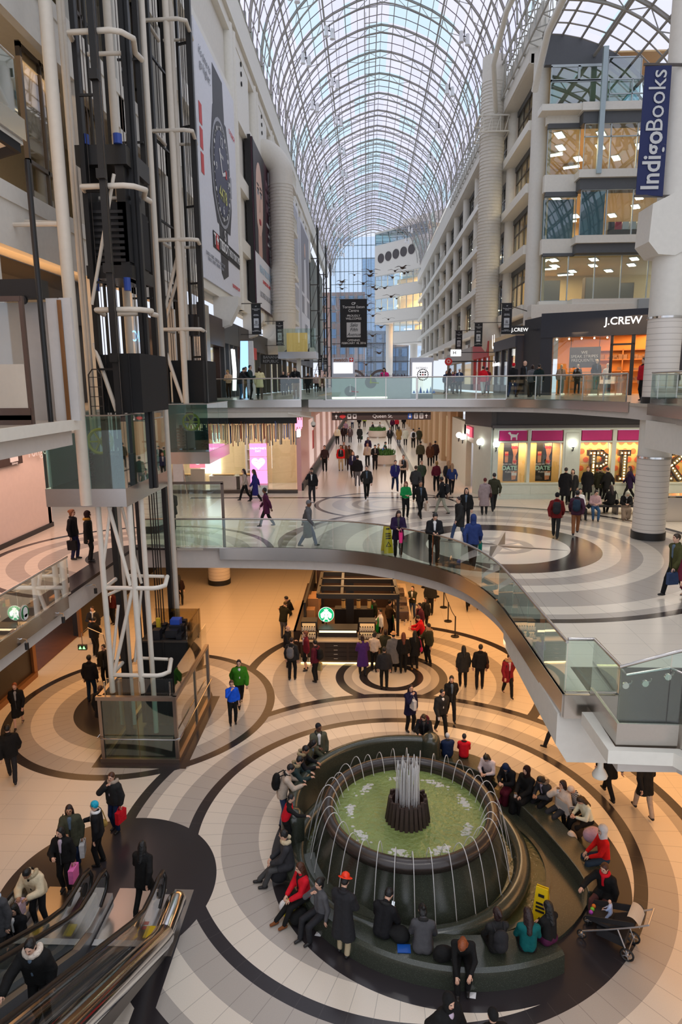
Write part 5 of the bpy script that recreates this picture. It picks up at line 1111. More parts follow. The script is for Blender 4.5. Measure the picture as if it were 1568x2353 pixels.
# planters and benches in the corridor
LEAF = mat('planter_leaf', S(62, 112, 40), .5, var=.4, scale=20)
def planter(px, py, r, lab):
    c = at(px, py, 5.6); tt = thing('planter', lab, 'planter', c); b = MB(); b.lathe([(.001, 0), (r*.92, 0), (r*.92, .12), (r, .14), (r, .75), (r*.92, .75), (r*.92, .66), (.001, .66)], c, 30); b.build('tub', mat('planter_white', S(226, 212, 200), .4), tt, smooth=40); MB().lathe([(r*.93, 0), (r*.93, .12)], c, 30).build('steel_foot', STEEL, tt); rr = random.Random(int(px)); f = MB()
    for i in range(170):
        a_, q = rr.random()*2*PI, r*.9*math.sqrt(rr.random()); bx, by = c.x+q*math.cos(a_), c.y+q*math.sin(a_); h_ = .15+rr.random()*.4; dx, dy = rr.uniform(-.16, .16), rr.uniform(-.16, .16)
        f.add([(bx, by, c.z+.66), (bx+dx*.4+.06, by+dy*.4, c.z+.66+h_*.6), (bx+dx, by+dy, c.z+.66+h_), (bx+dx*.4-.06, by+dy*.4+.03, c.z+.66+h_*.6)], [(0, 1, 2, 3)])
    f.build('foliage', LEAF, tt); return c
planter(883, 1068, .85, 'round white planter with green leaves nearest along the corridor'); planter(868, 1005, 1.0, 'second round white planter with green leaves farther along the corridor'); planter(872, 965, 1.0, 'farthest round planter in the corridor below the direction sign')
tt = thing('bench', 'long black padded bench before the marquee letters on the middle floor', 'bench', (9.9, 29.6, 5.6)); c0, c1 = at(1300, 1188, 5.6), at(1452, 1180, 5.6); yb = 29.0
MB().box(9.0, yb, 5.95, 13.2, yb+.75, 6.06).build('seat', mat('bench_black', S(40, 38, 38), .4), tt, bevel=.02)
for x in (9.3, 11.0, 12.9): MB().box(x, yb+.1, 5.6, x+.08, yb+.65, 5.95).build('leg', DKSTEEL, tt)
tt = thing('bench', 'backless white bench between the corridor planters', 'bench', (.75, 50, 5.6)); c = at(868, 985, 5.6); MB().box(c.x-.8, c.y-1, 5.98, c.x+.8, c.y+1, 6.05).build('seat', mat('bench_white', S(220, 214, 206), .5), tt)
for dx in (-.7, .62): MB().box(c.x+dx, c.y-.9, 5.6, c.x+dx+.08, c.y+.9, 5.98).build('leg', STEEL, tt)

# ------------------------------------------------------------------ upper floor shops
def lit_shop(x0, x1, y0, y1, z0, z1, wall, pw, col, nm, facing=1):
    b = MB(); b.box(min(x1, x1+.2*facing), y0, z0, max(x1, x1+.2*facing), y1, z1); struct(b.build('wall_'+nm, wall)); area(((x0+x1)/2, (y0+y1)/2, z1-.1), abs(x1-x0)*.8, (y1-y0)*.8, pw, col)
# left row
tt = thing('shop_front', 'dark watch shop front with a tall black header on the left of the upper floor', 'shop front', (-9, 38, 10.6)); b = MB(); b.box(-9.5, 36.4, 13.6, -8.6, 41, 15.2); b.box(-9.3, 36.4, 10.6, -9.0, 36.7, 13.6); b.box(-9.3, 40.7, 10.6, -8.9, 41, 13.6); b.build('header', mat('header_brown', S(52, 28, 24), .4), tt); MB().box(-9.1, 36.7, 10.6, -9.07, 40.7, 13.6).build('pane', SHOPG, tt); MB().box(-12, 36.4, 10.6, -11.8, 41, 15).build('back_wall', mat('shop_umber', S(96, 66, 46), .6), tt); area((-10.3, 38.6, 13.9), 2, 3, 60, AMBER)
MB().box(-10.4, 37.2, 10.6, -9.5, 40, 11.5).build('counter', mat('counter_dark', S(60, 46, 38), .4), tt)
tt = thing('clad_pillar', 'brushed steel pillar with blue lamps beside the rear lift tower', 'pillar', (-8.9, 34.9, 10.6)); MB().box(-9.4, 34.6, 10.6, -8.2, 35.4, 15.4).build('cladding', STEEL, tt); b = MB()
for i in range(5): b.sph((-8.35, 34.58, 15.1-i*.55), .05, 8, 5)
b.build('blue_lamps', emit('blue_lamp', (.3, .5, 1), 6), tt); MB().box(-8.95, 34.2, 10.6, -8.1, 34.6, 12.0).build('blue_case', mat('blue_case', S(110, 140, 205), .3, emis=(.3, .5, 1), es=.5), tt)
y = 41.4; SH = [('gunmetal shop front with two curved white light tubes on the upper left', S(70, 72, 74)), ('shop front with yellow panes and a red awning sign on the upper left', S(60, 56, 54)), ('grey panelled clothes shop front on the upper left', S(66, 64, 60)), ('dark shop front below the balconies on the upper left', S(52, 50, 50)), ('bronze shop front far along the upper left row', S(92, 76, 60)), ('farthest dark shop front of the upper left row', S(60, 58, 60))]
for k, (lab, c) in enumerate(SH):
    y1 = y+(4.6, 6, 9, 12, 16, 20)[k]; tt = thing('shop_front', lab, 'shop front', (-8.9, y, 10.6)); b = MB(); b.box(-9.2, y, 13.9, -8.7, y1, 15.3)
    n = 3
    for i in range(n+1): yy = y+(y1-y-.35)*i/n; b.box(-9.15, yy, 10.6, -8.75, yy+.35, 13.9)
    b.build('frame', mat('front%d' % k, c, .5), tt); MB().box(-9.0, y+.3, 10.65, -8.97, y1, 13.9).build('pane', SHOPG, tt); MB().box(-11.5, y, 10.6, -11.4, y1, 13.9).build('interior', emit('front_glow%d' % (k % 3), ((1, .76, .5), (1, .85, .6), (1, .7, .4))[k % 3], .9), tt)
    if k == 0:
        for dy in (1.4, 2.0): MB().tube([(-8.55, y+dy, 11.0), (-8.5, y+dy+.1, 12.2), (-8.55, y+dy, 13.6)], .07, 8).build('light_tube', SIGNW, tt)
    if k == 1: MB().box(-8.7, y+1, 13.1, -7.9, y+2.4, 13.9).build('red_awning', INKR, tt)
    if k == 2: MB().box(-8.7, y+3, 13.0, -7.0, y+3.15, 13.75).build('blade_sign', BLACK, tt); text('BANANA\nREPUBLIC', .34, (-7.85, y+2.98, 13.38), (1, 0, 0), (0, 0, 1), INKG, tt, sx=.9)
    y = y1+.1
tt = thing('totem', 'pale blue lit totem leaning at the upper left shop row', 'totem', (-7.2, 41.5, 10.6)); MB().slab([(-7.9, 41.5, 10.6), (-7.4, 41.5, 10.6), (-7.3, 41.5, 14.0), (-7.75, 41.5, 14.0)], (0, .2, 0)).build('blue_face', emit('totem_blue', (.35, .62, 1), 1.6), tt); MB().slab([(-7.35, 41.5, 10.6), (-6.95, 41.5, 10.6), (-7.0, 41.5, 14.0), (-7.28, 41.5, 14.0)], (0, .3, 0)).build('pale_face', INKW, tt)
tt = thing('balcony_box', 'glass sided lookout box with a steel rim under the left air duct', 'balcony', (-6.3, 52, 12)); pB = atY(686, 815, 52); MB().box(pB.x-1.5, 51.5, pB.z-.3, pB.x+1.4, 54, pB.z+.2).build('steel_rim', STEEL, tt); MB().box(pB.x-1.5, 51.5, pB.z+.2, pB.x+1.4, 51.53, pB.z+1.9).build('glass_front', RAILG, tt); MB().box(pB.x-1.0, 53, pB.z+.2, pB.x+.6, 53.4, pB.z+1.7).build('lit_case', emit('case_glow', (1, .6, .2), .35), tt); MB().box(pB.x-.15, 52.2, 10.6, pB.x+.15, 52.5, pB.z-.3).build('post', WHITE2, tt)
# watch kiosk on the bridge
tt = thing('kiosk', 'white watch kiosk with lit towers and clock dials on the upper bridge', 'kiosk', (.3, 35, 10.6)); Yk = 34.6; K = lambda px, py: atY(px, py, Yk)
LB = emit('kiosk_lightbox', (1, .98, .99), .95); KG = mat('kiosk_green_white', S(196, 212, 206), .3)
for (a_, c_) in ((763, 815), (944, 996)):
    xa, xc = K(a_, 860).x, K(c_, 860).x; zt_ = K(a_, 822).z; MB().box(xa, Yk, 10.6, xc, Yk+1, zt_).build('tower', mat('kiosk_silver', S(190, 192, 202), .4), tt); MB().box(xa+.08, Yk-.02, 10.85 if a_ > 900 else 11.9, xc-.08, Yk, zt_-.24).build('lightbox', LB, tt)
x0, x1 = K(763, 890).x, K(890, 890).x; x2 = K(944, 890).x; MB().box(x0, Yk-.05, 10.72, x1, Yk, 11.66).build('counter_front', KG, tt); MB().box(x1, Yk-.05, 10.62, x2, Yk+.6, 11.66).build('cabinet', mat('kiosk_cabinet', S(216, 220, 224), .4), tt); MB().box(x0, Yk, 11.66, x2, Yk+.8, 11.72).build('counter_top', mat('kiosk_top', S(236, 236, 238), .3), tt); MB().box(x0, Yk-.06, 10.63, x1, Yk-.02, 10.71).build('light_strip', emit('strip_warm', (1, .95, .75), 3), tt)
rr = random.Random(2); b = MB()
for i in range(60): x = x0+1.2+rr.random()*(x2-x0-1.4); b.box(x, Yk+.2, 11.72, x+.02, Yk+.24, 11.8+rr.random()*.08)
tag(b.build('watch_stands', mat('watch_stand', S(90, 70, 80), .5), tt), None, None, None, 'stuff')
a = Art((x0, Yk-.05, 10.72), (1, 0, 0), (0, 0, 1))
for (cx, cy, r1, hc) in ((.95, .28, .3, 2), (2.0, .72, .3, 3)):
    a.ell(cx, cy, r1, r1 if cy > .4 else r1*.9, 0, 0); a.poly([(cx-.03, cy), (cx+.03, cy), (cx+.02, cy+.36), (cx-.02, cy+.36)], hc, 1); a.poly([(cx, cy-.025), (cx+.42, cy-.06), (cx+.42, cy-.02), (cx, cy+.03)], hc if hc == 3 else 1, 1); a.ell(cx, cy, .06, .06, hc, 2, 12)
a.mb.build('clock_dials', [mat('dial_grey', S(140, 144, 146), .5), INKR, INKW, mat('dial_lime', S(176, 190, 60), .5)], tt)
a = Art((K(944, 860).x, Yk-.02, 10.85), (1, 0, 0), (0, 0, 1)); cx = .62
for q in range(20): an = 2*PI*q/20; a.ell(cx+.27*math.cos(an), .95+.27*math.sin(an), .035, .035, 0, 0, 8)
for r_ in range(-1, 2):
    for c_ in range(-1, 2): a.rect(cx+c_*.12-.04, .95+r_*.12-.04, cx+c_*.12+.04, .95+r_*.12+.04, 1 if r_ == 0 and c_ == 0 else 0, 0)
for i in range(7): x = .1+i*.17; a.poly([(x, .02), (x+.16, .02), (x+.08, .18+.1*(i % 3))], 2+(i % 2), 0)
a.mb.build('emblem', [INKK, INKR, mat('facet_blue', S(90, 140, 230), .4), mat('facet_pale', S(170, 200, 245), .4)], tt)
xs = K(789, 826).x; zz = K(789, 827).z; text('swatch', .26, (xs-.12, Yk-.02, zz), (1, 0, 0), (0, 0, 1), mat('sign_bronze', S(150, 110, 90), .4), tt, bold=.008); MB().box(xs+.32, Yk-.02, zz-.1, xs+.52, Yk, zz+.1).build('red_square', INKR, tt); text('+', .26, (xs+.42, Yk-.03, zz), (1, 0, 0), (0, 0, 1), INKW, tt, bold=.01)
text('SISTEM51', .15, (K(970, 846).x, Yk-.03, K(970, 846).z), (1, 0, 0), (0, 0, 1), INKG, tt)

# black clothes shop
A_, B_ = Vector((10.4, 41.2, 0)), Vector((16.9, 38.2, 0)); u_ = (B_-A_).normalized(); n_ = Vector((u_.y, -u_.x, 0)); LW = (B_-A_).length
tt = thing('shop_front', 'black clothes shop front with a lit orange interior on the upper right', 'shop front', (13.5, 40, 10.6)); NAVB = mat('shop_navy_black', S(38, 40, 50), .5)
def fb(mb, a0, a1, z0, z1, d0, d1): ps = [A_+u_*a0+n_*d0, A_+u_*a1+n_*d0, A_+u_*a1+n_*d1, A_+u_*a0+n_*d1]; mb.prism([(p.x, p.y) for p in ps], z0, z1)
b = MB(); fb(b, 0, 11, 13.95, 15.35, .15, -.4); fb(b, 0, .7, 10.6, 14, .1, -.4); b.prism([(10.4, 41.2), (9.95, 43.6), (10.2, 43.6), (10.7, 41.3)], 10.6, 15.2); fb(b, LW-.2, LW+4, 10.6, 14, .1, -.3); b.build('fascia', NAVB, tt)
b = MB(); fb(b, 3.9, 4.05, 10.6, 13.95, .08, -.1); fb(b, 5.0, 5.2, 10.6, 13.95, .08, -.1); fb(b, 3.9, 5.2, 13.4, 13.5, .08, -.1); b.build('door_frame', BLACK, tt); g = MB(); fb(g, .7, 3.9, 10.7, 13.95, .02, 0); g.build('window_pane', SHOPG, tt)
b = MB(); fb(b, .2, LW+3.5, 10.6, 14.3, -5, -5.2); struct(b.build('wall_clothes_shop', mat('shop_amber_wall', S(226, 150, 74), .7))); b = MB(); fb(b, .2, LW+3.5, 14.3, 14.4, .1, -5.2); struct(b.build('ceiling_clothes_shop', mat('shop_amber_ceiling', S(216, 168, 110), .8)))
p = A_+u_*(LW/2+.6)-n_*2.4; area((p.x, p.y, 14.2), 6.5, 3.4, 420, AMBER)
sh = thing('shelf_unit', 'long timber shelf unit at the back of the black clothes shop', 'shelf', (p.x, p.y, 10.6)); b = MB()
for z in (11.3, 12.0, 12.7, 13.3): fb(b, 2.6, LW+1, z, z+.07, -4.6, -5.0)
for q in (2.6, 4.2, 5.8, 7.4): fb(b, q, q+.08, 10.6, 13.4, -4.6, -5.0)
b.build('frame', mat('shelf_oak', S(190, 120, 60), .5), sh); b = MB(); rr = random.Random(9)
for i in range(46): q = 2.75+rr.random()*(LW-1.9); z = rr.choice((11.37, 12.07, 12.77)); fb(b, q, q+.25, z, z+.1+rr.random()*.22, -4.6, -4.9)
tag(b.build('folded_clothes', mat('folded', S(150, 110, 84), .8, var=.5, scale=3), sh), None, None, None, 'stuff')
text('J.CREW', .58, A_+u_*4.5+n_*.17+Vector((0, 0, 14.72)), u_, (0, 0, 1), SIGNW, tt, bold=.006)
for q in (.9, 1.6, 2.3, 3.0, 3.7, 5.8): c = A_+u_*q-n_*.1; MB().sph((c.x, c.y, 13.85), .05, 8, 5).build('spot', emit('spot_bulb', (1, .8, .5), 20), tt)
bs = thing('blade_sign', 'small black projecting shop sign left of the clothes shop corner', 'sign', (9.6, 42, 14.6)); q0, q1 = atY(1176, 768, 41.8), atY(1214, 748, 41.8); MB().box(q0.x, 41.8, q0.z, q1.x, 41.95, q1.z).build('box', BLACK, bs); MB().box(q1.x-.05, 41.82, q0.z+.2, q1.x+.5, 41.9, q0.z+.3).build('bracket', BLACK, bs); text('J.CREW', .3, ((q0.x+q1.x)/2, 41.78, (q0.z+q1.z)/2), (1, 0, 0), (0, 0, 1), SIGNW, bs)
bd = thing('hanging_board', 'grey hanging board with a slogan in the clothes shop window', 'board', (12.3, 40.6, 12.9)); b = MB(); fb(b, 1.55, 3.3, 12.2, 13.4, -.9, -.95); b.build('panel', mat('board_grey', S(110, 108, 110), .6), bd); text('WE\nSPEAK STRIPES\nFREQUENTLY', .24, A_+u_*2.4-n_*.88+Vector((0, 0, 12.85)), u_, (0, 0, 1), INKW, bd); b = MB(); fb(b, 1.6, 1.63, 13.4, 14.3, -.9, -.93); fb(b, 3.2, 3.23, 13.4, 14.3, -.9, -.93); b.build('hanger', BLACK, bd)
sc = thing('display_scaffold', 'pale timber display scaffold among the mannequins in the shop window', 'scaffold', (12.4, 40.2, 10.6)); b = MB()
for q in (1.55, 2.2, 2.9, 3.3): fb(b, q, q+.06, 10.6, 12.3, -1.0, -1.06)
for z in (10.9, 11.4, 11.9, 12.25): fb(b, 1.5, 3.4, z, z+.06, -1.0, -1.06)
b.build('frame', mat('pale_timber', S(206, 170, 120), .6), sc)
tb = thing('display_table', 'display table piled with folded clothes inside the black clothes shop', 'table', (15.6, 40.5, 10.6)); b = MB(); fb(b, 4.6, 6.2, 11.35, 11.45, -1.6, -2.6); fb(b, 4.7, 4.8, 10.6, 11.35, -1.7, -1.8); fb(b, 6.0, 6.1, 10.6, 11.35, -1.7, -1.8); fb(b, 4.7, 4.8, 10.6, 11.35, -2.4, -2.5); fb(b, 6.0, 6.1, 10.6, 11.35, -2.4, -2.5); b.build('table', mat('shelf_oak', S(190, 120, 60), .5), tb); b = MB()
for i in range(6): fb(b, 4.7+i*.25, 4.9+i*.25, 11.45, 11.55+.05*(i % 3), -1.7, -2.3)
b.build('clothes', mat('folded', S(150, 110, 84), .8), tb)
# neighbours along the right of the upper floor
for k, (y0, y1, c, lab, lit) in enumerate(((44, 51.5, S(58, 56, 64), 'dark shop front with timber lit windows left of the black clothes shop', .5), (52, 59, S(214, 190, 150), 'bright beige shop front with white lettering farther along the upper right', 1.3), (59.5, 68, S(190, 60, 60), 'red edged shop front along the upper right', 1.1), (69, 90, S(170, 165, 160), 'pale shop fronts at the far end of the upper right row', .9))):
    xf = 9.6 if k == 0 else 10.6; t2 = thing('shop_front', lab, 'shop front', (xf, y0, 10.6)); b = MB(); b.box(xf-.1, y0, 13.6, xf+.6, y1, 14.9 if k else 14.3)
    for i in range(4): yy = y0+(y1-y0-.4)*i/3; b.box(xf, yy, 10.6, xf+.3, yy+.4, 13.6)
    b.box(xf, y0, 10.6, xf+.25, y1, 11.2); b.build('frame', mat('rfront%d' % k, c, .5), t2); MB().box(xf+.1, y0, 11.2, xf+.13, y1, 13.6).build('pane', SHOPG, t2); MB().box(xf+1.8, y0, 10.6, xf+1.9, y1, 13.6).build('interior', emit('rglow%d' % k, (1, .72, .42), lit), t2)
    if k == 0: MB().box(xf, y0-.05, 10.6, xf+2.2, y0+.1, 14.3).build('end_panel', mat('rfront0', c, .5), t2); text('ben sherman', .5, (xf-.12, 50.2, 12.7), (0, -1, 0), (0, 0, 1), SIGNW, t2)
    if k == 1: text('U', 1.6, (xf-.12, 57, 14.6), (0, -1, 0), (0, 0, 1), SIGNW, t2, bold=.02)
rs = thing('round_sign', 'round red projecting sign with a white loop on the upper right row', 'sign', (9.3, 60, 12.2)); q = atY(1031, 831, 58); b = MB(); n0 = len(b.v); b.lathe([(.0005, 0), (.32, 0), (.32, .1), (.0005, .1)], (0, 0, 0), 24); b.v = [(q.x+v[0], 58-v[2], q.z+v[1]) for v in b.v]; b.build('disc', INKR, rs); text('O', .42, (q.x, 57.88, q.z), (1, 0, 0), (0, 0, 1), INKW, rs); MB().box(q.x+.2, 57.95, q.z-.05, 10.7, 58.0, q.z+.05).build('bracket', BLACK, rs)
ws = thing('lit_sign', 'white lit projecting box sign on the upper right row', 'sign', (9.6, 58, 13)); q = atY(1048, 811, 56); MB().box(q.x-.42, 55.9, q.z-.26, q.x+.42, 56.05, q.z+.26).build('box', SIGNW, ws); text('H', .36, (q.x-.12, 55.88, q.z), (1, 0, 0), (0, 0, 1), INKK, ws, bold=.01); MB().box(q.x+.4, 55.95, q.z, 10.8, 56, q.z+.06).build('bracket', BLACK, ws)
# goose sculptures hung below the vault
gs = thing('goose_sculpture', 'hanging wild goose sculpture with spread wings under the far vault', 'sculpture', (0, 0, 0), 'flight of goose sculptures'); GM = mat('goose_brown', S(88, 72, 62), .7)
MB().tube([(0, -.55, .05), (0, -.3, .0), (0, .1, .02), (0, .4, .06), (0, .75, .12), (0, .95, .14)], [.02, .12, .16, .1, .05, .04], 8).build('body', GM, gs, smooth=60)
for s_ in (-1, 1): MB().slab([(s_*.08, .2, .05), (s_*.5, .28, .3), (s_*1.1, .05, .16), (s_*.5, -.12, .26), (s_*.08, -.15, .05)], (0, 0, .03)).build('wing', GM, gs)
G0 = [(853, 624), (908, 623), (938, 626), (815, 632), (850, 634), (786, 648), (782, 655), (835, 652), (857, 660), (903, 638), (930, 628), (865, 665), (787, 664), (848, 680), (899, 682), (884, 662), (833, 694), (912, 686), (874, 710), (849, 713), (857, 726), (893, 734), (842, 702), (876, 752), (838, 764), (857, 772), (872, 812), (842, 838), (834, 786), (925, 616)]
for i, (px, py) in enumerate(G0):
    q = atY(px, py, 78+(i*13) % 40)
    if i == 0: gs.location = q; gs.rotation_euler = (0, 0, .2)
    else: dup(gs, q, None, rot=random.uniform(-.6, .6), scale=random.uniform(.8, 1.25))
# ================================================================== FOUNTAIN
GRN = mat('speckled_granite', S(58, 62, 52), .16, scale=70, var=.3, spec=.7, bump=.08); _t = GRN.node_tree; _v = _t.nodes.new('ShaderNodeTexVoronoi'); _v.inputs['Scale'].default_value = 55; _g = _t.nodes.new('ShaderNodeTexCoord'); _t.links.new(_g.outputs['Object'], _v.inputs['Vector']); _l = _t.nodes.new('ShaderNodeMath'); _l.operation = 'LESS_THAN'; _l.inputs[1].default_value = .13; _t.links.new(_v.outputs['Distance'], _l.inputs[0])
_x = _t.nodes.new('ShaderNodeMix'); _x.data_type = 'RGBA'; _x.inputs[7].default_value = (*S(150, 156, 136), 1); _o = _t.nodes['Principled BSDF'].inputs['Base Color']; _t.links.new(_o.links[0].from_socket, _x.inputs[6]); _t.links.new(_l.outputs[0], _x.inputs[0]); _t.links.new(_x.outputs[2], _o); GRNB = mat('dark_basin_bronze', S(52, 44, 40), .25, scale=90, var=.5, spec=.6)
def water_mat(name, col, bump, tr=0.0, rough=.06):
    m = mat(name, col, rough, var=.35, scale=1.6); t = m.node_tree; b = t.nodes['Principled BSDF']; n = t.nodes.new('ShaderNodeTexNoise'); n.inputs['Scale'].default_value = 9; n.inputs['Detail'].default_value = 4
    g = t.nodes.new('ShaderNodeTexCoord'); t.links.new(g.outputs['Object'], n.inputs['Vector']); q = t.nodes.new('ShaderNodeBump'); q.inputs['Strength'].default_value = bump; q.inputs['Distance'].default_value = .06; t.links.new(n.outputs['Fac'], q.inputs['Height']); t.links.new(q.outputs['Normal'], b.inputs['Normal'])
    if tr: b.inputs['Alpha'].default_value = 1-tr
    return m
WTR = water_mat('green_water', S(128, 146, 84), 1.0); WTD = water_mat('dark_water', S(74, 78, 50), .25); JET = water_mat('jet_water', S(250, 248, 244), .1, .3, .2); FOAM = water_mat('white_foam', S(240, 244, 232), .6, .35, .5)
FC = (1.0, 14.22)
ft = thing('fountain', 'large round granite fountain with a green pool, jets and surrounding benches', 'fountain', (FC[0], FC[1], 0))
b = MB(); b.cyl((1.75, 14.9), 3.7, 0, .09, 64); b.build('platform', GRN, ft, smooth=40)
b = MB(); b.cyl((2.03, 14.1), 2.17, .08, .1, 48); b.build('moat_water', WTD, ft); b = MB(); b.lathe([(2.17, .06), (2.17, .15), (2.27, .15), (2.27, .06)], (2.03, 14.1, 0), 40, a0=R(-75), a1=R(70)); b.build('moat_kerb', GRN, ft)
b = MB(); b.tube([(FC[0]+2.68*math.cos(q), FC[1]+.1+2.68*math.sin(q), .3) for q in np.linspace(0, 2*PI, 73)[:-1]], .2, 12, closed=True); b.lathe([(2.8, .08), (2.8, .3), (2.5, .3), (2.5, .08)], (FC[0], FC[1]+.1, 0), 60); b.build('lower_ring', GRN, ft, smooth=60)
b = MB(); b.cyl((FC[0], FC[1]+.1), 2.55, .2, .24, 60); b.build('ring_water', WTD, ft)
b = MB(); b.lathe([(2.4, .1), (2.34, .35), (2.17, .8), (2.02, 1.2), (2.02, 1.4)], (FC[0], FC[1]+.06, 0), 72); b.build('basin', GRN, ft, smooth=60)
b = MB(); b.lathe([(1.95+.16*math.cos(q), 1.45+.13*math.sin(q)) for q in np.linspace(PI*1.25, -PI*.25, 14)]+[(2.05, 1.3), (1.9, 1.2), (1.8, 1.1), (1.79, 1.35), (1.8, 1.4)], (FC[0], FC[1], 0), 72); b.build('rim', GRNB, ft, smooth=70)
b = MB(); b.cyl((FC[0], FC[1]), 1.82, 1.26, 1.3, 72); b.build('pool_water', WTR, ft)
CC = (.95, 14.0); b = MB(); b.lathe([(.5, 1.2), (.44, 1.45), (.41, 1.8), (.37, 1.8), (.36, 1.6), (.001, 1.6)], (*CC, 0), 30)
for i in range(26):
    q = 2*PI*i/26; h = .04*((i*7) % 3); b.beam((CC[0]+.52*math.cos(q), CC[1]+.52*math.sin(q), 1.15), (CC[0]+.42*math.cos(q), CC[1]+.42*math.sin(q), 1.84+h), .07, .05)
b.build('nozzle_core', mat('rust_core', S(58, 42, 36), .5, var=.4, scale=14), ft)
rr = random.Random(4)
for i in range(44):
    q = 2*PI*i/44+rr.uniform(-.1, .1); r0 = .05+.15*rr.random() if i % 3 else .19; h = .85+rr.random()*.35; dr = .05+.05*rr.random(); pts = []
    for k in range(11):
        s = k/10; pts.append((CC[0]+(r0+dr*s)*math.cos(q), CC[1]+(r0+dr*s)*math.sin(q), 1.7+h*(1-(2*s-1)**2)))
    MB().tube(pts, [.007+.007*(1-abs(2*k/10-1)) for k in range(11)], 5).build('plume_jet', JET, ft, smooth=80)
for i in range(34):
    q = 2*PI*(i+.3)/34; ro = 2.44+.06*math.sin(i*2.1); ap = 1.80+.05*math.sin(i*1.7); pts = []
    for k in range(15):
        s = k/14; r0 = 1.68+(ro-1.68)*s; a_ = .33; z = (1.32+(ap-1.32)*(1-((s-a_)/a_)**2)) if s < a_ else ap-(ap-.28)*((s-a_)/(1-a_))**2; qq = q+.03*s; pts.append((FC[0]+r0*math.cos(qq), FC[1]+.05*s+r0*math.sin(qq), z))
    MB().tube(pts, .010, 5).build('arc_jet', JET, ft, smooth=80)
for i in range(9):
    q = 2*PI*i/9+.3; b = MB()
    for k in range(34): a_ = q+rr.gauss(0, .09); r0 = 1.42+rr.gauss(0, .05); b.sph((FC[0]+r0*math.cos(a_), FC[1]+r0*math.sin(a_), 1.3), (.02+.04*rr.random(), .015+.03*rr.random(), .006+.014*rr.random()), 7, 4)
    b.build('foam', FOAM, ft, smooth=80)
# curved back wall with rounded end posts
b = MB(); pf = [(2.9, 0), (2.9, 1.0), (2.93, 1.1), (3.05, 1.14), (3.2, 1.08), (3.25, .95), (3.25, 0)]; b.lathe(pf, (1.18, 15.0, 0), 44, a0=R(77), a1=R(192)); b.build('back_wall', GRN, ft, smooth=60)
for a_ in (77, 192): b = MB(); x, y = 1.18+3.07*math.cos(R(a_)), 15+3.07*math.sin(R(a_)); b.lathe([(.29, 0), (.29, 1.0), (.26, 1.12), (.16, 1.22), (.001, 1.26)], (x, y, 0), 20); b.build('wall_end_post', GRN, ft, smooth=60)
b = MB(); b.lathe([(3.25, 0), (3.25, .4), (3.3, .46), (4.05, .46), (4.12, .4), (4.14, 0)], (1.95, 14.85, 0), 60, a0=R(197), a1=R(297.5)); b.build('front_bench', GRN, ft, smooth=40)
OB = [(2.15, 18.55), (3.2, 18.2), (4.0, 17.3), (4.64, 15.95), (5.1, 14.6), (5.4, 13.4), (5.36, 12.75)]; IB = [(1.95, 17.95), (2.9, 17.55), (3.5, 16.9), (4.1, 15.65), (4.55, 14.4), (4.82, 13.4), (4.82, 12.8)]
b = MB(); b.prism([(p.x, p.y) for p in spline([(*q, 0) for q in OB], 4)]+[(p.x, p.y) for p in spline([(*q, 0) for q in IB], 4)][::-1], 0, .45); b.build('side_bench', GRN, ft, bevel=.03)

# compass star inlay, small floor dots
b = MB(); cx, cy = 4.72, 23.45
def star(rL, rw, off, mi, k):
    for i in range(4):
        a_ = off+i*PI/2; tip = (cx+rL*math.cos(a_), cy+rL*math.sin(a_))
        for s_ in (-1, 1): w_ = (cx+rw*math.cos(a_+s_*PI/4), cy+rw*math.sin(a_+s_*PI/4)); b.prism([(cx, cy), tip, w_] if s_ < 0 else [(cx, cy), w_, tip], 5.6, 5.602+k, mi[(s_+1)//2])
b.lathe([(.9, 5.6), (.9, 5.602), (1.25, 5.602), (1.25, 5.6)], (cx, cy, 0), 40, 1)
star(1.25, .2, R(-18)+PI/4, (1, 2), .001); star(2.4, .33, R(-18), (0, 1), .002); struct(b.build('floor_compass_star', [mat('star_dark', DK, .3), mat('star_grey', GR, .3), mat('star_cream', CR, .3)]))
text('N', 1.0, (3.7, 20.55, 5.603), (1, -.2, 0), (.2, 1, 0), mat('star_cream', CR, .3), None, name='floor_letter', depth=.004)
struct(bpy.data.objects['floor_letter'])

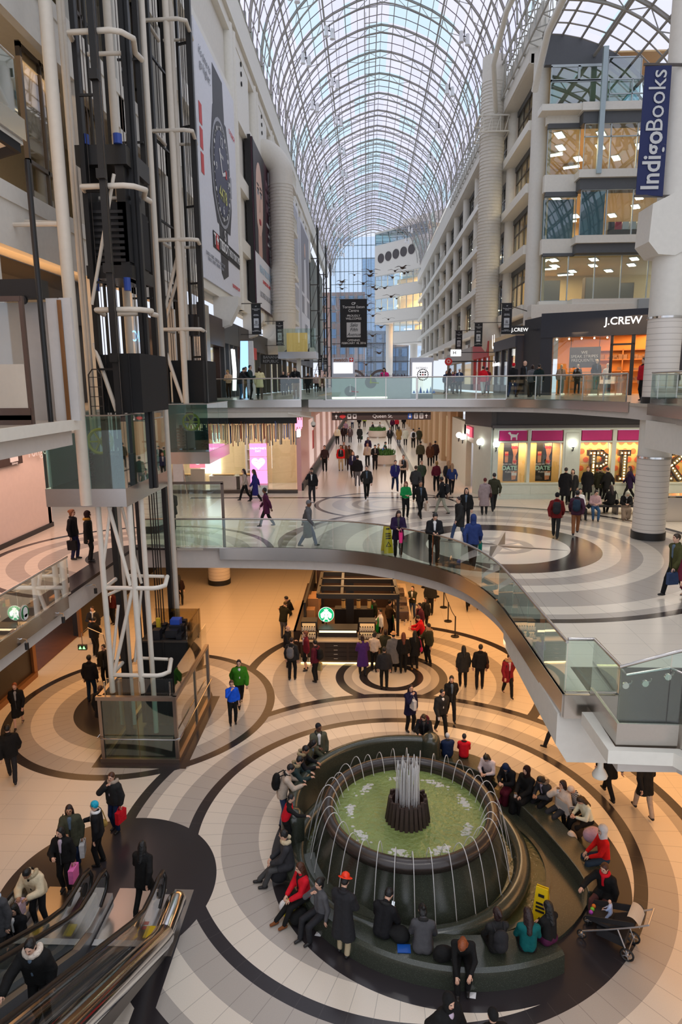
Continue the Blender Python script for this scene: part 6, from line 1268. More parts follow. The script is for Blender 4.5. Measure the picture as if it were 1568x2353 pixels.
# ================================================================== ESCALATORS (rise towards the viewer's level)
SLP = .577; YK = 11.35
def ez(y, z0): return z0+max(0, YK-y)*SLP
def esc(x0, x1, label, pl):
    t = thing('escalator', label, 'escalator', ((x0+x1)/2, 12.5, 0))
    for x in (x0, x1):
        out = [(x, 12.25, .3), (x, 12.58, .42), (x, 12.72, .66), (x, 12.6, .9), (x, 12.3, .97), (x, YK+.5, .97), (x, YK, 1.03), (x, YK-.6, ez(YK-.6, .97))]+[(x, y, ez(y, .97)) for y in (8, 5, 2.2)]
        MB().tube([(p[0], p[1], p[2]) for p in out], .05, 8).build('handrail', mat('rubber_black', S(24, 22, 22), .3), t, smooth=60)
        g = MB(); ys = [12.62, 12.2, YK+.4, YK-.4, 8, 5, 2.2]; g.wallpath([(x, y) for y in ys], [.36]+[ez(y, .3) for y in ys[1:]], [.75]+[ez(y, .93) for y in ys[1:]], .02); g.build('glass_panel', SHOPG if x == x1 else RAILG, t)
        sk = MB(); ys = [12.75, YK+.3, YK-.3, 8, 5, 2.2]; sk.wallpath([(x, y) for y in ys], [0]+[max(0, ez(y, -.3)) for y in ys[1:]], [ez(y, .2) for y in ys], .15); sk.build('skirt', mat('satin_steel', S(176, 178, 180), .42, 1.0), t)
    st = MB(); y = YK+.2; k = 0
    while y > 2.4:
        z = max(0.0, (YK-y)*SLP); st.box(x0+.12, y-.42, z-.1, x1-.12, y, z+.02); y -= .4
    st.build('steps', mat('step_grey', S(74, 78, 82), .5, .5), t); MB().box(x0+.1, YK+.2, .0, x1-.1, pl, .03).build('landing_plate', STEEL, t); MB().box(x0+.1, YK+.15, .03, x1-.1, YK+.3, .045).build('comb_plate', mat('comb_pale', S(206, 206, 204), .3, .5), t)
    MB().box(x1-.02, YK+.05, ez(YK, .335), x1+.1, YK+.35, ez(YK, .36)).build('yellow_label', mat('label_yellow', S(236, 196, 20), .5), t); return t
esc(-7.45, -6.16, 'left of the two glass sided escalators in the lower left corner', 13.1); t = esc(-5.8, -4.5, 'right of the two glass sided escalators in the lower left corner', 13.1)
MB().box(-4.42, 11.3, 0, -3.98, 13.1, .03).build('side_plate', STEEL, t)
b = MB(); b.tube([(-4.12, 12.3, .45), (-4.12, 12.2, .5), (-4.12, YK-.1, .5)], .2, 16); b.tube([(-4.12, YK-.06, .5), (-4.12, YK-.35, .62), (-4.12, 2.4, .62+8.6*SLP)], .23, 16); b.build('steel_side_tube', CHROME, t, smooth=60)
MB().wallpath([(-4.1, 12.3), (-4.1, YK), (-4.1, 2.4)], [0, 0, 4.6], [.35, .35, 5.0], .05).build('side_cladding', DKSTEEL, t); MB().wallpath([(-7.6, YK), (-7.6, 2.4)], [0, 4.6], [.3, 5.3], .05).build('outer_cladding', STEEL, t)
for dx in (-.12, 0): MB().box(-4.4+dx*.0, 11.75+dx, .33, -4.3, 11.83+dx, .34).build('red_label', INKR, t)
for x in (-6.16, -4.5): b = MB(); n0 = len(b.v); b.lathe([(.0005, 0), (.14, 0), (.14, .012)], (0, 0, 0), 20); b.v = [(x+.02+v[2], 12.3+v[0], .66+v[1]) for v in b.v]; b.build('round_sticker', BLACK, t)

# ================================================================== COFFEE KIOSK
KW = mat('kiosk_walnut', S(58, 42, 34), .5, scale=4, var=.3); KB = mat('kiosk_black', S(28, 26, 26), .45); KS = mat('kiosk_stone', S(205, 186, 160), .3); CARD = mat('cardboard', S(166, 122, 80), .8); GLOW = emit('case_light', (1, .78, .45), 2.0)
t = thing('coffee_kiosk', 'dark timber coffee kiosk with an open black pergola and a green lit emblem', 'kiosk', (-.4, 29, 0)); X0, X1, Y0, Y1 = -2.75, 2.0, 25.7, 33.5
MB().box(X0, Y0, 0, .35, Y0+.9, .95).build('front_counter', KW, t); MB().box(X0-.05, Y0-.06, .95, .4, Y0+.95, 1.0).build('counter_top', KS, t); MB().box(X0, Y0+.5, 0, X1, Y1, .03).build('kiosk_floor', mat('kiosk_floor', S(96, 74, 58), .5), t)
for i in range(2):
    for j in range(4): d = MB().box(-1.75+i*1.0, Y0-.02, .15+j*.19, -.85+i*1.0, Y0, .31+j*.19).build('drawer', mat('drawer_dark', S(44, 33, 28), .5), t); MB().box(-1.38+i*1.0, Y0-.035, .22+j*.19, -1.22+i*1.0, Y0-.02, .235+j*.19).build('pull', CHROME, d)
for k, (xa, xc) in enumerate(((-2.75, -2.1), (-.35, .35))):
    MB().box(xa, Y0+.3, 1.0, xc, Y0+.85, 1.7).build('display_case', KB, t); MB().box(xa+.05, Y0+.28, 1.05, xc-.05, Y0+.3, 1.64).build('case_back_glow', mat('case_amber', S(190, 140, 80), .5, emis=(1, .65, .3), es=.5), t)
    b = MB(); b.box(xa, Y0+.1, 1.0, xc, Y0+.3, 1.02); b.box(xa, Y0+.1, 1.33, xc, Y0+.3, 1.35); b.box(xa, Y0-.03, .1, xc, Y0, .9); b.build('case_shelves', KW, t)
MB().box(-2.05, Y0+.35, 1.05, -.4, Y0+.85, 1.35).build('pastry_case', KB, t); MB().box(-2.0, Y0+.33, 1.22, -.45, Y0+.35, 1.33).build('pastry_light', GLOW, t); MB().box(-2.05, Y0+.2, 1.36, -.4, Y0+.9, 1.4).build('pastry_top', KB, t); MB().box(X0, Y0-.05, .02, .35, Y0, .05).build('toe_light', emit('toe_glow', (1, .72, .3), 4), t)
MB().box(X0-.4, Y0+1, 0, X0+.15, Y1, 1.05).build('left_counter', KW, t); MB().box(X0-.75, Y0+1, 1.0, X0-.3, Y0+5, 1.05).build('left_ledge', KS, t); MB().box(X0-.05, Y0+2, 1.05, X0+.05, Y1, 1.95).build('left_screen', KB, t); MB().box(X1-.75, Y0+.4, 0, X1-.1, Y1, 1.0).build('right_counter', KB, t); MB().box(X1-.8, Y0+.3, 1.0, X1, Y1, 1.05).build('right_top', KS, t); MB().box(.75, Y0-.1, 0, X1, Y0+.5, .98).build('pickup_counter', KB, t); MB().box(.7, Y0-.15, .98, X1+.05, Y0+.55, 1.03).build('pickup_top', KS, t)
MB().box(-1.5, 29.0, 0, .3, 29.5, 1.2).build('middle_counter', KB, t); MB().box(-2.6, 32.6, 0, 1.4, 33.3, 2.2).build('rear_wall', KW, t); MB().box(-.95, 28.3, .03, -.6, 28.6, 2.7).build('post', KB, t)
f1, f2, f3, f4 = at(731, 1369, 2.75), at(915, 1371, 2.75), at(902, 1319, 2.75), at(741, 1318, 2.75); b = MB()
for i in range(4):
    s = i/3; a_, c_ = f1.lerp(f4, s), f2.lerp(f3, s); b.beam(a_, c_, .14, .2)
b.beam(f1, f4, .14, .2); b.beam(f2, f3, .14, .2); m1, m2 = f1.lerp(f2, .3), f4.lerp(f3, .3); b.beam(m1, m2, .12, .16); b.build('pergola', KB, t)
for p in (f3, f4, f2): MB().box(p.x-.06, p.y-.06, 0, p.x+.06, p.y+.06, 2.7).build('post', KB, t)
lg = thing('emblem_sign', 'round green lit emblem with a white crowned figure on the coffee kiosk', 'sign', (0, 0, 0)); q = atY(750, 1412, 26.6); GL = emit('emblem_green', (.0, .32, .11), 1.6); EW = emit('emblem_white', (.95, 1, .96), 1.5); r_ = .33
a = Art((q.x, 26.6, q.z), (1, 0, 0), (0, 0, 1)); a.ell(0, 0, r_, r_, 1, 0, 40); a.ell(0, 0, r_*.96, r_*.96, 0, 1, 40)
for s_ in (-1, 1):
    for i in range(4): a.poly([(s_*r_*(.2+.1*i), r_*(.5-.12*i)), (s_*r_*(.36+.12*i), r_*(.45-.1*i)), (s_*r_*(.3+.13*i), -r_*(.1+.05*i)), (s_*r_*(.45+.06*i), -r_*(.55-.02*i)), (s_*r_*(.24+.08*i), -r_*.2)][::s_], 1, 2)
    a.poly([(s_*r_*.3, -r_*.9), (s_*r_*.12, -r_*.6), (s_*r_*.1, -r_*.1), (s_*r_*.2, -r_*.1), (s_*r_*.24, -r_*.6), (s_*r_*.45, -r_*.8)][::-s_], 1, 2)
a.ell(0, r_*.2, r_*.2, r_*.3, 1, 3); a.poly([(-r_*.2, r_*.5), (r_*.2, r_*.5), (r_*.28, r_*.78), (r_*.1, r_*.66), (0, r_*.9), (-r_*.1, r_*.66), (-r_*.28, r_*.78)], 1, 3); a.ell(0, -r_*.35, r_*.12, r_*.3, 1, 3)
for dx in (-.07, .07): a.ell(dx*r_*1.2, r_*.24, r_*.04, r_*.025, 0, 4, 8)
a.mb.build('emblem', [GL, EW], lg); MB().box(q.x-.02, 26.58, 1.4, q.x+.02, 26.6, q.z-r_).build('stem', KB, lg); lg.location = (0, 0, 0)
tx = thing('emblem_sticker', 'round green and white emblem sticker on the left gallery glass', 'sticker', (0, 0, 0)); q2 = atX(56, 1408, -8.44); b = MB(); a = Art(q2, (0, 1, 0), (0, 0, 1)); a.ell(0, 0, .19, .19, 1, 0, 32); a.ell(0, 0, .17, .17, 0, 1, 32); a.ell(0, .02, .1, .13, 1, 2, 20); a.ell(0, -.1, .1, .07, 1, 2, 16); a.mb.build('emblem', [mat('sticker_green', S(30, 120, 60), .5), INKW], tx)
# goods around the kiosk
bt = thing('bottle', 'small packet or bottle on the shelves of the coffee kiosk front', 'bottle', (0, 0, 0), 'goods on the coffee kiosk shelves'); b = MB(); b.cyl((0, 0), .04, 0, .16, 10); b.build('body', mat('bottle_pale', S(206, 196, 180), .3), bt); MB().cyl((0, 0), .025, .16, .2, 8).build('cap', BLACK, bt)
P_ = [(-2.68+.1*i, Y0+.2, z) for i in range(6) for z in (1.02, 1.35)]+[(-.28+.1*i, Y0+.2, z) for i in range(6) for z in (1.02, 1.35)]+[(-2.7+.1*i, Y0-.045, .12) for i in range(5)]+[(.4+.08*i, Y0+.3, 1.03) for i in range(3)]+[(1.35+.09*i, 27.4+.3*(i % 3), 1.05) for i in range(7)]
for i, p in enumerate(P_):
    if i == 0: bt.location = p
    else: dup(bt, p)
for i, (x, y, z, w, d, h, lab) in enumerate(((-2.75, 28, 1.05, .4, .5, .45, 'nearest brown carton on the left kiosk counter'), (-2.7, 28.7, 1.05, .5, .6, .75, 'tall brown carton in the middle of the left kiosk counter'), (-2.7, 29.6, 1.05, .5, .5, .5, 'brown carton behind the tall one on the left kiosk counter'), (-2.7, 30.4, 1.05, .45, .5, .4, 'farthest brown carton on the left kiosk counter'))):
    o = MB().box(x, y, z, x+w, y+d, z+h).build('carton', CARD); tag(o, lab, 'box')
o = MB().box(-2.85, 27.1, 1.05, -2.3, 27.6, 1.3).build('carton', INKW); tag(o, 'white carton near the front of the left kiosk counter', 'box')
for i, (x, y, lab) in enumerate(((1.55, 28.3, 'nearest dark coffee machine on the right kiosk counter'), (1.55, 29.6, 'middle dark coffee machine on the right kiosk counter'), (1.5, 31, 'farthest dark coffee machine on the right kiosk counter'))):
    m = thing('coffee_machine', lab, 'coffee machine', (x, y, 1.05)); MB().box(x-.28, y-.4, 1.05, x+.3, y+.4, 1.5).build('body', mat('machine_brown', S(88, 74, 66), .3, .4), m, bevel=.04); MB().box(x-.34, y-.3, 1.05, x-.28, y+.3, 1.12).build('drip_tray', CHROME, m); MB().cyl((x, y), .1, 1.5, 1.7, 12).build('hopper', SHOPG, m)
for i, (x, y) in enumerate(((-1.1, 29.25), (-.4, 29.25), (.1, 29.25))):
    m = thing('blender_jug', ('left', 'middle', 'right')[i]+' pale jug on the middle counter of the coffee kiosk', 'jug', (x, y, 1.2)); MB().cyl((x, y), .09, 1.2, 1.55, 12).build('jug', mat('jug_amber', S(214, 180, 120), .3), m); MB().cyl((x, y), .1, 1.55, 1.6, 12).build('lid', BLACK, m)
for p, pw in (((-.2, 30, 3.4), 90), ((-1, 25.2, 3.4), 60)): area(p, 3, 3, pw, AMBER)
# queue posts
POSTS = [(976, 1350), (1002, 1371), (1020, 1396), (1030, 1428), (1046, 1463)]; ps = [at(*p, 0) for p in POSTS]; s0 = None
for i, p in enumerate(ps):
    lab = ('farthest', 'second farthest', 'middle', 'second nearest', 'nearest')[i]+' black queue post beside the coffee kiosk'
    s0 = thing('queue_post', lab, 'queue post', p); b = MB(); b.lathe([(.001, .0), (.19, .0), (.19, .03), (.001, .05)], p, 20); b.build('foot', BLACK, s0); MB().cyl((p.x, p.y), .03, .04, .98, 10).build('pole', BLACK, s0)
    if i: o = MB().tube([tuple(ps[i-1]+Vector((0, 0, .93))), tuple(ps[i-1].lerp(p, .5)+Vector((0, 0, .86))), tuple(p+Vector((0, 0, .93)))], .018, 5).build('belt', BLACK, s0)
# yellow caution signs
YEL = mat('caution_yellow', S(238, 200, 20), .45)
def caution(c, rot, lab, h=.95):
    t = thing('caution_sign', lab, 'caution sign', c, rot=rot, local=True)
    for s_ in (-1, 1):
        MB().slab([(-.17, s_*.2, 0), (.17, s_*.2, 0), (.12, s_*.02, h), (-.12, s_*.02, h)], (0, .02*s_, 0)).build('panel', YEL, t)
        a = Art((0, s_*(.115+.02), h*.5) if s_ > 0 else (0, -.135, h*.5), (-s_, 0, 0), (0, -s_*.19, 1)); a.poly([(-.1, -.25), (.1, -.25), (0, -.07)], 0, 0); a.poly([(-.06, -.23), (.06, -.23), (0, -.12)], 1, 1)
        for k in range(3): a.rect(-.09, .02+k*.08, .09, .06+k*.08, 0, 0)
        a.rect(-.06, .34, .06, .4, 0, 0); a.mb.build('print', [INKK, YEL], t)
caution(at(890, 1268, 5.6), .25, 'yellow folding caution sign behind the curved glass on the middle floor'); caution((3.62, 12.1, .09), -.5, 'yellow folding caution sign standing on the fountain platform', 1.05)
# horn speaker and lamps under the middle floor
t = thing('horn_speaker', 'white bell shaped loudspeaker hanging under the middle floor at the right', 'loudspeaker', (0, 0, 0)); q = atY(1379, 1780, 11.9); b = MB(); b.lathe([(.05, .3), (.06, .15), (.1, .1), (.15, 0), (.14, -.04), (.001, -.05)], q, 18); b.build('bell', WHITE2, t, smooth=50); MB().cyl((q.x, q.y), .02, q.z+.3, 4.16, 8).build('stem', WHITE2, t)
q = atX(28, 1440, -8.6)
for k, (px, py) in enumerate(((52, 1478), (137, 1418), (212, 1352))):
    q = atX(px, py, -8.5); t = thing('spotlight', ('nearest', 'middle', 'farthest')[k]+' small black spotlight on a curled arm below the left gallery', 'spotlight', q); MB().tube([(-8.62, q.y-.15, q.z+.12), (-8.45, q.y-.1, q.z+.16), (-8.4, q.y, q.z+.1), (-8.4, q.y, q.z)], .015, 6).build('arm', CHROME, t); MB().cyl((-8.4, q.y), .05, q.z-.16, q.z, 10).build('can', BLACK, t)
t = thing('exit_sign', 'small sign with green arrows on a curved pole beside the lower lift', 'sign', (0, 0, 0)); q = atY(190, 1487, 22.5); MB().box(q.x-.16, 22.45, q.z-.1, q.x+.16, 22.55, q.z+.1).build('box', mat('sign_grey', S(60, 60, 62), .5), t); MB().tube([(q.x, 22.5, q.z+.1), (q.x, 22.5, q.z+.55), (q.x+.25, 22.5, q.z+.75), (q.x+.8, 22.5, q.z+.5), (q.x+1.2, 22.5, 0)], .02, 6).build('pole', CHROME, t)
a = Art((q.x, 22.45, q.z), (1, 0, 0), (0, 0, 1))
for dx in (-.07, .07): a.poly([(dx-.05, -.05), (dx+.05, -.05), (dx, .06)], 0, 0)
a.mb.build('arrows', emit('green_arrow', (.2, 1, .2), 4), t)
# stroller with a baby
_a, _b = at(1362, 2140), at(1436, 2190); STR = (_a+_b)/2; STA = math.atan2((_b-_a).x, (_b-_a).y)-.25; STR.z = 0
t = thing('stroller', 'black and silver stroller with a reclined seat beside the side bench', 'stroller', STR, rot=-STA, local=True); TYR = mat('tyre', S(30, 30, 30), .6); SEATM = mat('stroller_black', S(34, 33, 35), .7); ALU = mat('stroller_silver', S(190, 190, 192), .3, .8)
def wheel(x, y, r):
    w = MB(); w.tube([(x, y+r*.86*math.cos(q), r+r*.86*math.sin(q)) for q in np.linspace(0, 2*PI, 21)[:-1]], r*.15, 6, closed=True); w.build('wheel', TYR, t, smooth=60); w = MB()
    for q in range(5): w.beam((x, y, r), (x, y+r*.75*math.cos(q*PI*.4), r+r*.75*math.sin(q*PI*.4)), .018)
    w.tube([(x-.03, y, r), (x+.03, y, r)], .03, 8); w.build('spokes', ALU, t)
for x, y, r in ((-.26, .42, .14), (.26, .42, .14), (-.22, -.48, .1), (.22, -.48, .1)): wheel(x, y, r)
b = MB()
for x in (-.25, .25): b.tube([(x, -.46, .2), (x, .1, .55), (x, .55, .85), (x, .75, 1.0)], .018, 7); b.tube([(x, .42, .16), (x, .2, .62)], .018, 7)
b.tube([(-.25, .75, 1.0), (.25, .75, 1.0)], .022, 7); b.tube([(-.25, .42, .15), (.25, .42, .15)], .015, 6); b.build('frame', ALU, t, smooth=60)
MB().slab([(-.22, -.42, .5), (.22, -.42, .5), (.22, .02, .5), (.22, .5, .78), (-.22, .5, .78), (-.22, .02, .5)], (0, .02, .06)).build('seat', SEATM, t)
for s_ in (-1, 1): MB().slab([(s_*.22, -.42, .5), (s_*.22, .5, .78), (s_*.25, .5, .92), (s_*.25, -.4, .62)], (s_*.02, 0, 0)).build('side_wall', SEATM, t)
b = MB(); b.lathe([(.27, -.23), (.27, .23)], (0, 0, 0), 10, a0=R(20), a1=R(110)); b.v = [(v[2], .42+v[0]*.7, .72+v[1]) for v in b.v]; b.build('canopy', mat('canopy_cream', S(206, 196, 180), .8), t); MB().box(-.2, -.2, .22, .2, .35, .42).build('basket', SEATM, t); b = MB()
for i, cc in enumerate(((230, 120, 40), (120, 200, 60), (190, 80, 190))): MB().sph((-.12+.1*i, -.36, .58), .045, 8, 6).build('toy', mat('toy%d' % i, S(*cc), .4), t)
# ================================================================== PEOPLE
def hexc(s):
    r, g, b = [int(ch, 16)*17 for ch in s]
    if r == g and b == r+17: b = r+3
    return S(r+6, g+6, b+6)
NAMES = [('black', '111'), ('black', '000'), ('charcoal', '334'), ('dark grey', '444'), ('grey', '888'), ('pale grey', 'bbb'), ('white', 'eee'), ('cream', 'edb'), ('red', 'c12'), ('maroon', '612'), ('wine red', '423'), ('pink', 'e9b'), ('magenta', 'd27'), ('purple', '426'), ('navy', '124'), ('blue', '15c'), ('denim blue', '346'), ('teal', '065'), ('green', '183'), ('olive', '543'), ('olive', '442'), ('brown', '532'), ('tan', 'a84'), ('beige', 'ba8'), ('yellow', 'fd1'), ('orange', 'e71'), ('lilac', 'cbd')]
def cname(h):
    c = [int(x, 16) for x in h]; return min(NAMES, key=lambda n: sum((int(x, 16)-y)**2 for x, y in zip(n[1], c)))[0]
def cloth(h): return mat('cloth_'+h, hexc(h), .8, var=.2, scale=11, spec=.25, bump=.9)
SKINS = {'l': mat('skin_light', S(222, 176, 150), .5), 'm': mat('skin_medium', S(190, 140, 108), .5), 'd': mat('skin_deep', S(110, 74, 54), .5)}
EYEM = mat('eye_dark', S(30, 24, 22), .3); LIPM = mat('lip_rose', S(160, 84, 76), .5); SHOE = mat('shoe_black', S(28, 26, 26), .5)

def snet(prims, vox, k=.02, clips=(), subs=()):
    lo = np.array([9e9]*3); hi = -lo
    for p in prims:
        if p[0] == 'c': m = max(p[3], p[4]); a = np.minimum(p[1], p[2])-m; b = np.maximum(p[1], p[2])+m
        else: m = max(p[2]); a = p[1]-m; b = p[1]+m
        lo = np.minimum(lo, a); hi = np.maximum(hi, b)
    lo = lo-3*vox; n = np.ceil((hi+3*vox-lo)/vox).astype(int)+1; F = np.full(n, 9.0, np.float32); ax = [lo[i]+vox*np.arange(n[i]) for i in range(3)]
    def blk(a, b):
        i0 = np.maximum(0, np.floor((a-lo)/vox).astype(int)); i1 = np.minimum(n, np.ceil((b-lo)/vox).astype(int)+1); s = tuple(slice(x, y) for x, y in zip(i0, i1))
        return s, ax[0][s[0]][:, None, None], ax[1][s[1]][None, :, None], ax[2][s[2]][None, None, :]
    def dist(p):
        if p[0] == 'c':
            a, b, ra, rb = p[1], p[2], p[3], p[4]; m = max(ra, rb)+k+2*vox; s, x, y, z = blk(np.minimum(a, b)-m, np.maximum(a, b)+m); d = b-a; L = max(1e-9, d@d)
            t = np.clip(((x-a[0])*d[0]+(y-a[1])*d[1]+(z-a[2])*d[2])/L, 0, 1)
            return s, np.sqrt((x-a[0]-t*d[0])**2+(y-a[1]-t*d[1])**2+(z-a[2]-t*d[2])**2)-(ra+t*(rb-ra))
        c, r, Q = p[1], p[2], p[3]; m = max(r)+k+2*vox; s, x, y, z = blk(c-m, c+m); x = x-c[0]; y = y-c[1]; z = z-c[2]; q = 0
        for i in range(3): q = q+((x*Q[i][0]+y*Q[i][1]+z*Q[i][2])/r[i])**2
        return s, (np.sqrt(q)-1)*min(r)
    for p in prims:
        s, d = dist(p); f = F[s]; h = np.clip(.5+.5*(f-d)/k, 0, 1); F[s] = f*(1-h)+d*h-k*h*(1-h)
    for p in subs: s, d = dist(p); F[s] = np.maximum(F[s], -d)
    for c, nn in clips: F = np.maximum(F, ((ax[0]-c[0])*nn[0])[:, None, None]+((ax[1]-c[1])*nn[1])[None, :, None]+((ax[2]-c[2])*nn[2])[None, None, :])
    Sg = F < 0; cnt = 0
    for i in (0, 1):
        for j in (0, 1):
            for l in (0, 1): cnt = cnt+Sg[i:n[0]-1+i, j:n[1]-1+j, l:n[2]-1+l].astype(np.int8)
    act = (cnt > 0) & (cnt < 8); I = np.argwhere(act); vid = np.full(act.shape, -1, np.int32); vid[act] = np.arange(len(I))
    C = np.array([(i, j, l) for i in (0, 1) for j in (0, 1) for l in (0, 1)]); V = np.stack([F[I[:, 0]+c[0], I[:, 1]+c[1], I[:, 2]+c[2]] for c in C], 1)
    acc = np.zeros((len(I), 3)); w = np.zeros(len(I))
    for a in range(8):
        for b in range(a+1, 8):
            if abs(C[a]-C[b]).sum() != 1: continue
            m = (V[:, a] < 0) != (V[:, b] < 0); t = V[m, a]/(V[m, a]-V[m, b]); acc[m] += C[a]+t[:, None]*(C[b]-C[a]); w[m] += 1
    P = lo+vox*(I+acc/np.maximum(w, 1)[:, None]); Q = []
    for x in range(3):
        y, z = (x+1) % 3, (x+2) % 3; s0 = [slice(None)]*3; s1 = [slice(None)]*3; s0[x] = slice(0, -1); s1[x] = slice(1, None); A = Sg[tuple(s0)]; B = Sg[tuple(s1)]; E = np.argwhere(A != B)
        if not len(E): continue
        fl = A[E[:, 0], E[:, 1], E[:, 2]]; q = []
        for dy, dz in ((1, 1), (0, 1), (0, 0), (1, 0)): e = E.copy(); e[:, y] -= dy; e[:, z] -= dz; q.append(vid[e[:, 0], e[:, 1], e[:, 2]])
        q = np.stack(q, 1); q[~fl] = q[~fl][:, ::-1]; Q.append(q)
    return P, np.concatenate(Q)
def mesh_np(name, P, Q, mats, parent, mi=None):
    me = bpy.data.meshes.new(name); me.vertices.add(len(P)); me.vertices.foreach_set('co', P.astype(np.float32).ravel()); me.loops.add(Q.size); me.loops.foreach_set('vertex_index', Q.astype(np.int32).ravel())
    me.polygons.add(len(Q)); me.polygons.foreach_set('loop_start', np.arange(0, Q.size, 4, dtype=np.int32)); me.polygons.foreach_set('use_smooth', np.ones(len(Q), bool))
    for m in mats: me.materials.append(m)
    if mi is not None: me.polygons.foreach_set('material_index', mi.astype(np.int32))
    me.update(calc_edges=True); return link(name, me, parent)
A3 = lambda *a: np.array(a, float)
def ik(a, b, l1, l2, hint):
    d = b-a; D = np.linalg.norm(d); D2 = min(D, (l1+l2)*.995); u = d/max(D, 1e-6); b = a+u*D2; x = (l1*l1-l2*l2+D2*D2)/(2*D2); h = math.sqrt(max(0, l1*l1-x*x)); v = hint-u*(hint@u); v = v/max(np.linalg.norm(v), 1e-6); return a+u*x+v*h, b
def unit(v): return v/np.linalg.norm(v)
PCOUNT = [0]
def short_label(s):
    w = s.split()
    return s if len(w) <= 16 else ' '.join([x for x in w if x not in ('the', 'a', 'an')][:16])
def person(pos, head, h, pose, top, bot, hair, ext, desc, sit=False):
    k = h/1.75; rr = random.Random(int(pos.x*97+pos.y*31)); PCOUNT[0] += 1
    dist = (Vector(pos)-Vector((0, 0, CAM_Z))).length; vox = min(.034, max(.0125, dist*.00108)); t = thing('person', 'person '+desc, 'person', pos, None, R(-head), True)
    sit = sit or pose in ('si', 'so', 'sp', 'sb'); X = lambda s, *p: A3(s*p[0], p[1], p[2])*k; lean = {'rl': .28, 'sp': .3, 'sb': .55, 'bk': .35, 're': .25, 'wl': .06, 'si': .1, 'so': .12}.get(pose, .02); nod = {'ph': .5, 'rl': .35, 'sp': .6, 'sb': .6, 'bk': .4}.get(pose, .08)
    turn = rr.uniform(-.3, .3); pz = .12 if sit else .93; pel = A3(0, 0, pz)*k
    u = A3(0, math.sin(lean), math.cos(lean)); fwd = A3(0, math.cos(lean), -math.sin(lean)); chest = pel+u*.46*k; neck = pel+u*.54*k; hl = lean*.6+nod*.4
    hu = unit(A3(0, math.sin(hl), math.cos(hl))); hf = unit(A3(math.sin(turn), math.cos(turn)*math.cos(lean+nod), -math.sin(lean*.5+nod))); hx = unit(np.cross(hf, hu)); hf = unit(np.cross(hu, hx)) if abs(nod) < .2 else hf; hu = unit(np.cross(hx, hf)); hc = neck+(hu*.17+hf*.02)*k; Q = [hx, hf, hu]
    sw = .2 if 'F' not in hair else .175; sh = {s: chest+X(s, sw-.03, 0, 0)-u*.02*k for s in (1, -1)}; hip = {s: pel+X(s, .085, 0, -.02) for s in (1, -1)}
    L1, L2 = .43*k, .41*k; ank = {}; swing = 1 if rr.random() < .5 else -1
    for s in (1, -1):
        if sit:
            d = pos.z if pos.z < 1 else (pos.z-5.6 if pos.z < 8 else .46); d = min(.5, max(.35, d)); y = {'so': .62}.get(pose, .44)+.06*s*swing; ank[s] = A3(s*.1*k, y*k, -d+.09)
        elif pose == 'wl': ank[s] = A3(s*.06*k, .3*k*s*swing, .085+(0 if s*swing > 0 else .05))
        else: ank[s] = A3(s*.1*k, .04*s*swing, .085)
    if pose == 'wl': pel[2] -= .03*k
    knee = {}
    for s in (1, -1): knee[s], ank[s] = ik(hip[s], ank[s], L1, L2, A3(s*.15, 1, .25))
    ha = {}
    for s in (1, -1):
        b = sh[s]; dn = A3(s*.07, .03, -.53)
        if pose == 'wl': dn = A3(s*.06, -.22*s*swing, -.48)
        if pose == 'ph' or (pose == 'sp'): dn = A3(-s*.1, .3, -.26)
        if pose in ('hp',) and s == 1: dn = A3(-.12, .2, .06)
        if pose == 'on' and s == 1: dn = A3(-.08, .34, -.2)
        if pose == 'cr': dn = A3(-s*.24, .2, -.24)
        if pose == 'rl': dn = A3(-s*.04, .4, -.22)
        if pose in ('si', 'so'): dn = A3(-s*.08, .34, -.38)
        if pose == 'sb': dn = A3(-s*.04, .36, -.34 if s < 0 else -.5)
        if pose == 're' and s == 1: dn = A3(.12, .48, -.18)
        if pose == 'bk': dn = A3(-s*.05, .36, -.2)
        ha[s] = b+dn*k
    el = {}
    for s in (1, -1): el[s], ha[s] = ik(sh[s], ha[s], .29*k, .26*k, A3(s*.7, -.6, -.5))
    c = lambda a, b, ra, rb: ('c', np.asarray(a, float), np.asarray(b, float), ra*k, rb*k)
    def hand(s):
        d = unit(ha[s]-el[s]); side = unit(np.cross(d, A3(0, .3, 1))+A3(1e-3, 0, 0)); nrm = np.cross(side, d); pr = []; tips = []
        w = ha[s]; pc = w+d*.045*k; pr.append(c(w, pc+d*.03*k+side*.018*k, .024, .02)); pr.append(c(w, pc+d*.03*k-side*.02*k, .024, .019))
        for i, (o, l) in enumerate(((-.03, .06), (-.011, .075), (.009, .07), (.028, .055))): b0 = pc+(d*.035+side*o)*k; b1 = b0+(d*l*.55-nrm*l*.25)*k; b2 = b1+(d*l*.3-nrm*l*.45)*k; tips.append((b0, b1, b2))
        b0 = w+(d*.025-side*.025)*k; b1 = b0+(d*.03-side*.03-nrm*.01)*k; tips.append((b0, b1, b1+(d*.025-nrm*.012)*k)); return pr, tips
    body = [('e', hc, (.076*k, .096*k, .104*k), Q), ('e', hc+(hf*.022-hu*.062)*k, (.056*k, .068*k, .066*k), Q), c(neck-u*.02*k, hc-hu*.05*k, .056, .052), c(hc+(hf*.088+hu*.0)*k, hc+(hf*.104-hu*.026)*k, .011, .016)]
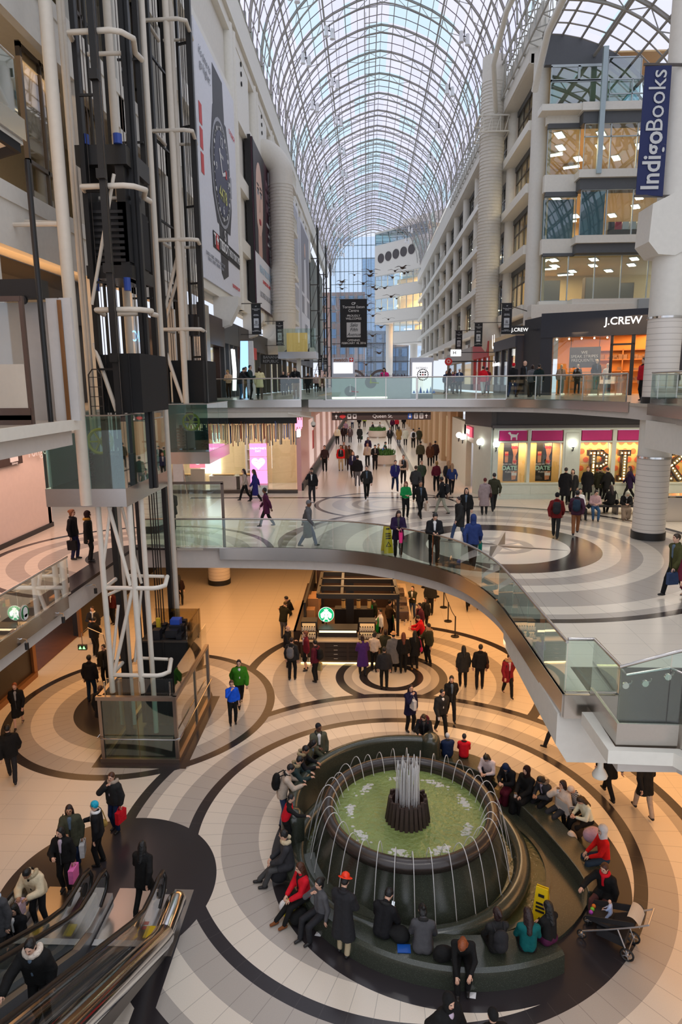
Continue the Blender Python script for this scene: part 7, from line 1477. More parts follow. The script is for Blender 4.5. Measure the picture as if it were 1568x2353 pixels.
    for s in (1, -1):
        body += [('e', hc+(hx*s*.076-hf*.005-hu*.012)*k, (.012*k, .024*k, .03*k), Q), c(pel+X(s, .06, 0, 0), chest+X(s, .07, 0, -.06), .105, .1), c(neck-u*.05*k, sh[s], .055, .058), c(sh[s], el[s], .05, .039), c(el[s], ha[s], .038, .026), c(hip[s], knee[s], .083, .055), c(knee[s], ank[s], .054, .035), c(ank[s]-A3(0, .03, .03)*k, ank[s]+A3(0, .12, -.045)*k, .032, .026)]
    tips = []; fine = vox < .0145
    for s in (1, -1):
        p, q = hand(s); body += p; tips += q
        if fine:
            for (b0, b1, b2) in q: body += [c(b0, b1, .0095, .0088), c(b1, b2, .0088, .0078)]
    P, F = snet(body, vox, .016); ctr = P[F].mean(1)-hc; lx, ly, lz = ctr@hx/k, ctr@hf/k, ctr@hu/k; mi = np.zeros(len(F), int)
    mi[(ly > .06) & (np.abs(np.abs(lx)-.03) < .015) & (np.abs(lz-.006) < .0095)] = 1; mi[(ly > .055) & (np.abs(lx) < .024) & (np.abs(lz+.062) < .0095)] = 2
    if not fine and dist < 34:
        mb = MB()
        for tp in tips: mb.tube([tuple(x) for x in tp], [.01*k, .0095*k, .008*k], 4)
        f4 = [f if len(f) == 4 else (f[0], f[1], f[2], f[2]) for f in mb.f]; F = np.concatenate([F, np.array(f4)+len(P)]); P = np.concatenate([P, np.array(mb.v)]); mi = np.concatenate([mi, np.zeros(len(f4), int)])
    sk = 'd' if 'D' in hair else ('m' if 'M' in hair else 'l'); mesh_np('body', P, F, [SKINS[sk], EYEM, LIPM], t, mi)
    # trousers, skirts
    cv = vox*1.35; bt, bc = bot[0], bot[1:4]; e = .014
    if bt in 'pb': pr = []; [pr.extend([c(pel+X(s, .05, 0, .04), hip[s], .11, .105), c(hip[s], knee[s], .083+e, .058+e), c(knee[s], ank[s]+A3(0, 0, .01)*k, .058+e, .046+e if bt == 'p' else .04+e)]) for s in (1, -1)]; P, F = snet(pr, cv, .015); mesh_np('trousers', P, F, [cloth(bc)], t)
    else:
        ln = .45 if bt == 's' else .9; pr = []
        for s in (1, -1):
            kn = hip[s]+(knee[s]-hip[s])*(1 if sit or bt == 'l' else .95); pr += [c(pel+X(s, .05, 0, .05), hip[s], .105, .12), c(hip[s], kn, .11, .1)]
            if bt == 'l': pr.append(c(kn, ank[s]+A3(0, 0, .05), .1, .11))
        pr.append(c((hip[1]+hip[-1])/2, (knee[1]+knee[-1])/2, .12, .1)); P, F = snet(pr, cv, .03); mesh_np('skirt', P, F, [cloth(bc)], t)
    if bt == 'b':
        for s in (1, -1): P, F = snet([c(knee[s]+(ank[s]-knee[s])*.25, ank[s], .062, .052)], cv, .01); mesh_np('boot_shaft', P, F, [cloth(bot[4:7] or '742')], t)
    for s in (1, -1):
        a_ = ank[s]; fy = unit(A3(0, 1, 0) if pose != 'wl' else A3(0, 1, -.25 if s*swing < 0 else .1)); z0 = a_[2]-.085; P, F = snet([c(a_+A3(0, -.035, -.04)*k, a_+fy*.13*k+A3(0, 0, -.05)*k, .042, .034), c(a_, a_+A3(0, .02, -.03)*k, .045, .04)], max(cv*.8, .014), .02, [(A3(0, 0, z0+.004), A3(0, 0, -1))]); mesh_np('shoe', P, F, [SHOE if bt != 'b' else cloth(bot[4:7] or '742')], t)
    # upper garment
    ht0 = hair[0]; tt, tc = top[0], top[1:4]; e = {'t': .014, 'j': .028, 'c': .03, 'k': .032, 'p': .045}[tt]; ln = {'t': .02, 'j': .1, 'p': .08, 'c': .28, 'k': .5}[tt]; pr = []
    for s in (1, -1): pr += [c(pel+X(s, .055, 0, .0), chest+X(s, .065, 0, -.06), .105+e, .1+e), c(neck-u*.055*k, sh[s], .058+e*.5, .058+e), c(sh[s], el[s], .052+e, .042+e), c(el[s], el[s]+(ha[s]-el[s])*.92, .042+e, .032+e*.9)]
    pr.append(c(neck-u*.05*k, neck-u*.0*k, .07+e*.4, .062+e*.4)); clips = []
    if sit:
        if ln > .2: pr += [c(hip[s], hip[s]+(knee[s]-hip[s])*min(.9, ln*1.6), .1+e, .085+e) for s in (1, -1)]
    else:
        for s in (1, -1): pr.append(c(pel+X(s, .06, 0, 0), pel+X(s, .07+ln*.06, 0, -ln-.1), .105+e, .115+e+ln*.05))
        clips = [(pel-A3(0, 0, ln)*k, A3(0, 0, -1))]
    if tt == 'p':
        for s in (1, -1):
            for q in range(5): pr.append(c(pel+X(s, .05, 0, .0)+u*(.06+q*.085)*k, pel+X(s, .06, 0, .0)+u*(.061+q*.085)*k, .118+e, .118+e))
    P, F = snet(pr, cv, .02 if tt != 'p' else .012, clips); gar = mesh_np({'t': 'sweater', 'j': 'jacket', 'c': 'coat', 'k': 'long_coat', 'p': 'puffer_jacket'}[tt], P, F, [cloth(tc) if tc != 'str' else STRIPE], t)
    if tt != 't' and 'F' not in ext and ht0 != 'h':
        P, F = snet([('e', neck+(A3(math.cos(a), 0, 0)*.088+fwd*(math.sin(a)*.08+.005)-u*(.02+.03*math.sin(a)))*k, (.03*k, .03*k, .042*k), np.eye(3)) for a in np.linspace(R(-235), R(55), 11)], max(.012, vox), .015); mesh_np('collar', P, F, [cloth(tc) if rr.random() < .7 else cloth('222')], gar)
    if tt in 'jcp' and 100 < head % 360 < 262 and 'W' not in ext:
        sc_ = rr.choice(('ddd', '999', '444', 'bab', '567', '111')); P, F = snet([c(neck+fwd*.075*k-u*.06*k, pel+u*.22*k+fwd*(.095+e)*k, .062, .03)], max(.012, vox), .01); mesh_np('shirt_front', P, F, [cloth(sc_)], gar)
        if tt != 'p' and dist < 30: MB().tube([tuple(pel+u*.24*k+fwd*(.127+e)*k), tuple(pel-u*.0*k+fwd*(.122+e)*k), tuple(pel-u*min(ln, .1)*k+fwd*(.125+e)*k)], .008, 5).build('zip', cloth('111' if tc[0] > '3' else '555'), gar)
    # hair and hats
    ht, hcC = hair[0], hair[1:4]; hm = mat('hair_'+hcC, hexc(hcC), .45, var=.5, scale=26, bump=1.0) if ht not in 'hec' else cloth(hcC); face = [('e', hc+(hf*.098-hu*.04)*k, (.078*k, .066*k, .098*k), Q)]; hv = max(vox*1.1, .014)
    pr = [('e', hc+(hu*.016-hf*.012)*k, (.086*k, .104*k, .106*k), Q)]
    if ht in 'lb': pr.append(('e', hc+(-hf*.045-hu*.06)*k, (.084*k, .06*k, .1*k), Q))
    if ht == 'l': pr += [c(hc-(hf*.06+hu*.06)*k, neck-u*.16*k-fwd*.1*k, .072, .06)]+[c(hc+(hx*s*.07-hf*.02-hu*.04)*k, neck-u*.06*k+X(s, .085, -.03, 0), .034, .03) for s in (1, -1)]
    if ht == 'b': pr += [c(hc-(hf*.1-hu*.05)*k, hc-(hf*.13-hu*.02)*k, .04, .04)]
    if ht == 'h': pr = [('e', hc+(hu*.016-hf*.02)*k, (.104*k, .118*k, .13*k), Q), c(neck-u*.02*k, hc-hu*.08*k, .1, .1)]
    if ht == 'n': pr = [('e', hc+(-hf*.03-hu*.01)*k, (.08*k, .072*k, .05*k), Q)]
    P, F = snet(pr, hv, .03, (), face); mesh_np({'h': 'hood', 'e': 'beanie', 'c': 'cap', 'f': 'hair'}.get(ht, 'hair'), P, F, [hm], t)
    if ht == 'c': P, F = snet([('e', hc+(hf*.12+hu*.035)*k, (.065*k, .06*k, .014*k), Q)], .012, .01); mesh_np('cap_peak', P, F, [hm], t)
    if ht == 'f': P, F = snet([('e', hc+(hu*.1)*k, (.085*k, .095*k, .07*k), Q), ('e', hc+(hu*.06)*k, (.15*k, .155*k, .014*k), Q)], .012, .01, (), [('e', hc, (.07*k, .08*k, .09*k), Q)]); mesh_np('hat', P, F, [mat('hat_'+hair[4:7], hexc(hair[4:7]), .35)], t)
    # worn and carried things
    Mw = Matrix.Translation(Vector(pos)) @ Matrix.Rotation(R(-head), 4, 'Z'); W_ = lambda v: Mw @ Vector(v); short = ' '.join(desc.split()[:11])
    def item(nm, cat, col, lab, o): return thing(nm, short_label('%s %s of the person %s' % (cname(col), lab, desc)), cat, W_(o), None, R(-head), True)
    for x in ext.split():
        q, col = x[0], x[1:4]
        if q == 'F': P, F = snet([('e', neck+(u*.02-fwd*.03+A3(math.cos(a), 0, 0)*.11+fwd*math.sin(a)*.1+u*.01*math.sin(a*9))*k, (.05*k,)*3, np.eye(3)) for a in np.linspace(R(-40), R(220), 15)], max(.012, vox), .012); mesh_np('fur_collar', P, F, [mat('fur_'+col, hexc(col), .95, var=.35, scale=40, bump=.8)], t)
        if q == 'W': P, F = snet([('e', neck+(A3(math.cos(a), 0, 0)*.085+fwd*math.sin(a)*.08)*k, (.04*k,)*3, np.eye(3)) for a in np.linspace(0, 2*PI, 13)]+[c(neck+fwd*.1*k, chest+fwd*.13*k-u*.16*k, .04, .035)], max(.012, vox), .02); mesh_np('scarf', P, F, [cloth(col)], t)
        if q == 'A': P, F = snet([('e', pel+u*.22*k+fwd*.12*k, (.12*k, .03*k, .24*k), [A3(1, 0, 0), fwd, u]), c(pel+fwd*.13*k, pel+fwd*.13*k-A3(0, 0, .22)*k, .1, .1)], max(.014, vox), .03); mesh_np('apron', P, F, [cloth(col)], t)
        if q == 'V': P, F = snet([c(pel+X(s, .055, 0, .05), chest+X(s, .065, 0, -.06), .112+e, .106+e) for s in (1, -1)], cv, .02); mesh_np('vest', P, F, [cloth(col)], t)
        if q == 'B':
            o = chest-fwd*(.19+e)*k-u*.2*k; b_ = item('backpack', 'backpack', col, 'backpack', o); P, F = snet([('e', u*.0+A3(0, 0, s*.08), (.15, .1, .16), [A3(1, 0, 0), fwd, u]) for s in (1, -1)]+[('e', A3(0, -.07, -.07), (.11, .06, .1), np.eye(3))], max(.014, vox), .03); mesh_np('bag_body', P, F, [cloth(col)], b_)
            for s in (1, -1): MB().tube([tuple(A3(s*.09, .05, .18)), tuple(A3(s*.11, .2, .24)), tuple(A3(s*.12, .33, .12)), tuple(A3(s*.12, .3, -.06)), tuple(A3(s*.1, .06, -.14))], .016, 6).build('strap', cloth(col), b_)
        if q in 'HSL':
            s = -1 if q == 'L' else 1; o = ha[s]+A3(0, .02, -.03)
            if q == 'H': o = pel+A3(.26*k, -.02, .06)
            b_ = item({'H': 'handbag'}.get(q, 'shopping_bag'), 'bag', col, {'H': 'shoulder bag'}.get(q, 'shopping bag'), o)
            if q == 'H': P, F = snet([('e', A3(0, 0, -.05), (.07, .15, .12), np.eye(3))], max(.014, vox), .02); mesh_np('bag_body', P, F, [cloth(col)], b_); MB().tube([(0, -.12, .02), (-.03, -.06, .3), (-.1, 0, .5*k), (-.03, .06, .3), (0, .12, .02)], .012, 6).build('strap', cloth(col), b_)
            else: MB().slab([(-.05, -.15, -.42), (.05, -.15, -.42), (.06, -.16, -.1), (-.06, -.16, -.1)], (0, .31, 0)).build('bag_body', cloth(col), b_); [MB().tube([(dx, -.08, -.1), (dx*.4, 0, .02), (dx, .08, -.1)], .007, 5).build('handle', cloth(col), b_) for dx in (-.05, .05)]
        if q == 'U': b_ = item('paper_cup', 'cup', col or 'eee', 'paper cup', ha[1]+unit(ha[1]-el[1])*.07); MB().lathe([(.001, -.06), (.03, -.06), (.04, .06), (.001, .06)], (0, 0, 0), 12).build('cup', INKW, b_); MB().cyl((0, 0), .043, .06, .075, 12).build('lid', mat('cup_lid', S(90, 70, 60), .4), b_)
        if q == 'P': b_ = item('phone', 'phone', '333', 'phone', ha[1]+unit(ha[1]-el[1])*.08+A3(-.03, .01, .03)); MB().slab([(-.036, 0, -.07), (.036, 0, -.07), (.036, .05, .06), (-.036, .05, .06)], (0, -.004, .006)).build('case', BLACK, b_); MB().slab([(-.032, -.005, -.062), (.032, -.005, -.062), (.032, .043, .054), (-.032, .043, .054)], (0, -.001, .0015)).build('screen', emit('phone_glow', (.8, .9, 1), .8), b_)
        if q == 'N': b_ = item('newspaper', 'newspaper', 'eee', 'newspaper', ha[1]+A3(-.05, .1, .05)); MB().slab([(-.2, -.02, -.18), (.2, -.02, -.18), (.2, .1, .16), (-.2, .1, .16)], (0, .004, 0)).build('sheet', mat('newsprint', S(226, 222, 214), .8), b_)
    return t
STRIPE = mat('striped_knit', S(200, 200, 196), .8); _t = STRIPE.node_tree; _w = _t.nodes.new('ShaderNodeTexWave'); _w.bands_direction = 'Z'; _w.inputs['Scale'].default_value = 9; _c = _t.nodes.new('ShaderNodeTexCoord'); _t.links.new(_c.outputs['Object'], _w.inputs['Vector'])
_r = _t.nodes.new('ShaderNodeValToRGB'); _r.color_ramp.interpolation = 'CONSTANT'; _r.color_ramp.elements[0].color = (.03, .03, .035, 1); _r.color_ramp.elements[1].position = .5; _r.color_ramp.elements[1].color = (.7, .7, .68, 1); _t.links.new(_w.outputs['Fac'], _r.inputs[0]); _t.links.new(_r.outputs[0], _t.nodes['Principled BSDF'].inputs['Base Color'])
LZ = {'1': 0.0, '2': 5.6, '3': 10.6}
def crowd(rows):
    for ln in rows.strip().splitlines():
        if not ln.strip(): continue
        f = ln.split(';'); q = f[0].split(','); h = float(f[2]); m = q[0]
        if m == 'w': pos = Vector([float(x) for x in q[1:4]])
        elif m[0] == 's': pos = at(float(q[1]), float(q[2]), LZ[m[1]]+.46)
        elif m.endswith('t'): p = at(float(q[1]), float(q[2]), LZ[m[0]]+h); pos = Vector((p.x, p.y, LZ[m[0]]))
        elif m.endswith('y'): p = atY(float(q[1]), 890, float(q[2])); pos = Vector((p.x, p.y, LZ[m[0]]))
        else: pos = at(float(q[1]), float(q[2]), LZ[m])
        person(pos, float(f[1]), h, f[3], f[4], f[5], f[6], f[7], f[8].strip(), m[0] == 's')
# position;heading;height;pose;top;bottom;hair;extras;description
crowd('''
1,790,2192;25;1.76;ph;k223;pba8;f111e31;;in a red hat and long dark coat standing at the front bench
s1,878,2150;28;1.78;sp;j112;p112;s111;P;in a black suit hunched over a phone on the front bench
s1,972,2186;5;1.66;sp;c445;p222F;b111;;in a charcoal coat with dark tied hair on the front bench
s1,1062,2196;185;1.68;sb;t111;p111;l842;;with ginger hair in black bending forward on the front bench
s1,1143,2186;-8;1.7;si;t222;p111;b211;B223;with a big black backpack seated on the front bench
s1,1213,2184;4;1.66;ph;t055;p112;l211;;in a teal sweater with long dark hair on the front bench
s1,1262,2165;-30;1.64;si;t111;s413;l111;;in a black top and wine skirt at the bench end
1t,1028,2280;150;1.7;wl;p111;p112;h111;;in a dark hood passing the bottom edge of the picture
1t,1137,2326;350;1.7;wl;p111;p111;e111;;whose dark cap just shows at the bottom edge
w,-1.95,14.0,0.47;80;1.42;re;t111;p111;s111;Vc12;in a red top reaching out at the left end of the wall
s1,664,1990;262;1.76;so;c334;p444;s111;Fcb9;in a dark grey parka with pale fur on the left bench
s1,700,2062;238;1.66;so;jc12;b111742;l421;;in a bright red jacket and brown boots on the left bench
s1,738,2102;232;1.64;hp;t556;p223;b111;;in a slate sweater holding a cup on the left bench
1,650,1893;78;1.76;rl;jba9;p346;s111;B111;in a beige hoodie with a black backpack leaning on the wall
1t,668,1735;85;1.72;rl;j233;p112;s111;F986;in a dark fur hooded parka leaning on the wall
1t,682,1708;95;1.76;rl;j112;p112;s111M;F986;with glasses and white shirt under a fur hooded coat
1t,703,1693;110;1.64;rl;j443;p111;l111;;with long dark hair leaning between two men at the wall
1t,731,1661;160;1.78;on;j554;p112;e223D;;in an olive parka and dark beanie behind the fountain wall
w,1.75,18.75,0;190;1.62;rl;j112;p112;s321;B512;in a black hoodie with a red backpack behind the end post
s1,1029,1738;-8;1.36;si;p124;p111;eccd;;in a navy jacket and striped beanie seated at the back bench
s1,1066,1740;8;1.36;si;jc12;p111;e334;;in a red hoodie and dark beanie seated at the back bench
s1,1125,1782;215;1.64;sp;tdcc;p112;l111;H124;in a pale sweater with long black hair on the side bench
s1,1172,1806;225;1.62;sp;c112;l512;h124;S974;in a navy headscarf and dark coat on the side bench
s1,1212,1828;232;1.66;si;k111;l111;h211;U;in a brown headscarf and black robe on the side bench
s1,1256,1838;238;1.62;sp;j334;p112;l111M;F765;in a dark fur trimmed coat eating on the side bench
s1,1292,1862;242;1.62;hp;pdcb;p334;l211;U;in a fluffy cream jacket drinking on the side bench
s1,1328,1862;240;1.62;sp;tstr;p111;edcb;N;in a striped top and pale beanie reading on the side bench
s1,1352,1890;255;1.64;sp;teec;p111;l321;;in a white sweater with a long braid on the side bench
s1,1388,1978;268;1.72;si;tc11;p234;hccc;;in a red hoodie with grey hood on the side bench
s1,1393,2056;225;1.66;re;c111;b533111;s421;Wc12;in a black fur coat beside the stroller
1,1013,1690;160;1.66;wl;p222;p111;s111;U;in a black puffer carrying a cup behind the children
1,1035,1655;170;1.66;wl;j111;p112;b111;;in black half hidden behind the cup carrier
1,942,1680;150;1.68;hp;c113;p111;l211;Sccc;in a navy coat with a grey bag behind the fountain
1,1275,1725;300;1.76;wl;j223;p223;s111M;;in dark clothes walking beside the white bulkhead
1,1478,1872;350;1.78;wl;c111;pa98;s111;S222;in a black coat and pale trousers under the right stair
1t,1408,1700;345;1.76;wl;c111;p111;s111;;in black half hidden behind the loudspeaker at right
1,1064,1578;355;1.66;st;c222;p111;l111;;in a black coat with long hair right of the kiosk
1,1102,1583;5;1.78;st;j112;p112;s111;H421;in a black blazer with a brown bag right of the kiosk
1,1166,1600;170;1.68;wl;c712;p111;s211;Fa86 B222;in a dark red coat with a fur hood and backpack
1,536,1664;160;1.62;hp;t15d;p111;b532;;in a bright blue top walking by the lift enclosure
1,553,1622;165;1.8;wl;p371;p112;s211;B222;in a green puffer jacket by the lift enclosure
1,672,1562;10;1.76;st;j222;p111;s211;B667;in black with a grey backpack facing the kiosk
1,662,1532;110;1.8;on;j112;p112;n321;;in a dark suit with a lanyard beside the kiosk
1,705,1540;250;1.68;st;j612;s111;b632;;in a dark red jacket and black skirt beside the kiosk
1,727,1566;300;1.72;st;j512;p111;s111;B111 Sa96;in a maroon jacket with black backpack by the kiosk
1,652,1468;20;1.76;rl;j221;p556;s431;;in a dark leather jacket leaning on the kiosk ledge
1t,670,1366;250;1.76;rl;j111;p112;s111;;in black behind the leather jacket at the kiosk ledge
1,834,1552;350;1.68;ph;k426;p223;b211;F986;in a long purple coat with fur hood at the kiosk
1,860,1543;15;1.68;ph;tcba;p112;b111;;in a cream sweater ordering at the kiosk
1,883,1583;0;1.68;st;p223;p111;s111;;in a dark puffer waiting in front of the kiosk queue
1,904,1545;0;1.68;st;k667;p111;f111c96;;in a grey coat and tan brimmed hat at the kiosk
1,886,1535;10;1.66;st;c332;p111;b211;;in a dark coat with tied brown hair at the kiosk
1,927,1546;-5;1.7;st;j111;p111;l632;;in black with long brown hair at the kiosk
1,953,1540;-10;1.68;st;c111;b111a73;l111;Hc25;in black with tan boots and a pink bag at the kiosk
1,985,1525;250;1.76;on;p332;p111;s111;Fa86;in a camouflage jacket with fur hood beside the kiosk
1t,966,1385;240;1.76;st;j523;p222;c223;;in a mauve hoodie and cap by the queue posts
1t,980,1372;230;1.64;on;j222;p111;l111;;with long dark hair and white top by the queue posts
1t,949,1346;200;1.66;cr;j332;p346;b111;;with crossed arms and a scarf by the queue posts
1t,990,1333;190;1.78;st;p222;p112;s111;;in a dark puffer standing behind the queue posts
w,.6,27.6,.03;260;1.7;on;teee;p111;s111;A183;in a white shirt and green apron inside the kiosk
w,.35,29.2,.03;255;1.7;on;t221;p111;s111;A195;in a black shirt and green apron deeper inside the kiosk
w,1.0,28.6,.03;60;1.76;on;t321;p111;c111;A183;in brown with a green apron turned to the coffee machines
w,2.4,26.9,0;275;1.72;rl;jc12;p111;s111;;in a red and black jacket at the kiosk pickup side
1,1076,1402;185;1.74;wl;j111;p111;s111;L222;in black carrying a case under the curved floor edge
1,1093,1398;180;1.7;wl;jd41;p111;s211;;in an orange top and black coat under the floor edge
1,1140,1412;170;1.7;wl;j111;p222;s111;;in dark trousers half hidden by the floor edge
1,415,1392;355;1.68;st;t211;p111;l111;;with long hair in black beyond the lower lift
1t,402,1322;10;1.68;st;t111;p211;l111;;in black standing left of the one beyond the lift
1,45,1672;165;1.66;wl;j111;s111;s842;;in a black skirt suit walking at the left edge
1,30,1795;330;1.78;wl;p111;p223;s111;;in a black puffer leaving at the left edge
1,212,1610;0;1.78;st;j112;p123;s111D;;in a dark jacket standing left of the lift enclosure
1t,228,1575;10;1.76;st;c112;p111;n321D;;bald in a dark coat hidden by the lift enclosure
1t,238,1480;180;1.74;st;j222;p111;s111;;in a dark jacket behind the white lift mast
1,220,1508;20;1.76;ph;p111;p111;s111;;in a black puffer near the green arrow sign
1t,212,1392;170;1.76;on;j223;p111;s321;Wccc;in a dark jacket with pale scarf at the shop entrance
1t,256,1355;200;1.74;st;j411;p111;s111;;in dark red far behind the white lift mast
1,268,1908;200;1.68;hp;p222;p124;s421;Fa98 Lc12;in a black puffer with a fur collar near the dark disc
1,172,1992;165;1.68;on;c443;p235;l211M;H111 Lccc;with long hair in an olive parka by the escalators
1,232,1985;262;1.7;on;j112;p111;s0ac;Ha84 Weee;with bright turquoise hair by the escalators
w,-6.9,13.0,0.03;180;1.64;on;j111;p111;l111;Lf7b H111;in black with a pink checked bag entering the escalator
w,-7.0,12.0,0.05;185;1.66;bk;pdca;b223777;s111M;Fba8 Secd;in a cream fur hooded coat on the left escalator
w,-7.11,11.35,.3;190;1.66;si;c112;p111;l111;;with black hair and dark coat on the left escalator
w,-7.00,10.56,.6;190;1.66;st;c445;p222;l731;Wbcd;with red hair and a grey coat on the left escalator
w,-4.9,12.5,0.03;15;1.66;wl;c111;p111;l111;;in black hurrying off the right escalator
w,-5.0,8.35,1.75;175;1.66;re;p111;p111;s111;Fdcb;in a black coat with a pale fur collar riding up
''')
crowd('''
2,708,1258;92;1.74;wl;k556;p346;c667D;;in a long grey coat and flat cap walking along the curved glass
2,915,1280;180;1.66;ph;c213;p111;l211;P Ld37;in a dark coat with a pink dotted bag at the curved glass
2,997,1297;180;1.76;ph;j112;p222;s111;P;in a dark jacket leaning over the curved glass with a phone
2,1085,1305;12;1.72;wl;j236;p223;h236;S065;in a blue hooded jacket walking behind the curved glass
2,1055,1245;250;1.7;wl;c222;p346;s211;;in a black fur hooded coat striding by the compass star
2,1070,1215;190;1.68;st;j111;p112;l111;;with long dark hair behind the striding black coat
2,1113,1183;0;1.66;st;k988;p222;s511;H422;in a long pale grey quilted coat by the white shop
2,1134,1176;5;1.78;wl;j332;p222;s222;;in a dark jacket beside the quilted coat
2,1276,1238;15;1.76;wl;j611;p222;c112;B223;in a maroon jacket and cap near the big column
2,1322,1230;20;1.74;wl;j423;p853;s111;B234;in a plaid shirt with a navy backpack near the column
s2,1367,1170;190;1.62;ph;tb99;p357;b222;H223;in a dusty pink cardigan sitting on the long bench
s2,1405,1160;350;1.64;si;j111;p111;l211;H111;with a dark coat seen from behind on the long bench
s2,1438,1168;195;1.6;sp;j111;l876;hbba;;in a flowered headscarf and skirt on the long bench
s2,1330,1168;170;1.64;si;teee;p223;s111;;in white half hidden at the bench end
2,1297,1160;20;1.8;st;k112;p111;s222;;in a long black coat before the dotted window
2,1313,1158;200;1.7;st;c222;p111;l111;W987;in black with a pale scarf before the dotted window
2,1348,1150;200;1.7;st;k112;p111;s741;;with reddish hair in a long black coat before the letters
2,1375,1150;20;1.68;st;c221;p111;s211;F765 S111;in a fur hooded dark coat before the letters
2,1394,1152;330;1.68;wl;c111;p111;s111;;in black walking past the letter N
2,1445,1150;275;1.72;wl;c213;p111;l421;H111;in a dark purple coat walking left before the letters
2,1548,1372;255;1.78;wl;c442;p112;s321;B333 L346;in an olive parka with backpack at the right edge
2,1580,1405;200;1.7;wl;c512;p111;s111;;in maroon cut by the right edge
2,173,1285;92;1.74;st;j112;p224;b742;S112;in a black hooded jacket on the left gallery
2,208,1290;80;1.72;st;c111;p111;h211;Fb83;in a black coat with brown fur behind the post
2,398,1218;185;1.72;ph;c112;p223;s111;;in a dark coat standing behind the lift gate
2,565,1152;250;1.66;wl;tba9;p111;l211;;in a pale top walking by the jewellery shop
2,588,1155;265;1.68;wl;k226;p111;l311;;in a long navy coat walking by the jewellery shop
2,614,1212;260;1.66;wl;c413;p111;s111D;H742;in a wine coat with a brown bag walking left
2,718,1155;185;1.74;hp;j112;p223;c112;P;in a dark jacket and cap with hand to the mouth
2,843,1148;178;1.76;wl;j222;p111;s211;B331;in black with a yellow strap walking in the ring
2,932,1190;170;1.66;ph;t184;p111;l743;;in a bright green sweater with long fair hair
2,965,1192;165;1.66;wl;j111;p111;b211M;Lcba;in black over a green shirt carrying a patterned bag
2,1016,1183;275;1.72;wl;j112;p998;s111D;B223;in a dark jacket and pale trousers with a backpack
2,908,1130;165;1.74;wl;j226;p124;s111;;in a navy sweater carrying a coat on the arm
2,927,1112;180;1.72;on;jba9;p111;s211;V223;in a black vest with beige sleeves in the corridor
2,955,1150;10;1.76;wl;j333;p111;s321;;in charcoal walking away at the ring edge
2,968,1128;175;1.68;wl;j343;p111;s321;;in dark green beside the charcoal jacket
2,822,1117;5;1.78;st;j112;p667;s222;;in a dark jacket and grey trousers facing down the corridor
2,812,1098;200;1.66;st;j224;p111;l632;;with brown hair left of the grey trousers
2,747,1084;182;1.78;st;t322;p111;s211;;in dark brown walking close to the pink wall
2,784,1082;180;1.76;st;jd22;pba8;s111M;V223;in a red jacket and beige trousers in the corridor
2,803,1082;178;1.74;st;j432;p211;s111D;;in dark brown right of the red jacket
2,791,1070;175;1.74;st;c643;p543;s322;;in a brown coat behind the red jacket
2,1003,1130;0;1.68;st;t512;p111;b863;Heec;in a maroon top with a white bag walking away
2,1030,1130;0;1.7;wl;j223;p111;l975;;in dark clothes with long fair hair by the shop door
2,1038,1138;5;1.68;wl;t236;p112;l975;;in a blue top with long blond hair by the shop door
2,1060,1098;300;1.68;st;j111;p112;b111;;in black inside the doorway of the white shop
2,966,1072;3;1.8;st;j443;p111;s111;;in a dark olive jacket walking down the corridor
2,988,1072;5;1.7;st;c532;p111;l754;F876;in a brown fur hooded coat in the corridor
2,1000,1066;10;1.68;st;c322;p111;s111;H422;in maroon brown beside the fur hooded coat
2,950,1030;0;1.76;st;tdde;p112;s111;B112;in a white shirt with a black backpack far along
2,963,1026;0;1.74;st;c332;p111;s111;;in a dark coat beside the white shirt far along
2,932,1024;0;1.68;st;cccb;p111;eccc;;in a pale grey coat and beanie far along
2,917,1020;2;1.68;st;k974;p234;l211;;in a long tan coat far along
2,896,1022;180;1.66;st;c222;p111;s211;;in a black coat right of the far planter
2,827,1018;5;1.66;st;k222;p111;s211;S132;in a black coat with a green bag far along
2,776,1022;182;1.76;st;jdca;p111;n432;;in a cream shirt by the pink wall far along
2,790,1016;180;1.66;st;c211;p111;l111;;in dark brown beside the cream shirt
2,805,1018;180;1.66;st;c544;p223;l111;Ha75;in grey green with a tan bag far along
2,795,1004;180;1.76;st;t978;p223;s211;;in a lilac shirt far along the corridor
2,846,1052;170;1.66;st;c213;s988;l111;;in dark purple by the near planter
2,845,1072;185;1.66;st;jcba;p111;l843;Ha86;with fair curly hair and a tan bag by the near planter
2,862,1080;175;1.76;ph;j112;p112;s111;;in dark clothes leaning on the near planter
s2,868,1046;100;1.66;si;t875;p222;s666;;in beige seated behind the near planter
s2,878,1050;120;1.7;sp;j25b;p222;s111;;in bright blue seated behind the near planter
s2,884,1042;80;1.7;si;j254;p222;s111;;in teal green seated behind the near planter
s2,858,988;250;1.72;so;j223;p124;s111;;in navy sprawled on the far bench
s2,872,988;110;1.72;si;t999;p111;s111;;in pale grey seated on the far bench
2,902,992;0;1.7;st;j413;p112;l632;;in maroon far down the corridor
2,912,990;2;1.7;st;jb23;p111;s111;;in red far down the corridor
2,928,985;3;1.74;st;j112;p111;s111;;in black far down the right of the corridor
2,838,982;180;1.7;st;j9a4;p111;s211;;in yellow green far down the corridor
2,826,984;180;1.7;st;j112;p112;s111;;in black far down the left of the corridor
2,810,985;180;1.74;st;jdde;p124;s111;;in white far down the left of the corridor
''')
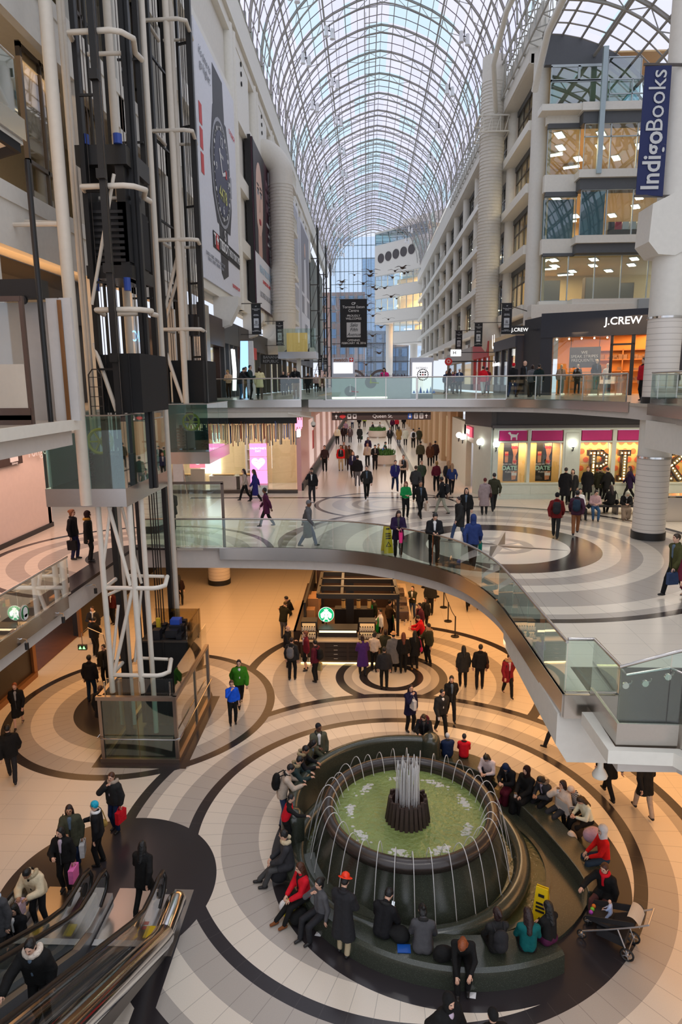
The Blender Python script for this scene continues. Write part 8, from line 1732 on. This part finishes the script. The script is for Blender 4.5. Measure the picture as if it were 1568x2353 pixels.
crowd('''
3y,552,34.6;60;1.7;rl;j223;p357;s111;;in a dark hoodie and blue jeans at the upper left glass
3y,575,34.9;100;1.78;on;j233;p111;s111;B112;in dark green with a strap at the upper left glass
3y,566,36.2;170;1.72;st;j653;p332;s211;;half hidden between the two at the upper left glass
3y,597,34.8;0;1.68;on;ceda;p122;b211;F432;in a white parka with brown fur at the upper left glass
3y,681,36.0;185;1.76;rl;j112;p864;s111;;in a dark sweater and tan trousers leaning on the upper glass
3y,526,39.4;185;1.66;ph;tdb9;p321;b973;;with fair hair inside the dark watch shop
3y,652,46;180;1.66;st;j112;p111;l111;;in black with long hair by the grey clothes shop
3y,664,50;180;1.66;st;j223;p111;l211;;in dark clothes behind the long haired one at the clothes shop
3y,708,56;180;1.7;st;c223;p112;s111;;in a navy coat near the end of the upper left row
3y,727,62;180;1.7;st;jb99;p111;s211;;in pale pink near the upper left far shops
3y,735,70;180;1.7;st;j111;p111;s111;;in black near the upper left far shops
3y,747,64;180;1.7;st;j443;p111;s211;;in olive near the upper left far shops
3y,884,36.4;200;1.64;ph;jd27;p111;l111;;in magenta behind the watch kiosk counter
3y,1026,50;180;1.66;st;j235;p111;l111;;in blue with long hair in the group by the lit kiosk tower
3y,1032,44;100;1.7;wl;c322;p111;l211;;in a long brown coat beside the lit kiosk tower
3y,1046,50;180;1.66;st;j513;p111;l111;;in wine red in the group by the lit kiosk tower
3y,1056,49;200;1.78;st;j235;p111;cdde;;in blue with a white cap in the group on the upper right
3y,1040,54;180;1.66;st;j224;p111;l111;;in navy at the back of the group on the upper right
3y,1110,42;0;1.78;wl;jc12;pbbb;s211;;in a bright red top and pale trousers on the upper gallery
3y,1119,43;0;1.72;wl;c612;p111;s211;;in dark red right of the bright red top
3y,1178,33.5;40;1.72;wl;j112;p235;ec12;;in black with a red beanie on the upper gallery
3y,1202,33.5;130;1.82;wl;c112;p321;n321;;bald in a long black coat on the upper gallery
3y,1222,35;20;1.66;wl;j667;p222;b211;Sccd;in a grey hoodie with a white bag on the upper gallery
3y,1238,34.4;10;1.68;wl;c122;p111;s111;F543;in a dark parka with fur on the upper gallery
3y,1478,27.5;250;1.7;st;pb12;p111;l111;W311;with long hair in a red puffer beside the column upstairs
''')
# mannequins in the upper shop window
MQ = mat('mannequin_pale', S(226, 214, 200), .4); SKINS['q'] = MQ
for i, (q, cols, lab) in enumerate(((1.15, ('j988', 'p443'), 'leftmost mannequin in a grey cardigan in the clothes shop window'), (2.1, ('t222', 'p222'), 'second mannequin in dark clothes in the clothes shop window'), (3.15, ('j221', 'p564'), 'third mannequin in a dark jacket on the raised stand of the shop window'), (3.75, ('tddd', 'p9ad'), 'mannequin in a white top and pale blue trousers at the shop door'))):
    c = A_+u_*q-n_*.7; z = 10.6+(.3 if i == 2 else .05); lt = SKINS['l']; SKINS['l'] = MQ; t = person(Vector((c.x, c.y, z)), 175, 1.78, 'st', cols[0], cols[1], 'ndba', '', lab); SKINS['l'] = lt
    t['label'] = lab; t['category'] = 'mannequin'; t.name = 'mannequin'; o = MB().cyl((c.x, c.y), .25, 10.6, z, 16).build('display_plinth', mat('pale_timber', S(206, 170, 120), .6)); tag(o, 'round plinth under the '+lab[:40].rsplit(' ', 1)[0], 'plinth')
# baby in the stroller
t = person(Vector((STR.x, STR.y, .66)), math.degrees(STA)+180, .62, 'si', 'tabd', 'pabd', 'neca', '', 'tiny in pale blue lying in the stroller'); t['category'] = 'baby'
# loose bags by the benches
def loose(px, py, z, r, col, lab, cat='bag', nm='bag'):
    c = at(px, py, z); rr = random.Random(int(px)); P, F = snet([('e', A3(rr.uniform(-.06, .06), rr.uniform(-.06, .06), r[2]*.8+i*.04), (r[0]*rr.uniform(.75, 1), r[1]*rr.uniform(.75, 1), r[2]), np.eye(3)) for i in range(3)], .016, .03, [(A3(0, 0, .0), A3(0, 0, -1))]); t = thing(nm, lab, cat, c, None, 0, True); mesh_np('bag_body', P, F, [cloth(col)], t); MB().tube([(-r[0]*.5, 0, r[2]*1.5), (0, 0, r[2]*2.3), (r[0]*.5, 0, r[2]*1.5)], .01, 6).build('handle', cloth(col), t)
loose(672, 2105, 0, (.17, .15, .17), 'fd1', 'bright yellow shopping bag on the dark floor by the left bench'); loose(656, 2098, 0, (.14, .13, .13), 'ddd', 'white plastic bag beside the yellow bag'); loose(665, 2082, 0, (.2, .16, .12), '112', 'black bag behind the yellow and white bags'); loose(690, 2120, 0, (.18, .16, .15), '111', 'shiny black bag in front of the left bench'); loose(645, 2020, .1, (.22, .2, .2), '223', 'dark backpack at the feet of the grey parka on the left bench', 'backpack', 'backpack'); loose(1020, 2205, .46, (.2, .15, .13), '111', 'black bag lying on the front bench beside the ginger haired person'); loose(920, 2160, .46, (.22, .16, .1), '111', 'black coat heap on the front bench beside the suited man', 'coat', 'folded_coat'); loose(1360, 1935, .46, (.2, .2, .16), 'b9a', 'pale pink backpack on the side bench beside the red hoodie', 'backpack', 'backpack'); loose(1325, 1925, .1, (.16, .16, .22), '432', 'camouflage backpack in front of the side bench', 'backpack', 'backpack'); loose(1462, 2120, .35, (.16, .12, .2), '444', 'dark grey bag hung on the stroller handle'); loose(1310, 1945, .1, (.13, .13, .2), 'dcb', 'cream jacket draped in front of the side bench', 'jacket', 'folded_jacket')
o = at(930, 2180, .47); o = MB().box(o.x-.14, o.y-.1, .465, o.x+.12, o.y+.1, .48).build('folder', mat('folder_blue', S(24, 84, 170), .4)); tag(o, 'flat blue folder on the front bench beside the coat heap', 'folder')
q = at(1063, 2176, .75); t = thing('food_box', 'white takeaway box held by the ginger haired person', 'box', q); MB().box(q.x-.1, q.y-.07, .68, q.x+.08, q.y+.07, .74).build('box', INKW, t); MB().box(q.x-.09, q.y-.06, .74, q.x+.07, q.y+.06, .755).build('lid', INKG, t)
for k, (px, py, lab) in enumerate(((732, 2146, 'white paper scrap on the dark floor beside the red hatted person'), (1086, 2288, 'small white paper scrap below the ginger haired person'))):
    c = at(px, py, 0); o = MB().slab([(c.x-.08, c.y-.05, .004), (c.x+.05, c.y-.07, .004), (c.x+.08, c.y+.04, .03), (c.x-.03, c.y+.07, .004)], (0, 0, .004)).build('paper_scrap', INKW); tag(o, lab, 'paper')
